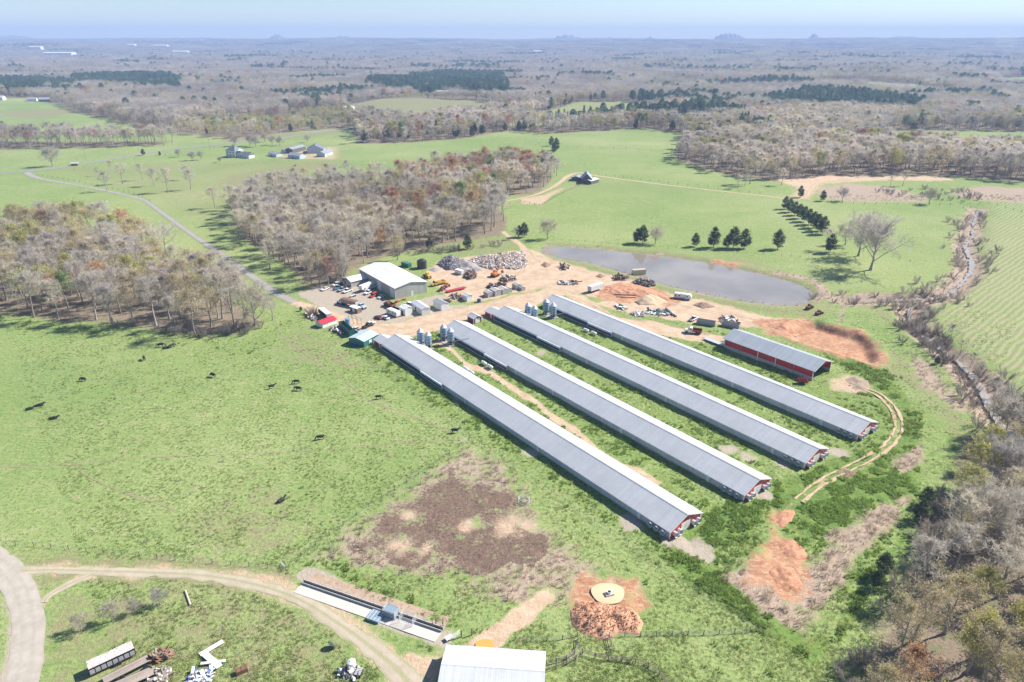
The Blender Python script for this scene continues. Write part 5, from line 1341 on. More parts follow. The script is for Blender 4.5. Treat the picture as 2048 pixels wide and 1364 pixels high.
def car(label, pm, *at, suv=False, L=4.6, name='parked_car'):
    t = vroot(name, label, 'car', *at); h = 1.75 if suv else 1.45; k = L / 2
    MB().prism([(-k, .35), (-k, .85), (-k + .15, .95), (k - 1.25, .95), (k - .1, .80), (k, .6), (k, .35)], -.9, .9).build('body', pm, t, bev=.08)
    if suv: pf = [(-k + .08, .951), (-k + .25, h - .08), (k - 1.9, h - .08), (k - 1.2, .951)]
    else: pf = [(-k + .5, .951), (-k + 1.25, h - .08), (k - 2.1, h - .08), (k - 1.3, .951)]
    MB().prism(pf, -.78, .78).build('windows', M_GLASS, t)
    MB().box(((pf[1][0] + pf[2][0]) / 2, 0, h - .05), (pf[2][0] - pf[1][0], 1.5, .08)).build('roof', pm, t)
    for x in (-k + .85, k - .85):
        for y in (-.82, .82): wheel(t, x, y)
    lamps(t, k, .62, .66); return t
def pickup(label, pm, *at, L=5.7, cap=False, name='pickup_truck'):
    t = vroot(name, label, 'truck', *at); k = L / 2
    MB().prism([(-k, .45), (-k, 1.0), (k - 1.5, 1.08), (k - .1, .98), (k, .7), (k, .45)], -.95, .95).build('body', pm, t, bev=.07)
    MB().prism([(-.55, 1.081), (-.45, 1.78), (k - 2.2, 1.78), (k - 1.55, 1.081)], -.82, .82).build('windows', M_GLASS, t)
    MB().box(((-.45 + k - 2.2) / 2, 0, 1.81), (k - 2.2 + .45, 1.6, .08)).build('cab_roof', pm, t)
    if cap: MB().b3(-k + .05, -.62, -.88, .88, 1.0, 1.7).build('bed_cap', pm, t, bev=.05)
    else: MB().b3(-k + .12, -.68, -.78, .78, .97, 1.01 + .03).build('bed', M_DARK, t)
    for x in (-k + 1.15, k - .95):
        for y in (-.86, .86): wheel(t, x, y, .40, .27)
    lamps(t, k, .68, .82); return t
def camper(label, pm, *at, L=7.0, h=2.75, name='camper_trailer', stripe=None, fifth=False):
    t = vroot(name, label, 'camper', *at); k = L / 2
    pf = [(-k, .5), (-k - .05, h - .25), (-k + .3, h), (k - .6, h), (k + .1, h - .9), (k, .5)] if not fifth else [(-k, .5), (-k, h), (k, h), (k + .25, h - .5), (k, 1.5), (k - 1.9, 1.4), (k - 1.9, .5)]
    MB().prism(pf, -1.2, 1.2).build('shell', pm, t, bev=.09)
    for s in (-1, 1):
        for x in (-k + .9, -k + 2.6, k - 1.9): MB().box((x, s * 1.205, 1.75), (.85, .03, .55)).build('window', M_GLASS, t)
        MB().box((0, s * 1.205, 1.0), (L * .86, .02, .16)).build('stripe', stripe or PG, t)
        for x in (-.55, .35): wheel(t, x, s * 1.05, .34)
    MB().box((.9, -1.215, 1.45), (.7, .03, 1.75)).build('door', PS, t)
    MB().box((-.6, 0, h + .12), (.9, .8, .26)).build('roof_unit', PW, t); MB().box((1.3, .3, h + .06), (.4, .4, .14)).build('roof_vent', PW, t)
    MB().tube([(k, 0, .55), (k + 1.1, 0, .5)], [.06, .06], 6).build('drawbar', M_DARK, t); return t
def truck_cab(t, x, pm, w=1.15, hood=True, s=1.0):
    MB().prism([(x, .7), (x, 2.55), (x + 1.15, 2.6), (x + 1.55, 1.75), (x + 1.55, .7)], -w, w).build('cab', pm, t, bev=.08)
    MB().prism([(x + 1.2, 2.45), (x + 1.56, 1.8), (x + 1.58, 1.8), (x + 1.22, 2.45)], -w + .12, w - .12).build('windshield', M_GLASS, t)
    for sg in (-1, 1): MB().box((x + .65, sg * (w + .004), 2.05), (.8, .02, .62)).build('side_window', M_GLASS, t)
    if hood:
        MB().prism([(x + 1.56, .7), (x + 1.56, 1.72), (x + 3.0, 1.5), (x + 3.15, 1.2), (x + 3.15, .7)], -w + .15, w - .15).build('hood', pm, t, bev=.08); lamps(t, x + 3.15, w - .35, 1.05)
    else: lamps(t, x + 1.55, w - .35, 1.0)
def dump_truck(label, pm, bm, *at, L=7.2, name='dump_truck'):
    t = vroot(name, label, 'truck', *at); k = L / 2
    MB().b3(-k, k - .2, -.45, .45, .62, .85).build('chassis', M_DARK, t); truck_cab(t, k - 3.1, pm)
    b = MB().b3(-k - .1, k - 3.3, -1.2, 1.2, .95, 1.1); b.b3(-k - .1, k - 3.3, 1.12, 1.2, 1.1, 2.0); b.b3(-k - .1, k - 3.3, -1.2, -1.12, 1.1, 2.0); b.b3(k - 3.38, k - 3.3, -1.12, 1.12, 1.1, 2.25); b.b3(-k - .1, -k, -1.12, 1.12, 1.1, 1.9)
    bo = b.build('dump_bed', bm, t)
    for x in np.arange(-k + .4, k - 3.4, .75):
        for s in (-1, 1): MB().box((x, s * 1.22, 1.5), (.1, .05, .95)).build('bed_rib', bm, bo)
    for x in (-k + .8, -k + 2.0, k - .9):
        for y in (-.95, .95): wheel(t, x, y, .5, .32)
    return t
def box_trailer(label, pm, *at, L=10.0, h=3.6, w=1.25, z0=1.05, name='box_trailer', ribs=True, roof=None, rear=True):
    t = vroot(name, label, 'trailer', *at); k = L / 2
    MB().b3(-k, k, -w, w, z0, h).build('box', pm, t, bev=.04)
    MB().b3(-k - .02, k + .02, -w - .02, w + .02, h + .003, h + .07).build('roof', roof or pm, t)
    MB().b3(-k + .3, k - .3, -.5, .5, z0 - .25, z0 - .004).build('chassis', M_DARK, t)
    if ribs:
        for x in np.arange(-k + .6, k, 1.2):
            for s in (-1, 1): MB().box((x, s * (w + .02), (z0 + h) / 2), (.08, .05, h - z0 - .2)).build('side_rib', pm, t)
    if rear: MB().b3(-k - .06, -k - .004, -w + .1, w - .1, z0 + .1, h - .1).build('rear_door', PS, t)
    for x in (-k + 1.0, -k + 2.2):
        for y in (-w + .2, w - .2): wheel(t, x, y, min(.5, z0 * .48), .3)
    return t
def flatbed(label, pm, *at, L=8.0, w=1.15, z=.8, deck=None, name='flatbed_trailer', goose=False, plain=False):
    t = vroot(name, label, 'trailer', *at); k = L / 2
    n = max(5, int(2 * w / .24))
    for q in range(n): MB().b3(-k, k, -w + q * 2 * w / n + .012, -w + (q + 1) * 2 * w / n - .012, z - .05, z).build('deck_plank', deck or M_TIMB, t)
    MB().b3(-k, k, -w - .06, -w - .002, z - .18, z + .03).build('side_rail', pm, t); MB().b3(-k, k, w + .002, w + .06, z - .18, z + .03).build('side_rail', pm, t); MB().b3(-k, k, -.4, .4, z - .3, z - .055).build('frame', pm, t)
    if goose: MB().tube([(k, 0, z - .1), (k + .8, 0, z + .9), (k + 2.2, 0, z + .95), (k + 2.3, 0, z - .1)], [.16] * 4, 6).build('gooseneck', pm, t)
    else: MB().tube([(k, .5, z - .15), (k + 1.3, 0, .5), (k, -.5, z - .15)], [.07] * 3, 6).build('drawbar', pm, t)
    for x in (-k * .45, -k * .45 + .9):
        for y in (-w - .18, w + .18): wheel(t, x, y, .36, .22)
    return t
def container(label, pm, *at, L=6.1, w=1.22, h=2.6, name='container', open_top=False, roof=None):
    t = vroot(name, label, 'container', *at); k = L / 2
    if open_top:
        b = MB().b3(-k, k, -w, w, .12, .25); b.b3(-k, k, -w, -w + .08, .25, h); b.b3(-k, k, w - .08, w, .25, h); b.b3(-k, -k + .08, -w + .08, w - .08, .25, h); b.b3(k - .08, k, -w + .08, w - .08, .25, h); b.build('box', pm, t)
    else: MB().b3(-k, k, -w, w, .1, h).build('box', pm, t); MB().b3(-k - .03, k + .03, -w - .03, w + .03, h + .003, h + .06).build('roof', roof or pm, t)
    for x in np.arange(-k + .3, k, .6):
        for s in (-1, 1): MB().box((x, s * (w + .03), h / 2), (.12, .06, h - .3)).build('side_rib', pm, t)
    for s in (-1, 1): MB().b3(k + .004, k + .06, .04 * s, (w - .06) * s, .3, h - .15).build('door', pm, t)
    return t
def excavator(label, pm, *at, s=1.0):
    t = vroot('excavator', label, 'excavator', *at); t.scale = (s, s, s)
    for y in (-1, 1): MB().prism([(-1.7, .15), (-1.9, .45), (-1.7, .8), (1.7, .8), (1.9, .45), (1.7, .15), (1.5, .02), (-1.5, .02)], y * .75, y * 1.25).build('track', M_DARK, t)
    MB().b3(-1.8, 1.0, -1.2, 1.2, .95, 1.95).build('body', pm, t, bev=.1); c = MB().b3(.1, 1.25, .1, 1.2, 1.955, 2.85).build('cab', pm, t, bev=.06)
    MB().b3(1.252, 1.27, .2, 1.1, 2.05, 2.75).build('window', M_GLASS, c)
    MB().tube([(.9, -.2, 1.7), (3.0, -.2, 4.2), (4.6, -.2, 4.0)], [.28, .25, .2], 5).build('boom', pm, t); MB().tube([(4.6, -.2, 4.0), (5.3, -.2, 1.6)], [.2, .14], 5).build('arm', pm, t)
    MB().prism([(5.0, 1.5), (5.6, 1.5), (5.9, .7), (5.2, .3), (4.8, .8)], -.7, .3).build('bucket', M_RUST, t); return t
def loader(label, pm, *at, s=1.0, name='wheel_loader'):
    t = vroot(name, label, 'loader', *at); t.scale = (s, s, s)
    MB().prism([(-2.6, .9), (-2.6, 1.9), (-1.0, 2.0), (-1.0, .9)], -.85, .85).build('engine', pm, t, bev=.08); MB().b3(-1.0, .9, -.7, .7, .8, 1.5).build('body', pm, t); c = MB().b3(-.9, .6, -.75, .75, 1.5, 3.0).build('cab', pm, t, bev=.06)
    for y in (-.76, .76): MB().box((-.15, y, 2.4), (1.2, .03, .8)).build('window', M_GLASS, c)
    for y in (-.6, .6): MB().tube([(.6, y, 1.9), (2.2, y, 1.5), (3.0, y, .7)], [.14] * 3, 5).build('lift_arm', pm, t)
    MB().prism([(2.9, .15), (2.8, 1.2), (3.2, 1.3), (3.1, .4), (3.9, .1)], -1.25, 1.25).build('bucket', M_RUST, t)
    for x in (-1.7, 1.1):
        for y in (-1., 1.): wheel(t, x, y, .75, .5)
    return t
# ------------------------------------------------------------------ yard of the metal shop
car('white sedan parked at the outer corner of the gravel yard', PW, 650, 580, 640, 584)
pickup('white pickup with cap parked behind the blue truck', PW, 674, 571, 662, 575, cap=True)
pickup('blue pickup parked between two white trucks', PB, 678, 577.5, 667, 581)
pickup('grey pickup close behind the blue truck', PG, 685, 581, 676, 584.5)
pickup('white pickup parked in front of the shop office', PW, 695, 584, 683, 589)
flatbed('small silver utility trailer standing alone on the gravel', PS, 706, 592.5, 699, 595, L=3.4, w=.8, z=.6, name='utility_trailer', deck=PS)
camper('large white fifth wheel camper against the shop wall', PW, 735, 580, 722, 585, L=9.5, h=3.5, fifth=True)
pickup('white pickup beside the red van', PW, 738, 587, 728, 591)
car('red van parked in front of the shop doors', PR, 747, 593, 737, 598, suv=True, L=5.2, name='parked_van')
car('silver sedan parked beside the red van', PS, 763, 596, 752, 600.5)
t = box_trailer('long rusty dump trailer coupled to a white truck', mat('faded dump trailer', (.42, .37, .34), .7, var=.2, dirt=(.25, .12, .08), dirt_amt=.2), 700, 611, 684, 607, L=9.5, h=2.9, roof=M_RUST, name='dump_trailer')
t = vroot('semi_truck', 'white semi truck pulling the rusty dump trailer', 'truck', 683, 607.5, 672, 604); MB().b3(-3.5, 2.2, -.45, .45, .6, .85).build('chassis', M_DARK, t); truck_cab(t, -1.0, PW)
for x in (-2.8, -1.7, 1.6):
    for y in (-.95, .95): wheel(t, x, y, .5, .32)
t = vroot('semi_truck', 'pale blue truck tractor behind the dump trailer', 'truck', 724, 617, 732, 620); MB().b3(-3.2, 2.2, -.45, .45, .6, .85).build('chassis', M_DARK, t); truck_cab(t, -1.0, PLB)
for x in (-2.6, -1.5, 1.6):
    for y in (-.95, .95): wheel(t, x, y, .5, .32)
def small_shed(name, label, u, v, hu, hv, L, W, he, rise, wall, roof, doors=True, over=.2, cat='shed', trim=None):
    p = G(u, v); q = G(hu, hv); rz = math.atan2(q.y - p.y, q.x - p.x)
    o = Vector((p.x, p.y, p.z)) - Vector((math.cos(rz) * L / 2 - math.sin(rz) * W / 2, math.sin(rz) * L / 2 + math.cos(rz) * W / 2, 0))
    return gabled(name, label, cat, o, rz, L, W, he, rise, wall, roof, trim, doors=[('s', L * .35, min(1.4, L * .3), min(2.0, he - .2), M_GLASS if doors == 'dark' else M_DOORW)] if doors else (), over=over, found=.2)
M_BOARDW = mat('white board siding', (.68, .68, .66), .7, var=.1); M_BOARDB = mat('brown board siding', (.20, .14, .10), .85, var=.25); M_BOARDG = mat('grey board siding', (.40, .40, .40), .8, var=.15)
small_shed('brown_shed', 'brown shed with flat white roof beside the dirt road', 712, 623.5, 722, 627, 5.2, 2.6, 2.4, .25, M_BOARDB, PW)
dump_truck('dark flat dump truck facing the white van', M_RUST, M_RUST, 779, 613, 769, 609, L=6.5)
car('white passenger van beside the long white trailers', PW, 819, 611, 806, 607, suv=True, L=5.6, name='parked_van')
camper('white camper beside the small white shed', PW, 787, 630.5, 776, 626, L=7.6, stripe=PB)
small_shed('white_shed', 'small white shed with dark doorway between camper and trailer home', 812, 627, 821, 631, 4.6, 4.0, 3.2, .7, M_BOARDW, PW, 'dark')
small_shed('trailer_home', 'long white trailer home with pale roof above the dirt road', 842, 622, 855, 631, 11, 4.2, 3.0, .6, M_BOARDW, PS, 'dark')
small_shed('white_shed', 'white shed with grey lean roof by the haul road', 882, 615.5, 893, 621, 7.0, 4.0, 3.0, .6, M_BOARDW, PG)
flatbed('rusty flatbed trailer lying beside the dark dump truck', M_RUST, 797, 616, 790, 613, L=7.5)
car('dark red car among the parked junk by the camper', PM, 757, 637, 750, 634); car('white car among the parked junk by the camper', PW, 771, 637.5, 763, 634)
pickup('white pickup parked beside the long green container', PW, 713, 662, 703, 657); pickup('black pickup with white hood beside the green shed', PK, 736, 654, 746, 650); car('white car behind the black pickup', PW, 741, 649, 749, 646)
# row by the pasture
container('long dark green open container along the pasture edge', PGR, 694, 664, 676, 648, L=12.5, h=3.0, open_top=True)
small_shed('red_roof_shed', 'low shed with bright red metal roof by the pasture edge', 653, 649, 668, 643.5, 7.6, 4.6, 2.0, .9, M_BOARDW, sheet_mat('bright red roof sheets', (.55, .03, .05), 0, .5), True, .3)
box_trailer('old white trailer with open dark side by the red roofed shed', PK, 651, 634, 641, 626, L=9.5, h=3.0, z0=.7, roof=PW, name='open_side_trailer')
gp_ = G(731, 684)
small_shed('green_shed', 'green shed with pale roof and fenced front by the first poultry house', 728, 684, 752, 671, 9.0, 8.0, 2.8, .9, PGR, sheet_mat('pale blue roof sheets', (.42, .52, .56), 0, .92), True, .3)
t = thing('tarp', 'bright blue tarp spread on the ground beside the green shed', 'tarp', G(716, 689, .05), .4)
m = MB(); n = 9
for a in range(n):
    for b in range(n): m.v.append(((a / (n - 1) - .5) * 4.6, (b / (n - 1) - .5) * 3.4, .25 * max(0, 1 - ((a - 4) / 4.5) ** 2) * max(0, 1 - ((b - 4) / 4.5) ** 2) * 3 + .12 * random.random()))
for a in range(n - 1):
    for b in range(n - 1): m.f.append((a * n + b, (a + 1) * n + b, (a + 1) * n + b + 1, a * n + b + 1))
m.build('cloth', mat('blue tarp', (.02, .05, .55), .5, var=.15), t)
def tank_v(name, label, u, v, r, h, m, cat='tank', top=.12):
    t = thing(name, label, cat, G(u, v), random.random() * 6)
    MB().lathe([(r, 0), (r, h * .3), (r * 1.02, h * .32), (r * 1.02, h * .36), (r, h * .38), (r, h * .66), (r * 1.02, h * .68), (r * 1.02, h * .72), (r, h * .74), (r, h)], n=18).build('shell', m, t)
    MB().lathe([(r * 1.0, h + .003), (r * .5, h + top), (.25, h + top * 1.2), (.25, h + top * 1.2 + .08), (0, h + top * 1.2 + .1)], n=18).build('lid', m, t); return t
tank_v('blue_tank', 'upright blue tank beside the metal pipe frame', 695.5, 648.5, 1.1, 2.6, paint('tank blue', (.12, .28, .50)))
t = thing('gantry', 'rusty pipe frame standing beside the blue tank', 'gantry', G(707, 649), math.atan2(-1, 1.2)); fr = [(-3.2, 0), (0, 0), (3.2, 0)]
for x, y in fr:
    for yy in (0, 1.8): MB().tube([(x, yy, -.1), (x, yy, 3.2)], [.07, .07], 6).build('post', M_RUST, t)
for yy in (0, 1.8): MB().tube([(-3.2, yy, 3.2), (3.2, yy, 3.2)], [.07, .07], 6).build('rail', M_RUST, t)
# machines behind the shop
loader('yellow wheel loader behind the metal shop', PY, 855, 555.5, 848, 551)
dump_truck('yellow dump truck with dark bed lining behind the shop', PY, PY, 876, 570, 864, 573, L=8.0)
loader('orange tractor loader beside the yellow dump truck', PO, 893, 574.5, 884, 578, s=.8, name='tractor')
loader('rusty red tractor beside the red lowboy trailer', M_RUST, 884, 581, 876, 584, s=.7, name='tractor')
flatbed('long red lowboy trailer behind the shop', PR, 912, 581, 890, 586, L=11, z=.7, deck=PR, goose=True, name='lowboy_trailer')
t = vroot('auger', 'red tilted auger lying against the shop gable', 'auger', 806, 601, 815, 598); MB().tube([(-4, 0, .4), (4, 0, 1.5)], [.2, .2], 8).build('tube', PR, t); MB().box((-3.8, 0, .5), (1.2, 1.2, .8)).build('hopper', PR, t)
for y in (-.7, .7): wheel(t, .6, y, .4)
excavator('orange excavator with raised boom in the rubble yard', PO, 990, 553, 1000, 549, s=1.15)
container('dark green container behind the metal shop', PGR, 813, 533, 823, 536, L=6, h=2.2)
t = tank_v('tank', 'large black tank with white top behind the shop', 844, 536, 2.6, 4.2, PK, top=.8)
container('white box trailer body among the scrap in the rubble yard', PW, 919, 547.5, 927, 550, L=5, w=1.1, h=2.2)
small_shed('white_shed', 'small white shed standing alone above the haul road', 935, 600, 944, 604, 3.6, 3.2, 2.6, .5, M_BOARDW, PS)
for k, (u, v, s) in enumerate(((977, 592, 1.0), (991, 589, 1.2), (1006, 586, 1.15), (1015, 583, .9), (1034, 576.5, 1.0), (1044, 580, .7))):
    small_shed('concrete_block', 'grey precast concrete vault in the row above the haul road', u, v, u + 8, v + 4, 4.2 * s, 3.2 * s, 2.2 * s, .5, M_CONC, M_CONC, False, .05, cat='vault')['group'] = 'precast concrete vaults'
tank_v('blue_barrel', 'dark blue barrel tank beside the haul road bend', 958, 604, .9, 1.5, paint('tank navy', (.02, .06, .22)))
t = tank_v('rusty_tank', 'rusty brown tank in the scrap row above the vaults', 1009, 574, 1.1, 2.2, M_RUST)
box_trailer('white box trailer beside the red clay bank', PW, 1191, 582, 1207, 577, L=9, h=3.4)
container('yellow tan container on the pond side of the yard', PT, 1277, 551, 1290, 550, L=7.2, h=3.4)
camper('white camper parked alone below the pond', PW, 1365, 597.5, 1376, 599, L=8.2)
container('grey dumpster beside the white pickup', PG, 1412, 649, 1430, 652, L=8, h=2.0, open_top=True); container('second grey dumpster behind the red litter barn', PG, 1461, 654, 1478, 657.5, L=7.5, h=2.0, open_top=True)
pickup('white pickup at the end of the grey dumpsters', PW, 1387, 640, 1395, 636)
dump_truck('red dump truck with white hood beside the fourth poultry house', PW, PM, 1386, 666, 1368, 664, L=7.0)
flatbed('grey flatbed trailer parked behind the red litter barn', PS, 1428, 686, 1415, 681, L=9.5, deck=PS)
t = vroot('spreader', 'small red farm spreader parked in front of the red barn', 'spreader', 1605, 767, 1622, 768); MB().prism([(-1.9, .6), (-2.1, 1.5), (1.7, 1.5), (1.4, .6)], -.85, .85).build('hopper', PM, t)
for k in range(4): MB().box((-1.6 + k * .9, 0, 1.8), (.1, 1.5, .6)).build('paddle', PR, t)
MB().tube([(1.5, 0, .6), (3.0, 0, .4)], [.08, .06], 6).build('drawbar', PR, t)
for y in (-1, 1): wheel(t, -.4, y, .5, .35)
loader('rusty old machine beside the pond dam', M_RUST, 1618, 617.5, 1625, 614, s=.8, name='old_machine'); loader('second rusty machine below the pond dam', M_RUST, 1637, 629, 1645, 626, s=.75, name='old_machine')

# ------------------------------------------------------------------ heaps of soil and rubble
def heap(name, label, cat, poly_uv, h, m, rough=.35, chunks=0, cm=None, csize=(.3, 1.2), seed=1, kind=None, spike=1.0):
    """a mound over an outline, its own height and rubble lying on it"""
    pl = P(*poly_uv); c = pl.mean(0); z0 = H1(*c)
    x0, y0 = pl.min(0); x1, y1 = pl.max(0); st = max(.45, max(x1 - x0, y1 - y0) / 60)
    xs = np.arange(x0 - 2, x1 + 2, st); ys = np.arange(y0 - 2, y1 + 2, st); gx_, gy_ = np.meshgrid(xs, ys); fx_, fy_ = gx_.ravel(), gy_.ravel()
    sd_ = poly_sd(fx_, fy_, pl); mx = max(sd_.max(), .5)
    hh = lambda x, y, s: h * np.clip((s + .6) / (mx + .6), 0, 1) ** .75 * (.72 + .5 * fbm(x / (mx * .9), y / (mx * .9), seed, 3)) + rough * fbm(x / .9, y / .9, seed + 3, 3) * np.clip(s / 1.5, 0, 1)
    zz = np.where(sd_ > -.6, hh(fx_, fy_, sd_), -.5) + hz(fx_, fy_) - .12
    nx_, ny_ = len(xs), len(ys); ii = np.arange(nx_ * ny_).reshape(ny_, nx_); F_ = np.stack([ii[:-1, :-1], ii[:-1, 1:], ii[1:, 1:], ii[1:, :-1]], -1).reshape(-1, 4)
    ok = (sd_[F_] > -1.6).any(1); F_ = F_[ok]
    t = thing(name, label, cat, (c[0], c[1], z0))
    me = np_mesh('mound', np.column_stack([fx_ - c[0], fy_ - c[1], zz - z0]), F_, True); me.materials.append(m); link(bpy.data.objects.new('mound', me), t)
    if chunks:
        rg = np.random.default_rng(seed); bs = [MB() for _ in cm]
        qx, qy = rg.uniform(x0, x1, chunks * 5), rg.uniform(y0, y1, chunks * 5); s_ = poly_sd(qx, qy, pl); k_ = s_ > .3; qx, qy, s_ = qx[k_][:chunks], qy[k_][:chunks], s_[k_][:chunks]
        qz = hh(qx, qy, s_) + hz(qx, qy) - z0
        for x, y, z in zip(qx, qy, qz):
            a = rg.uniform(*csize) * rg.uniform(.6, 1.1); b = bs[rg.integers(0, len(bs))]
            b.box((x - c[0], y - c[1], z + a * .1), (a * rg.uniform(.7, 1.6) * spike, a * rg.uniform(.5, 1.), a * rg.uniform(.2, .6)), rg.random() * 6.28, rg.normal(0, .5), rg.normal(0, .5))
        for b, mm in zip(bs, cm):
            if b.v: o = b.build('rubble', mm, t); o['kind'] = 'stuff'
    return t
M_SOILR = mat('red clay soil', (.44, .215, .125), .95, var=.35, scale=.35, fine=1.5, bump=.6, dirt=(.44, .27, .17), dirt_amt=.15); M_SOILT = mat('tan sand', (.50, .38, .25), .95, var=.18, scale=.4, fine=2, bump=.4)
M_SOILB = mat('brown soil', (.24, .16, .11), .95, var=.35, scale=.5, fine=2, bump=.6); M_ASH = mat('grey gravel', (.28, .25, .24), .95, var=.3, scale=.5, fine=2.5, bump=.6); M_MULCH = mat('orange brown soil heap', (.50, .275, .165), .95, var=.38, scale=.6, fine=2.2, bump=.8, dirt=(.33, .16, .10), dirt_amt=.2)
M_RB = [mat('broken concrete', (.62, .58, .54), .9, var=.2), mat('broken brick', (.46, .27, .20), .9, var=.25), mat('dark rubble', (.22, .20, .20), .9, var=.3), mat('tan rubble', (.55, .44, .34), .9, var=.2)]
heap('rubble_pile', 'wide pile of broken pale concrete and brick in the dirt yard', 'rubble', [(930, 522), (960, 512), (1010, 507), (1050, 504), (1054, 522), (1056, 534), (1035, 540), (1010, 538), (985, 541), (950, 530)], 3.2, M_SOILT, .4, 2600, [M_RB[0], M_RB[0], M_RB[1], M_RB[3], M_RB[2]], (.35, 1.2), 3)
heap('rubble_pile', 'dark grey pile of broken asphalt beside the gravel heap', 'rubble', [(876, 530), (885, 520), (905, 514), (920, 520), (922, 535), (912, 541), (895, 540)], 3.6, M_ASH, .4, 700, [M_RB[2], M_RB[2], mat('purple grey rubble', (.34, .31, .33), .9, var=.2)], (.5, 1.4), 5)
heap('gravel_heap', 'cone of grey brown gravel beside the broken asphalt', 'gravel heap', [(915, 522), (928, 518), (955, 530), (965, 541), (930, 545), (915, 540)], 3.4, M_ASH, .1, 0, None, seed=7)
heap('gravel_heap', 'low dark gravel mound near the black tank', 'gravel heap', [(856, 540), (868, 535), (882, 539), (870, 544)], 1.2, M_ASH, .1, seed=8)
heap('scrap_pile', 'heap of dark scrap metal in the middle of the rubble yard', 'scrap', [(926, 553), (935, 545), (950, 545), (952, 556), (940, 560)], 2.2, M_SOILB, .3, 160, [M_RUST, M_RB[2]], (.5, 1.3), 9, spike=2.2)
heap('scrap_pile', 'dark debris pile beside the orange excavator', 'scrap', [(998, 560), (1010, 553), (1030, 553), (1034, 560), (1012, 566)], 1.5, M_SOILB, .3, 130, [M_RUST, M_RB[2], M_RB[0]], (.4, 1.2), 10, spike=2.0)
heap('scrap_pile', 'row of rusty implements and tyres above the vaults', 'scrap', [(972, 574), (985, 569), (1003, 570), (1003, 578), (985, 581)], .9, M_SOILB, .2, 110, [M_RUST, M_DARK, M_RB[0]], (.5, 1.4), 12, spike=2.0)
heap('scrap_pile', 'brown scrap lying on grass below the lowboy trailer', 'scrap', [(896, 592), (905, 588), (930, 592), (925, 600), (905, 599)], .5, M_SOILB, .2, 60, [M_RUST, M_RB[2]], (.4, 1.3), 13, spike=2.0)
heap('scrap_pile', 'dark scrap in the grass beside the white shed with grey roof', 'scrap', [(883, 604), (893, 600), (904, 604), (892, 608)], .5, M_SOILB, .2, 40, [M_RUST, M_DARK], (.4, 1.2), 14, spike=2.0)
heap('scrap_pile', 'grey scrap strewn by the roadside evergreen bush', 'scrap', [(608, 626), (622, 628), (638, 638), (628, 643), (612, 634)], .8, M_SOILB, .2, 110, [M_RB[0], M_RUST, M_RB[2]], (.4, 1.1), 15, spike=1.8)
heap('scrap_pile', 'boards and scrap beside the dark green container', 'scrap', [(660, 658), (668, 652), (678, 655), (690, 670), (676, 668)], .6, M_SOILB, .2, 80, [M_TIMB, M_RUST, M_RB[0]], (.4, 1.3), 16, spike=2.2)
heap('clay_bank', 'long bank of red clay beside the white box trailer', 'soil bank', [(1205, 586), (1215, 572), (1240, 566), (1275, 570), (1300, 578), (1330, 592), (1340, 600), (1300, 600), (1265, 590), (1240, 590)], 3.2, M_SOILR, .5, seed=17)
heap('sand_heap', 'cone of pale sand in front of the red clay bank', 'sand heap', [(1270, 604), (1292, 589), (1305, 590), (1335, 604), (1310, 610), (1280, 610)], 3.4, M_SOILT, .1, seed=18)
heap('soil_heap', 'dark soil heap below the lone camper', 'soil heap', [(1388, 610), (1398, 605), (1415, 607), (1430, 614), (1405, 617)], 1.8, M_SOILB, .3, seed=19)
heap('soil_heap', 'small brown soil heap beside the pond scrub', 'soil heap', [(1225, 556), (1240, 551), (1262, 556), (1250, 562), (1230, 562)], 1.6, M_SOILB, .3, 50, [M_TIMB, M_RUST], (.5, 1.4), 20, spike=2.2)
heap('soil_heap', 'small tan soil heap in the open dirt yard', 'soil heap', [(1192, 553), (1200, 548), (1209, 552), (1202, 556)], 1.2, M_SOILB, .2, seed=21)
heap('brush_pile', 'dead brush pile on the bank between clay and pond', 'brush pile', [(1265, 566), (1280, 560), (1305, 566), (1312, 573), (1285, 573)], 1.6, M_SOILB, .4, 120, [M_TIMB], (.5, 1.5), 22, spike=2.5)
heap('soil_heap', 'low tan soil mounds where the pond track enters the yard', 'soil heap', [(1118, 534), (1130, 529), (1142, 533), (1135, 541), (1120, 540)], 1.2, M_SOILT, .3, 40, [M_TIMB, M_RUST, M_DARK], (.5, 1.6), 23, spike=2.2)
heap('soil_heap', 'reddish soil heap beside the pond track', 'soil heap', [(1082, 530), (1090, 524), (1102, 529), (1092, 535)], 1.4, M_SOILB, .3, seed=24)
heap('clay_heap', 'loose red clay heap above the excavated pit', 'soil heap', [(1545, 655), (1560, 646), (1580, 648), (1590, 658), (1570, 666)], 1.6, M_SOILR, .4, seed=25)
heap('clay_heap', 'churned red clay mound in the weeds below the poultry houses', 'soil heap', [(1562, 1090), (1585, 1080), (1605, 1095), (1612, 1115), (1590, 1120), (1570, 1108)], 1.0, M_SOILR, .5, seed=26)
heap('clay_heap', 'scraped orange clay ridge in the dead straw ground', 'soil heap', [(1540, 1145), (1560, 1125), (1590, 1140), (1602, 1168), (1590, 1178), (1560, 1165)], .9, M_SOILR, .5, seed=27)
heap('clay_heap', 'small clay mound beside the wheel ruts', 'soil heap', [(1552, 1040), (1565, 1022), (1588, 1022), (1580, 1040), (1562, 1052)], .7, M_SOILR, .3, seed=28)
heap('manure_heap', 'dark manure heap in the weeds beside the wheel ruts', 'manure heap', [(1675, 946), (1690, 938), (1712, 942), (1718, 952), (1695, 955)], .8, M_SOILB, .25, seed=29)
heap('litter_heap', 'brown litter spread in front of the red barn mouth', 'litter heap', [(1690, 758), (1712, 752), (1735, 762), (1738, 780), (1710, 782)], 1.2, mat('brown litter', (.30, .22, .16), .95, var=.3, bump=.5), .3, seed=30)
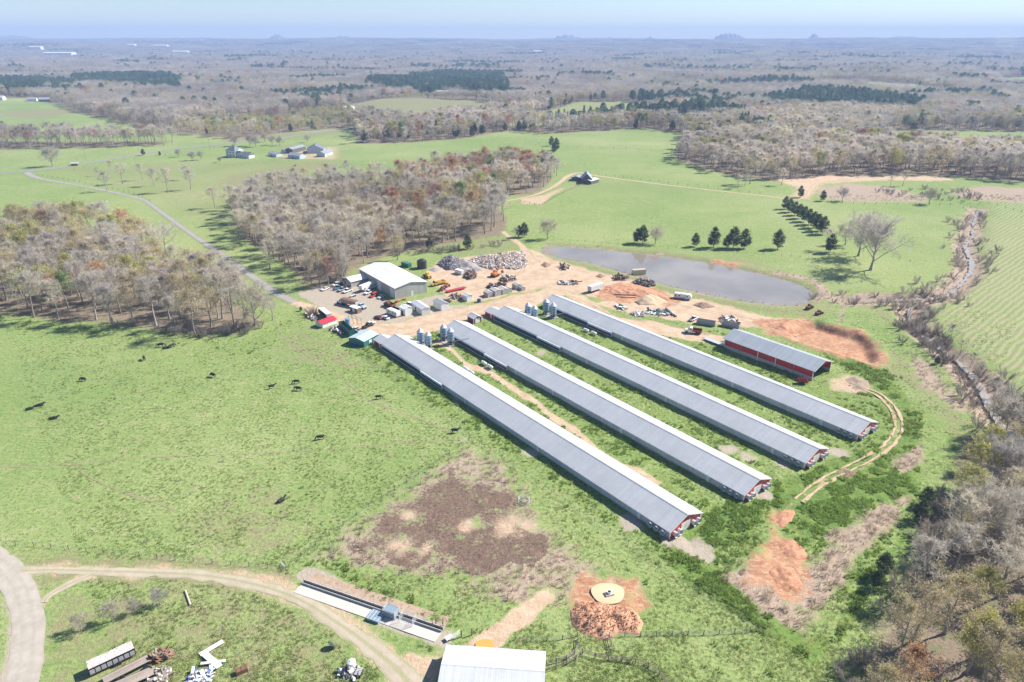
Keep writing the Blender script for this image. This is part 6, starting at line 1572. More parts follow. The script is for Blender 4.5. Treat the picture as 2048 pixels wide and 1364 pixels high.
heap('mulch_heap', 'large orange brown soil heap below the muddy trough pool', 'soil heap', [(1142, 1222), (1155, 1202), (1185, 1205), (1225, 1212), (1262, 1218), (1284, 1245), (1275, 1268), (1235, 1262), (1210, 1278), (1170, 1268), (1148, 1250)], 2.3, M_MULCH, .7, 1100, [M_MULCH, M_MULCH, M_SOILR], (.10, .30), seed=31)
heap('debris_pile', 'white tanks and scrap strewn below the sand heap', 'debris', [(1285, 625), (1300, 619), (1330, 621), (1345, 630), (1330, 634), (1300, 630)], .7, M_SOILB, .2, 60, [M_TANKW, M_RB[2], PGR], (.5, 1.3), 32, spike=2.0)
heap('debris_pile', 'junk and dark tanks behind the red barn by the dumpsters', 'debris', [(1435, 636), (1450, 630), (1470, 636), (1482, 648), (1462, 648), (1442, 645)], .8, M_SOILB, .2, 70, [M_RUST, M_RB[2], M_TANKW], (.5, 1.3), 33, spike=2.0)
heap('debris_pile', 'scattered pipes and junk above the white box trailer', 'debris', [(1112, 566), (1130, 562), (1160, 562), (1150, 570), (1120, 573)], .6, M_SOILB, .2, 60, [M_RB[2], M_TANKW, M_RUST], (.4, 1.2), 34, spike=2.4)
heap('debris_pile', 'junk in the grass behind the fourth poultry house', 'debris', [(1225, 612), (1240, 610), (1258, 618), (1248, 622)], .5, M_SOILB, .2, 30, [PGR, M_RB[2], M_TANKW], (.4, 1.2), 35, spike=2.0)
heap('debris_pile', 'pale debris by the track bend behind the fourth poultry house', 'debris', [(1260, 628), (1275, 622), (1295, 628), (1290, 634), (1270, 634)], .5, M_SOILB, .2, 40, [M_TANKW, M_RB[0], M_RB[2]], (.4, 1.1), 36, spike=2.0)
for k, (a, b, r, lb) in enumerate((((1228, 590), (1290, 592), .22, 'long dark pipe lying by the red clay bank'), ((1232, 594), (1272, 596), .18, 'second pipe lying beside the long dark pipe'), ((1332, 618), (1348, 632), .5, 'thick concrete culvert pipe lying below the soil heap'), ((1340, 622), (1352, 634), .4, 'thinner culvert pipe beside the thick one'), ((1135, 565), (1165, 563), .2, 'dark pipe lying above the white box trailer'), ((371, 1183), (381, 1211), .22, 'pale wooden pole lying on the dry grass'))):
    p, q = G(*a), G(*b); c = (p + q) / 2; t = thing('pipe', lb, 'pipe' if k < 5 else 'pole', c, math.atan2(q.y - p.y, q.x - p.x)); L = (q - p).length
    pr = [(-L / 2, r), (L / 2, r)]
    mm = (M_DARK, M_RUST, M_CONC, M_CONC, M_DARK, mat('pale wood', (.50, .44, .36), .9, var=.2))[k]
    MB().tube([(-L / 2, 0, r), (L / 2, 0, r)], [r, r], 12).build('pipe_body', mm, t)
    for s in (-1, 1): MB().tube([(s * L / 2, 0, r), (s * (L / 2 + .02), 0, r)], [r * .8, r * .8], 12).build('pipe_mouth', M_DARK if k != 5 else mm, t)
# ================================================================== fences
POSTS = {}
def post_mesh(kind):
    if kind in POSTS: return POSTS[kind]
    m = MB()
    if kind == 'wood': m.tube([(0, 0, -.3), (0, 0, 1.35)], [.09, .075], 6)
    elif kind == 'thick': m.tube([(0, 0, -.4), (0, 0, 1.75)], [.13, .12], 7)
    elif kind == 'steel': m.b3(-.04, .04, -.04, .04, -.3, 1.4)
    me = m.mesh('post'); me.materials.append(M_POSTW if kind != 'steel' else M_POSTS); POSTS[kind] = me; return me
M_POSTW = mat('fence post wood', (.17, .14, .115), .95, var=.3, rand=.25); M_POSTS = mat('fence post steel', (.20, .22, .20), .7); M_WIRE = mat('fence wire', (.32, .32, .33), .5, .3)
def fence(label, uv, step=4.0, kind='wood', wires=(.35, .7, 1.05, 1.25), rails=(), group=None, wr=.012, world_pts=None, name='fence', railm=None):
    pts = world_pts if world_pts is not None else P(*uv)
    d = np.concatenate([[0], np.cumsum(np.hypot(*np.diff(pts, axis=0).T))]); n = max(2, int(round(d[-1] / step)) + 1)
    s = np.linspace(0, d[-1], n); xs = np.interp(s, d, pts[:, 0]); ys = np.interp(s, d, pts[:, 1]); zs = hz(xs, ys)
    t = thing(name, label, 'fence', (xs[0], ys[0], zs[0]), group=group)
    me = post_mesh(kind)
    for i, (x, y, z) in enumerate(zip(xs, ys, zs)):
        o = bpy.data.objects.new('post', me); link(o, t); o.location = (x - xs[0], y - ys[0], z - zs[0]); o.rotation_euler = (random.gauss(0, .03), random.gauss(0, .03), random.random() * 6)
    if wires:
        m = MB()
        for h in wires:
            for i in range(n - 1): m.tube([(xs[i] - xs[0], ys[i] - ys[0], zs[i] - zs[0] + h), (xs[i + 1] - xs[0], ys[i + 1] - ys[0], zs[i + 1] - zs[0] + h)], [wr, wr], 3, False)
        m.build('wire', M_WIRE, t)
    for h in rails:
        for i in range(n - 1):
            a = Vector((xs[i] - xs[0], ys[i] - ys[0], zs[i] - zs[0] + h)); b = Vector((xs[i + 1] - xs[0], ys[i + 1] - ys[0], zs[i + 1] - zs[0] + h))
            MB().tube([a, b], [.065, .065], 4, True).build('rail', railm or M_POSTW, t)
    return t
fence('wire fence with wooden posts between pasture and rutted lane', [(-40, 1088), (60, 1092), (200, 1105), (330, 1118), (450, 1128), (545, 1137), (572, 1142)], 4.6)
fence('wire fence running along the muddy cattle lot edge', [(572, 1136), (660, 1070), (740, 1012), (830, 955), (905, 902), (938, 880)], 4.6)
fence('long wire fence beside the first poultry house', [(715, 702), (800, 765), (880, 826), (940, 875), (1050, 950), (1150, 1018), (1260, 1092), (1340, 1148), (1440, 1215), (1530, 1272)], 5.5, 'steel')
fence('woven wire fence with dark posts below the orange soil heap', [(1218, 1272), (1280, 1272), (1360, 1270), (1430, 1268), (1500, 1264)], 3.2, 'wood', (.15, .3, .45, .6, .8, 1.0, 1.2), wr=.016)
fence('woven wire fence ending at the orange puddle', [(1030, 1280), (1080, 1283), (1130, 1278), (1155, 1272)], 3.0, 'wood', (.15, .3, .45, .6, .8, 1.0, 1.2), wr=.016)
fence('curved timber corral fence behind the white roofed barn', [(1165, 1308), (1200, 1318), (1250, 1322), (1290, 1330), (1315, 1345), (1335, 1375), (1340, 1420)], 2.6, 'wood', (), (.45, .85, 1.2))
fence('timber rail chute fence leading to the white roofed barn', [(1090, 1345), (1130, 1332), (1155, 1318), (1165, 1305)], 2.4, 'wood', (), (.4, .75, 1.15), railm=M_TIMB)
fence('second timber rail fence of the barn chute', [(1092, 1330), (1130, 1322), (1150, 1308), (1160, 1290), (1158, 1278)], 2.4, 'wood', (), (.4, .75, 1.15), railm=M_TIMB)
fence('short timber fence beside the cattle gate', [(1218, 1276), (1222, 1290), (1226, 1308)], 2.0, 'wood', (), (.4, .8, 1.2))
fence('fence posts along the pasture above the pond', [(1075, 480), (1160, 484), (1250, 490), (1350, 496), (1450, 505), (1540, 510), (1600, 515)], 5, 'wood', (.5, 1.0))
fence('fence along the green field above the grey barn road', [(1180, 347), (1250, 356), (1350, 368), (1450, 379), (1520, 388)], 9, 'thick', (.6, 1.1))
fence('long fence across the far green pasture', [(1060, 285), (1120, 293), (1200, 297), (1290, 300), (1352, 304)], 14, 'thick', (.6, 1.1))
fence('fence beside the cleared brown field', [(1640, 404), (1720, 408), (1820, 411), (1920, 410), (1985, 408), (2060, 430)], 8, 'thick', (.5, 1.0))
fence('post fence along the paved road verge', [(150, 340), (200, 329), (260, 320), (330, 310), (400, 300), (470, 294)], 12, 'thick', (.6, 1.1))
fence('post row along the farm lane', [(75, 350), (130, 360), (200, 372), (275, 390), (300, 402)], 9, 'thick', (.6, 1.1))
fence('corral fence below the grey field barn', [(1188, 362), (1150, 375), (1110, 395), (1082, 412), (1060, 408), (1040, 404)], 5, 'thick', (.6,), (1.1,))
fence('fence along the edge of the paddock before the farmhouse', [(425, 330), (470, 332), (520, 326), (560, 318)], 8, 'wood', (.6, 1.1))
# galvanised gates where the lot fences meet
def gate(label, a, b, h=1.3):
    p, q = G(*a), G(*b); L = (q - p).length; t = thing('gate', label, 'gate', p, math.atan2(q.y - p.y, q.x - p.x)); fr = MB()
    for x in (0, L): fr.tube([(x, 0, .15), (x, 0, h)], [.03, .03], 6)
    fr.build('frame', M_GALV, t)
    for k in range(6): MB().tube([(0, 0, .18 + k * (h - .2) / 5), (L, 0, .18 + k * (h - .2) / 5)], [.022, .022], 6).build('bar', M_GALV, t)
    return t
gate('steel gate at the pasture end of the feed bunk fence', (572, 1140), (562, 1128)); gate('steel gate at the top corner of the cattle lot', (938, 880), (925, 886)); gate('steel panel gate beside the orange puddle', (905, 1280), (920, 1268))
gate('tall steel gate below the orange soil heap', (1205, 1277), (1222, 1277), 1.7)
for k, (u, v) in enumerate(((872, 1250), (886, 1256), (923, 1274), (944, 1270))):
    t = thing('gate_post', 'thick timber gate post near the end of the feed bunk', 'post', G(u, v), random.random(), 'gate posts by the feed bunk'); MB().tube([(0, 0, -.4), (0, 0, 1.8)], [.14, .13], 8).build('shaft', M_POSTW, t); MB().lathe([(.15, 1.8), (.13, 1.86), (0, 1.9)], n=8).build('cap', M_POSTW, t)

# ------------------------------------------------------------------ concrete feed bunk
p0, p1 = G(606, 1166), G(885, 1262); rz = math.atan2(p1.y - p0.y, p1.x - p0.x); L = (p1 - p0).length
t = thing('feed_bunk', 'long concrete feed bunk with brown apron beside the rutted lane', 'feed bunk', (p0.x, p0.y, 0), rz)
# local -Y towards the lane
ns = 4
edges = [0, .19, .37, .62, 1.0]
for a, b in zip(edges[:-1], edges[1:]): MB().b3(a * L + .03, b * L - .03, -3.3, -.55, -.1, .14).build('slab', M_CONCP, t)
MB().b3(0, L, -.5, -.35, -.1, .62).build('bunk_wall', M_CONC, t); MB().b3(0, L, .30, .48, -.1, .78).build('bunk_wall', M_CONC, t); MB().b3(0, L, -.346, .296, -.1, .22).build('bunk_floor', mat('dark feed trough floor', (.10, .095, .09), .9, var=.3), t)
M_APR = mat('brown stained concrete', (.38, .28, .20), .95, var=.25, scale=.5, dirt=(.28, .19, .13), dirt_amt=.25)
for k in range(7): MB().b3(k * L / 7 + .02, (k + 1) * L / 7 - .02, .5, 3.9, -.1, .12).build('apron_slab', M_APR, t)
for k in range(18): MB().b3(k * L / 17.2 + .1, k * L / 17.2 + .2, .34, .44, .78, 1.5).build('neck_post', M_GALV, t)
MB().tube([(0, .39, 1.45), (L, .39, 1.45)], [.035, .035], 6).build('neck_rail', M_GALV, t)
def bpt(f, y, z=0): return Vector((p0.x + math.cos(rz) * f * L - math.sin(rz) * y, p0.y + math.sin(rz) * f * L + math.cos(rz) * y, z))
M_STEELB = mat('blue grey steel', (.26, .33, .40), .45, .2, var=.15)
def cage(name, label, c, r, l, w, h, fill, z0=.15):
    t = thing(name, label, 'livestock crate', (c.x, c.y, z0), r); fr = MB()
    for x in (-l / 2, l / 2):
        for y in (-w / 2, w / 2): fr.tube([(x, y, 0), (x, y, h)], [.04, .04], 5)
    fr.build('frame', M_GALV, t)
    for k in range(6):
        z = .12 + k * (h - .15) / 5
        for y in (-w / 2, w / 2): MB().tube([(-l / 2, y, z), (l / 2, y, z)], [.028, .028], 5).build('bar', M_GALV, t)
        for x in (-l / 2, l / 2): MB().tube([(x, -w / 2, z), (x, w / 2, z)], [.028, .028], 5).build('bar', M_GALV, t)
    if fill: MB().b3(-l / 2 + .1, l / 2 - .1, -w / 2 + .1, w / 2 - .1, .1, h * .85).build('feed_box', M_STEELB, t)
    return t
cage('creep_feeder', 'blue grey metal creep feeder box on the feed bunk', bpt(.66, -.4), rz, 3.0, 2.2, 2.0, True); cage('cattle_crate', 'open galvanised cattle crate beside the metal feeder', bpt(.78, -.6), rz, 3.2, 2.0, 1.9, False)
t = thing('cattle_ramp', 'low blue grey metal ramp on the pale bunk slab', 'ramp', bpt(.585, -2.4, .15), rz); MB().prism([(-1.6, 0), (-1.5, .55), (1.5, .55), (1.6, 0)], -1.4, 1.4).build('deck', M_STEELB, t)
for k in range(4): MB().box((-1.2 + k * .8, 0, .58), (.08, 2.7, .05)).build('cleat', M_GALV, t)
t = thing('bale_tray', 'small white tray table by the end of the feed bunk', 'tray', G(898, 1279), .6); MB().b3(-.8, .8, -.55, .55, .55, .66).build('top', M_TANKW, t)
for x in (-.7, .7):
    for y in (-.45, .45): MB().b3(x - .04, x + .04, y - .04, y + .04, 0, .55).build('leg', M_GALV, t)
# cattle lot
def ring_feeder(label, u, v, r=1.5, h=1.15):
    t = thing('ring_feeder', label, 'hay feeder', G(u, v), 0); n = 16
    for z in (.15, .5, h): MB().tube([(r * math.cos(a), r * math.sin(a), z) for a in np.linspace(0, 2 * PI, 25)], [.045] * 25, 5, False).build('ring', M_GALV, t)
    for k in range(n): a = 2 * PI * k / n; MB().tube([(r * math.cos(a), r * math.sin(a), 0), (r * math.cos(a), r * math.sin(a), h)], [.03, .03], 5).build('upright', M_GALV, t)
    MB().lathe([(r * .55, 0), (r * .6, .3), (r * .3, .45), (0, .5)], n=14).build('hay', mat('old hay', (.28, .23, .13), .95, var=.3, bump=.6), t); return t
ring_feeder('round grey hay feeder in the muddy cattle lot', 1048, 1003)
wp = spline(np.array([np.array(G0(1216, 1188)) + np.array([3.7 * math.cos(a) * (1 + .06 * math.sin(3 * a)), 3.5 * math.sin(a) * (1 + .08 * math.cos(2 * a))]) for a in np.linspace(0, 2 * PI, 30)]), .5)
flat_poly('muddy_pool', wp, .24, water_mat('milky tan water', (.62, .47, .29), .25, .6), 'round pool of milky tan water around the cattle trough', 'pool')
c_ = np.array(G0(969, 1289)); wp = [c_ + np.array([1.75 * math.cos(a), 1.35 * math.sin(a)]) * (1 + .1 * math.sin(2 * a + 1)) for a in np.linspace(0, 2 * PI, 30)[:-1]]
flat_poly('puddle', wp, .22, water_mat('orange mud water', (.58, .30, .07), .3, .6), 'small orange mud puddle behind the white roofed barn', 'puddle')
t = thing('cattle_trough', 'concrete cattle trough standing in the milky pool', 'trough', G(1218, 1190, .25), .3); MB().b3(-1.0, 1.0, -.7, .7, -.3, .35).build('base', M_CONC, t); MB().lathe([(.45, .352), (.5, .8), (.42, .8), (.38, .5)], n=14).build('basin', M_TANKW, t); MB().lathe([(.36, .5), (.36, .55)], n=14).build('water', M_GLASS, t)

# ------------------------------------------------------------------ white roofed barn at the lane end
A, B = G0(886, 1330, 3.6), G0(1086, 1344, 3.6)
rz = math.atan2(B[1] - A[1], B[0] - A[0]); Lb = math.hypot(B[0] - A[0], B[1] - A[1])
ap = G0(895, 1303, 2.7); W_ = 11.0
O = np.array([A[0] + math.sin(rz) * W_ / 2 * 1.0, A[1] - math.cos(rz) * W_ / 2])
gabled('hay_barn', 'barn with long white metal roof at the end of the lane', 'barn', (O[0], O[1], 0), rz, Lb, W_, 2.7, 1.05, M_SHOPW, sheet_mat('bright white roof sheets', (.52, .53, .54), 0, .5, seam=.14), M_WHITE, doors=[('s', 6, 4, 2.4, M_DOORW)])

# ------------------------------------------------------------------ old trailers and scrap on the dry grass
M_RUSTW = mat('peeling white paint', (.62, .60, .58), .7, var=.1, scale=1.5, dirt=(.35, .16, .10), dirt_amt=.35)
t = vroot('livestock_trailer', 'livestock trailer with peeling white roof on the dry grass', 'trailer', 226, 1327, 258, 1312); Lk = 4.1
MB().b3(-Lk, Lk, -1.1, 1.1, .55, .75).build('floor', M_RUST, t); MB().b3(-Lk, Lk, -1.2, 1.2, 2.25, 2.36).build('roof', M_RUSTW, t)
for s in (-1, 1):
    for k in range(8): MB().b3(-Lk + k * 2 * Lk / 8 + .08, -Lk + (k + 1) * 2 * Lk / 8 - .08, s * 1.1 - .03, s * 1.1 + .03, .76, 1.75).build('side_panel', M_BOARDG, t)
    for k in range(9): MB().box((-Lk + k * 2 * Lk / 8, s * 1.1, 1.5), (.1, .1, 1.5)).build('side_post', PK, t)
    for z in (1.85, 2.05): MB().b3(-Lk, Lk, s * 1.1 - .02, s * 1.1 + .02, z, z + .06).build('slat', PK, t)
    for x in (.2, 1.1): wheel(t, x, s * 1.22, .38)
MB().b3(Lk - .05, Lk, -1.05, 1.05, .76, 2.2).build('front_panel', M_RUSTW, t); MB().tube([(Lk, .5, .6), (Lk + 1.3, 0, .5), (Lk, -.5, .6)], [.06] * 3, 5).build('drawbar', M_RUST, t)
M_OLDW = mat('bleached deck wood', (.34, .28, .23), .95, var=.25, rand=.2)
flatbed('old flatbed trailer with bleached deck beside the livestock trailer', PK, 254, 1344, 290, 1326, L=8.2, w=1.05, deck=M_OLDW); flatbed('second old flatbed trailer with bleached deck and dark ramp', PK, 262, 1366, 300, 1350, L=9.0, w=1.2, deck=M_OLDW, z=.75)
t = vroot('trailer_ramp', 'dark steel ramp leaning at the end of the second flatbed', 'ramp', 291, 1346, 300, 1338); MB().box((0, 0, .5), (2.2, 1.9, .08), ry=-.3).build('plate', PK, t)
for k in range(5): MB().box((-.9 + k * .45, 0, .56 - (-.9 + k * .45) * -.3), (.06, 1.8, .05), ry=-.3).build('cleat', PK, t)
heap('scrap_pile', 'rusty harrow and scrap heap beside the old trailers', 'scrap', [(300, 1318), (312, 1306), (340, 1303), (346, 1312), (325, 1322), (302, 1325)], .5, M_SOILB, .15, 70, [M_RUST, M_RUST, M_TIMB], (.4, 1.1), 41, spike=2.4)
heap('scrap_pile', 'heap of bleached boards and branches on the dry grass', 'scrap', [(292, 1364), (310, 1345), (335, 1335), (345, 1345), (325, 1372), (300, 1380)], .4, M_SOILB, .15, 90, [M_TIMB, M_OLDW, M_RB[0]], (.4, 1.0), 42, spike=3.0)
heap('scrap_pile', 'white and blue scrap heap under the bent white panels', 'scrap', [(370, 1368), (385, 1350), (415, 1340), (430, 1350), (415, 1365), (385, 1378)], .6, M_SOILB, .15, 140, [M_TANKW, M_TANKW, paint('scrap blue', (.08, .16, .45)), M_RB[2]], (.3, .9), 43, spike=2.8)
t = thing('aluminium_wreck', 'long bent white metal panels lying in a Z shape on grass', 'metal panels', G(425, 1318), 0); o_ = G(425, 1318)
for (a, b, w) in (((400, 1312), (447, 1285), 1.0), ((410, 1311), (440, 1338), 1.3), ((402, 1331), (452, 1325), .6), ((405, 1349), (440, 1337), .35)):
    p, q = G(*a) - o_, G(*b) - o_; c = (p + q) / 2; MB().box((c.x, c.y, .35 + random.uniform(0, .2)), ((q - p).length, w, .22), rz=math.atan2(q.y - p.y, q.x - p.x), ry=random.uniform(-.03, .03)).build('panel', M_TANKW, t, bev=.05)
t = thing('brown_crate', 'small rusty brown crate lying on the dry grass', 'crate', G(484, 1344), .55); MB().b3(-1.1, 1.1, -.6, .6, 0, .95).build('box', M_RUST, t)
for x in (-.9, 0, .9): MB().b3(x - .06, x + .06, -.64, .64, .955, 1.0).build('slat', M_RUST, t)
t = thing('dish', 'grey round disc standing on edge in the grass', 'disc', G(664, 1296), .9); M = Matrix.Translation((0, 0, .95)) @ Matrix.Rotation(R(75), 4, 'Y'); MB().lathe([(0, .0), (.5, .05), (.95, .2), (.97, .24), (.5, .1), (0, .06)], n=20, M=M).build('dish_face', M_GALV, t); MB().tube([(.0, 0, 0), (.15, 0, .9)], [.04, .04], 6).build('stand', M_GALV, t)
tank_v('water_tank', 'round white plastic tank on the junk heap by the lane', 704, 1334, .85, 1.5, M_TANKW, top=.25)
heap('junk_heap', 'junk heap of crates and frames round the white plastic tank', 'scrap', [(672, 1345), (690, 1332), (716, 1330), (728, 1345), (710, 1362), (685, 1358)], .4, M_SOILB, .15, 60, [M_RB[2], M_TANKW, M_TIMB], (.4, 1.1), 44, spike=2.2)
for k, (u, v, lb) in enumerate(((690, 1346, 'dark slatted crate beside the white plastic tank'), (718, 1348, 'grey slatted crate beside the junk heap'))):
    t = thing('crate', lb, 'crate', G(u, v), .4 + k)
    for j in range(5): MB().b3(-.9 + j * .38, -.9 + j * .38 + .3, -.6, .6, .75, .82).build('slat', (PK, M_BOARDG)[k], t)
    MB().b3(-.9, .95, -.6, .6, 0, .745).build('box', M_DARK, t)

# ------------------------------------------------------------------ cattle
def make_cow(seed, graze, lying=False):
    """one continuous skinned body: spine, neck, head, four jointed legs, tail, ears"""
    vs = []; rad = []; ed = []
    def v(x, y, z, r, par=None):
        vs.append((x, y, z)); rad.append(r if isinstance(r, tuple) else (r, r))
        if par is not None: ed.append((par, len(vs) - 1))
        return len(vs) - 1
    dz = -.62 if lying else 0
    pel = v(-.62, 0, 1.12 + dz, (.30, .33)); mid = v(-.05, 0, 1.05 + dz, (.36, .40), pel); che = v(.52, 0, 1.08 + dz, (.30, .38), mid); sh = v(.80, 0, 1.15 + dz, (.22, .27), che)
    if graze: n1 = v(1.08, .03, .92 + dz, (.16, .2), sh); n2 = v(1.30, .06, .55, (.13, .15), n1); hd = v(1.42, .06, .30, (.13, .12), n2); mz = v(1.52, .06, .10, (.09, .08), hd)
    else: n1 = v(1.08, .05, 1.35 + dz, (.15, .19), sh); n2 = v(1.25, .12, 1.50 + dz, (.13, .15), n1); hd = v(1.42, .16, 1.46 + dz, (.12, .13), n2); mz = v(1.66, .2, 1.30 + dz, (.09, .08), hd)
    for s in (-1, 1): v(vs[n2][0], vs[n2][1] + s * .26, vs[n2][2] + .06, (.05, .03), n2)
    rmp = v(-.92, 0, 1.10 + dz, (.2, .24), pel); t1 = v(-1.08, 0, .95 + dz, .05, rmp); t2 = v(-1.10, .03, .5 if not lying else .2, .035, t1); v(-1.09, .04, .34 if not lying else .08, .05, t2)
    if not lying:
        for s in (-1, 1):
            h = v(-.66, s * .2, .85, (.17, .2), pel); k = v(-.55, s * .2, .66, (.11, .12), h); hk = v(-.78, s * .2, .42, .065, k); ft = v(-.72, s * .2, .12, .05, hk); v(-.68, s * .2, .02, .06, ft)
            e = v(.56, s * .2, .75, (.13, .15), che); kn = v(.60, s * .2, .42, .07, e); f2 = v(.58, s * .2, .14, .05, kn); v(.61, s * .2, .02, .06, f2)
    else:
        for s in (-1, 1):
            h = v(-.5, s * .36, .3, .16, pel); k = v(-.1, s * .42, .16, .09, h); v(-.45, s * .48, .07, .06, k); e = v(.55, s * .3, .25, .12, che); v(.95, s * .28, .09, .06, e)
    me = bpy.data.meshes.new('cow'); me.from_pydata(vs, ed, []); me.update()
    o = bpy.data.objects.new('cow_skeleton', me); COL.objects.link(o)
    m = o.modifiers.new('skin', 'SKIN'); m.use_smooth_shade = True; o.modifiers.new('sub', 'SUBSURF').levels = 1
    for i, q in enumerate(me.skin_vertices[0].data): q.radius = rad[i]; q.use_root = (i == 0)
    bpy.context.view_layer.update(); dg = bpy.context.evaluated_depsgraph_get(); out = bpy.data.meshes.new_from_object(o.evaluated_get(dg)); bpy.data.objects.remove(o)
    out.materials.clear(); out.materials.append(M_COW); out.polygons.foreach_set('use_smooth', [True] * len(out.polygons)); return out
M_COW = mat('black cow hide', (.022, .020, .019), .7, var=.3, scale=2)
COW = [make_cow(1, True), make_cow(2, False), make_cow(3, False, True)]
CL = ['black cow grazing with lowered head in the green pasture', 'black cow standing with raised head in the green pasture', 'black cow lying down in the green pasture']
for u, v, k, a in ((322, 694, 0, .3), (332, 697, 2, .6), (289, 720, 0, 2.2), (167, 762, 0, 3.0), (427, 754, 0, 2.6), (544, 777, 1, .4), (593, 767, 0, 3.3), (597, 781, 0, 2.9), (641, 879, 0, 3.5), (757, 798, 0, .2), (79, 812, 2, .4), (60, 819, 2, .5), (107, 838, 2, .3), (562, 1003, 2, .9), (910, 866, 1, .05),
                   (590, 333, 1, .5), (513, 353, 1, 2.0), (345, 695, 0, 1.0)):
    p = G(u, v, .0); t = bpy.data.objects.new('cow', COW[k]); link(t); t.location = (p.x, p.y, p.z - .03); t.rotation_euler = (0, 0, a); s = random.uniform(1.12, 1.3); t.scale = (s, s, s)
    if v < 400: tag(t, 'black cow far off on the dry hill below the farmhouse', 'cow', 'cattle below the farmhouse')
    elif (u, v) == (910, 866): tag(t, 'black cow standing at the fence corner by the first poultry house', 'cow', 'black cattle')
    elif (u, v) == (562, 1003): tag(t, 'black cow lying alone near the cattle lot fence', 'cow', 'black cattle')
    elif (u, v) == (757, 798): tag(t, 'black cow grazing on the bent cow path', 'cow', 'black cattle')
    else: tag(t, CL[k], 'cow', 'black cattle')

# ------------------------------------------------------------------ farmsteads further off
M_SLATE = sheet_mat('dark grey roof shingles', (.15, .17, .20), 0, .6, rough=.7); M_ROOFG = sheet_mat('dull grey barn roof', (.28, .30, .33), 0, .92); M_DKW = mat('dark barn boards', (.12, .11, .11), .9, var=.3); M_BLUEW = mat('pale blue grey siding', (.45, .50, .56), .7, var=.12)
def hip_house(t, x0, x1, y0, y1, h, rise, wall, roof):
    MB().b3(x0, x1, y0, y1, -.6, h).build('wall', wall, t); o = .5; cx = (x1 - x0) / 2; cy = (y1 - y0) / 2; r = min(cx, cy) * .9
    a, b, c, d = (x0 - o, y0 - o, h), (x1 + o, y0 - o, h), (x1 + o, y1 + o, h), (x0 - o, y1 + o, h); e, f = (x0 + r, y0 + cy, h + rise), (x1 - r, y0 + cy, h + rise)
    for q in ((a, b, f, e), (c, d, e, f), (b, c, f), (d, a, e)): m = MB(); m._add(q, [tuple(range(len(q)))]); m.build('roof_slope', roof, t)
    MB().b3(x0 - o, x1 + o, y0 - o, y1 + o, h - .25, h - .01).build('eave', M_WHITE, t)
def win_row(t, y, xs, z, w=1.2, h=1.7):
    for x in xs: o = MB().b3(x, x + w, y - .06, y - .004, z, z + h).build('window', M_GLASS, t); MB().b3(x - .15, x + w + .15, y - .035, y - .002, z - .15, z + h + .15).build('frame', M_WHITE, o)
a = G(453, 314); b = G(476, 316); rz = math.atan2(b.y - a.y, b.x - a.x)
t = thing('farmhouse', 'large white two storey farmhouse with dark hipped roof and long wing', 'house', a, rz); hip_house(t, 0, 13, 0, 12, 7.0, 4.6, M_BOARDW, M_SLATE); win_row(t, 0, (1.5, 5.8, 10), .9); win_row(t, 0, (1.5, 5.8, 10), 4.3)
MB().b3(13.004, 30, 2, 10, -.6, 3.6).build('wing_wall', M_BOARDW, t); win_row(t, 2, (15, 18, 21, 24.5), 1.0); MB().prismx([(1.4, 3.6), (6, 6.2), (10.6, 3.6)], 13.2, 30.5).build('wing_roof', M_SLATE, t); MB().b3(4, 5, 6, 7, 9, 12.6).build('chimney', mat('red brick', (.30, .13, .09), .9, var=.2), t)
MB().prismx([(1.5, 7.0), (5, 9.6), (8.5, 7.0)], 9, 16).build('dormer', M_BOARDW, t)
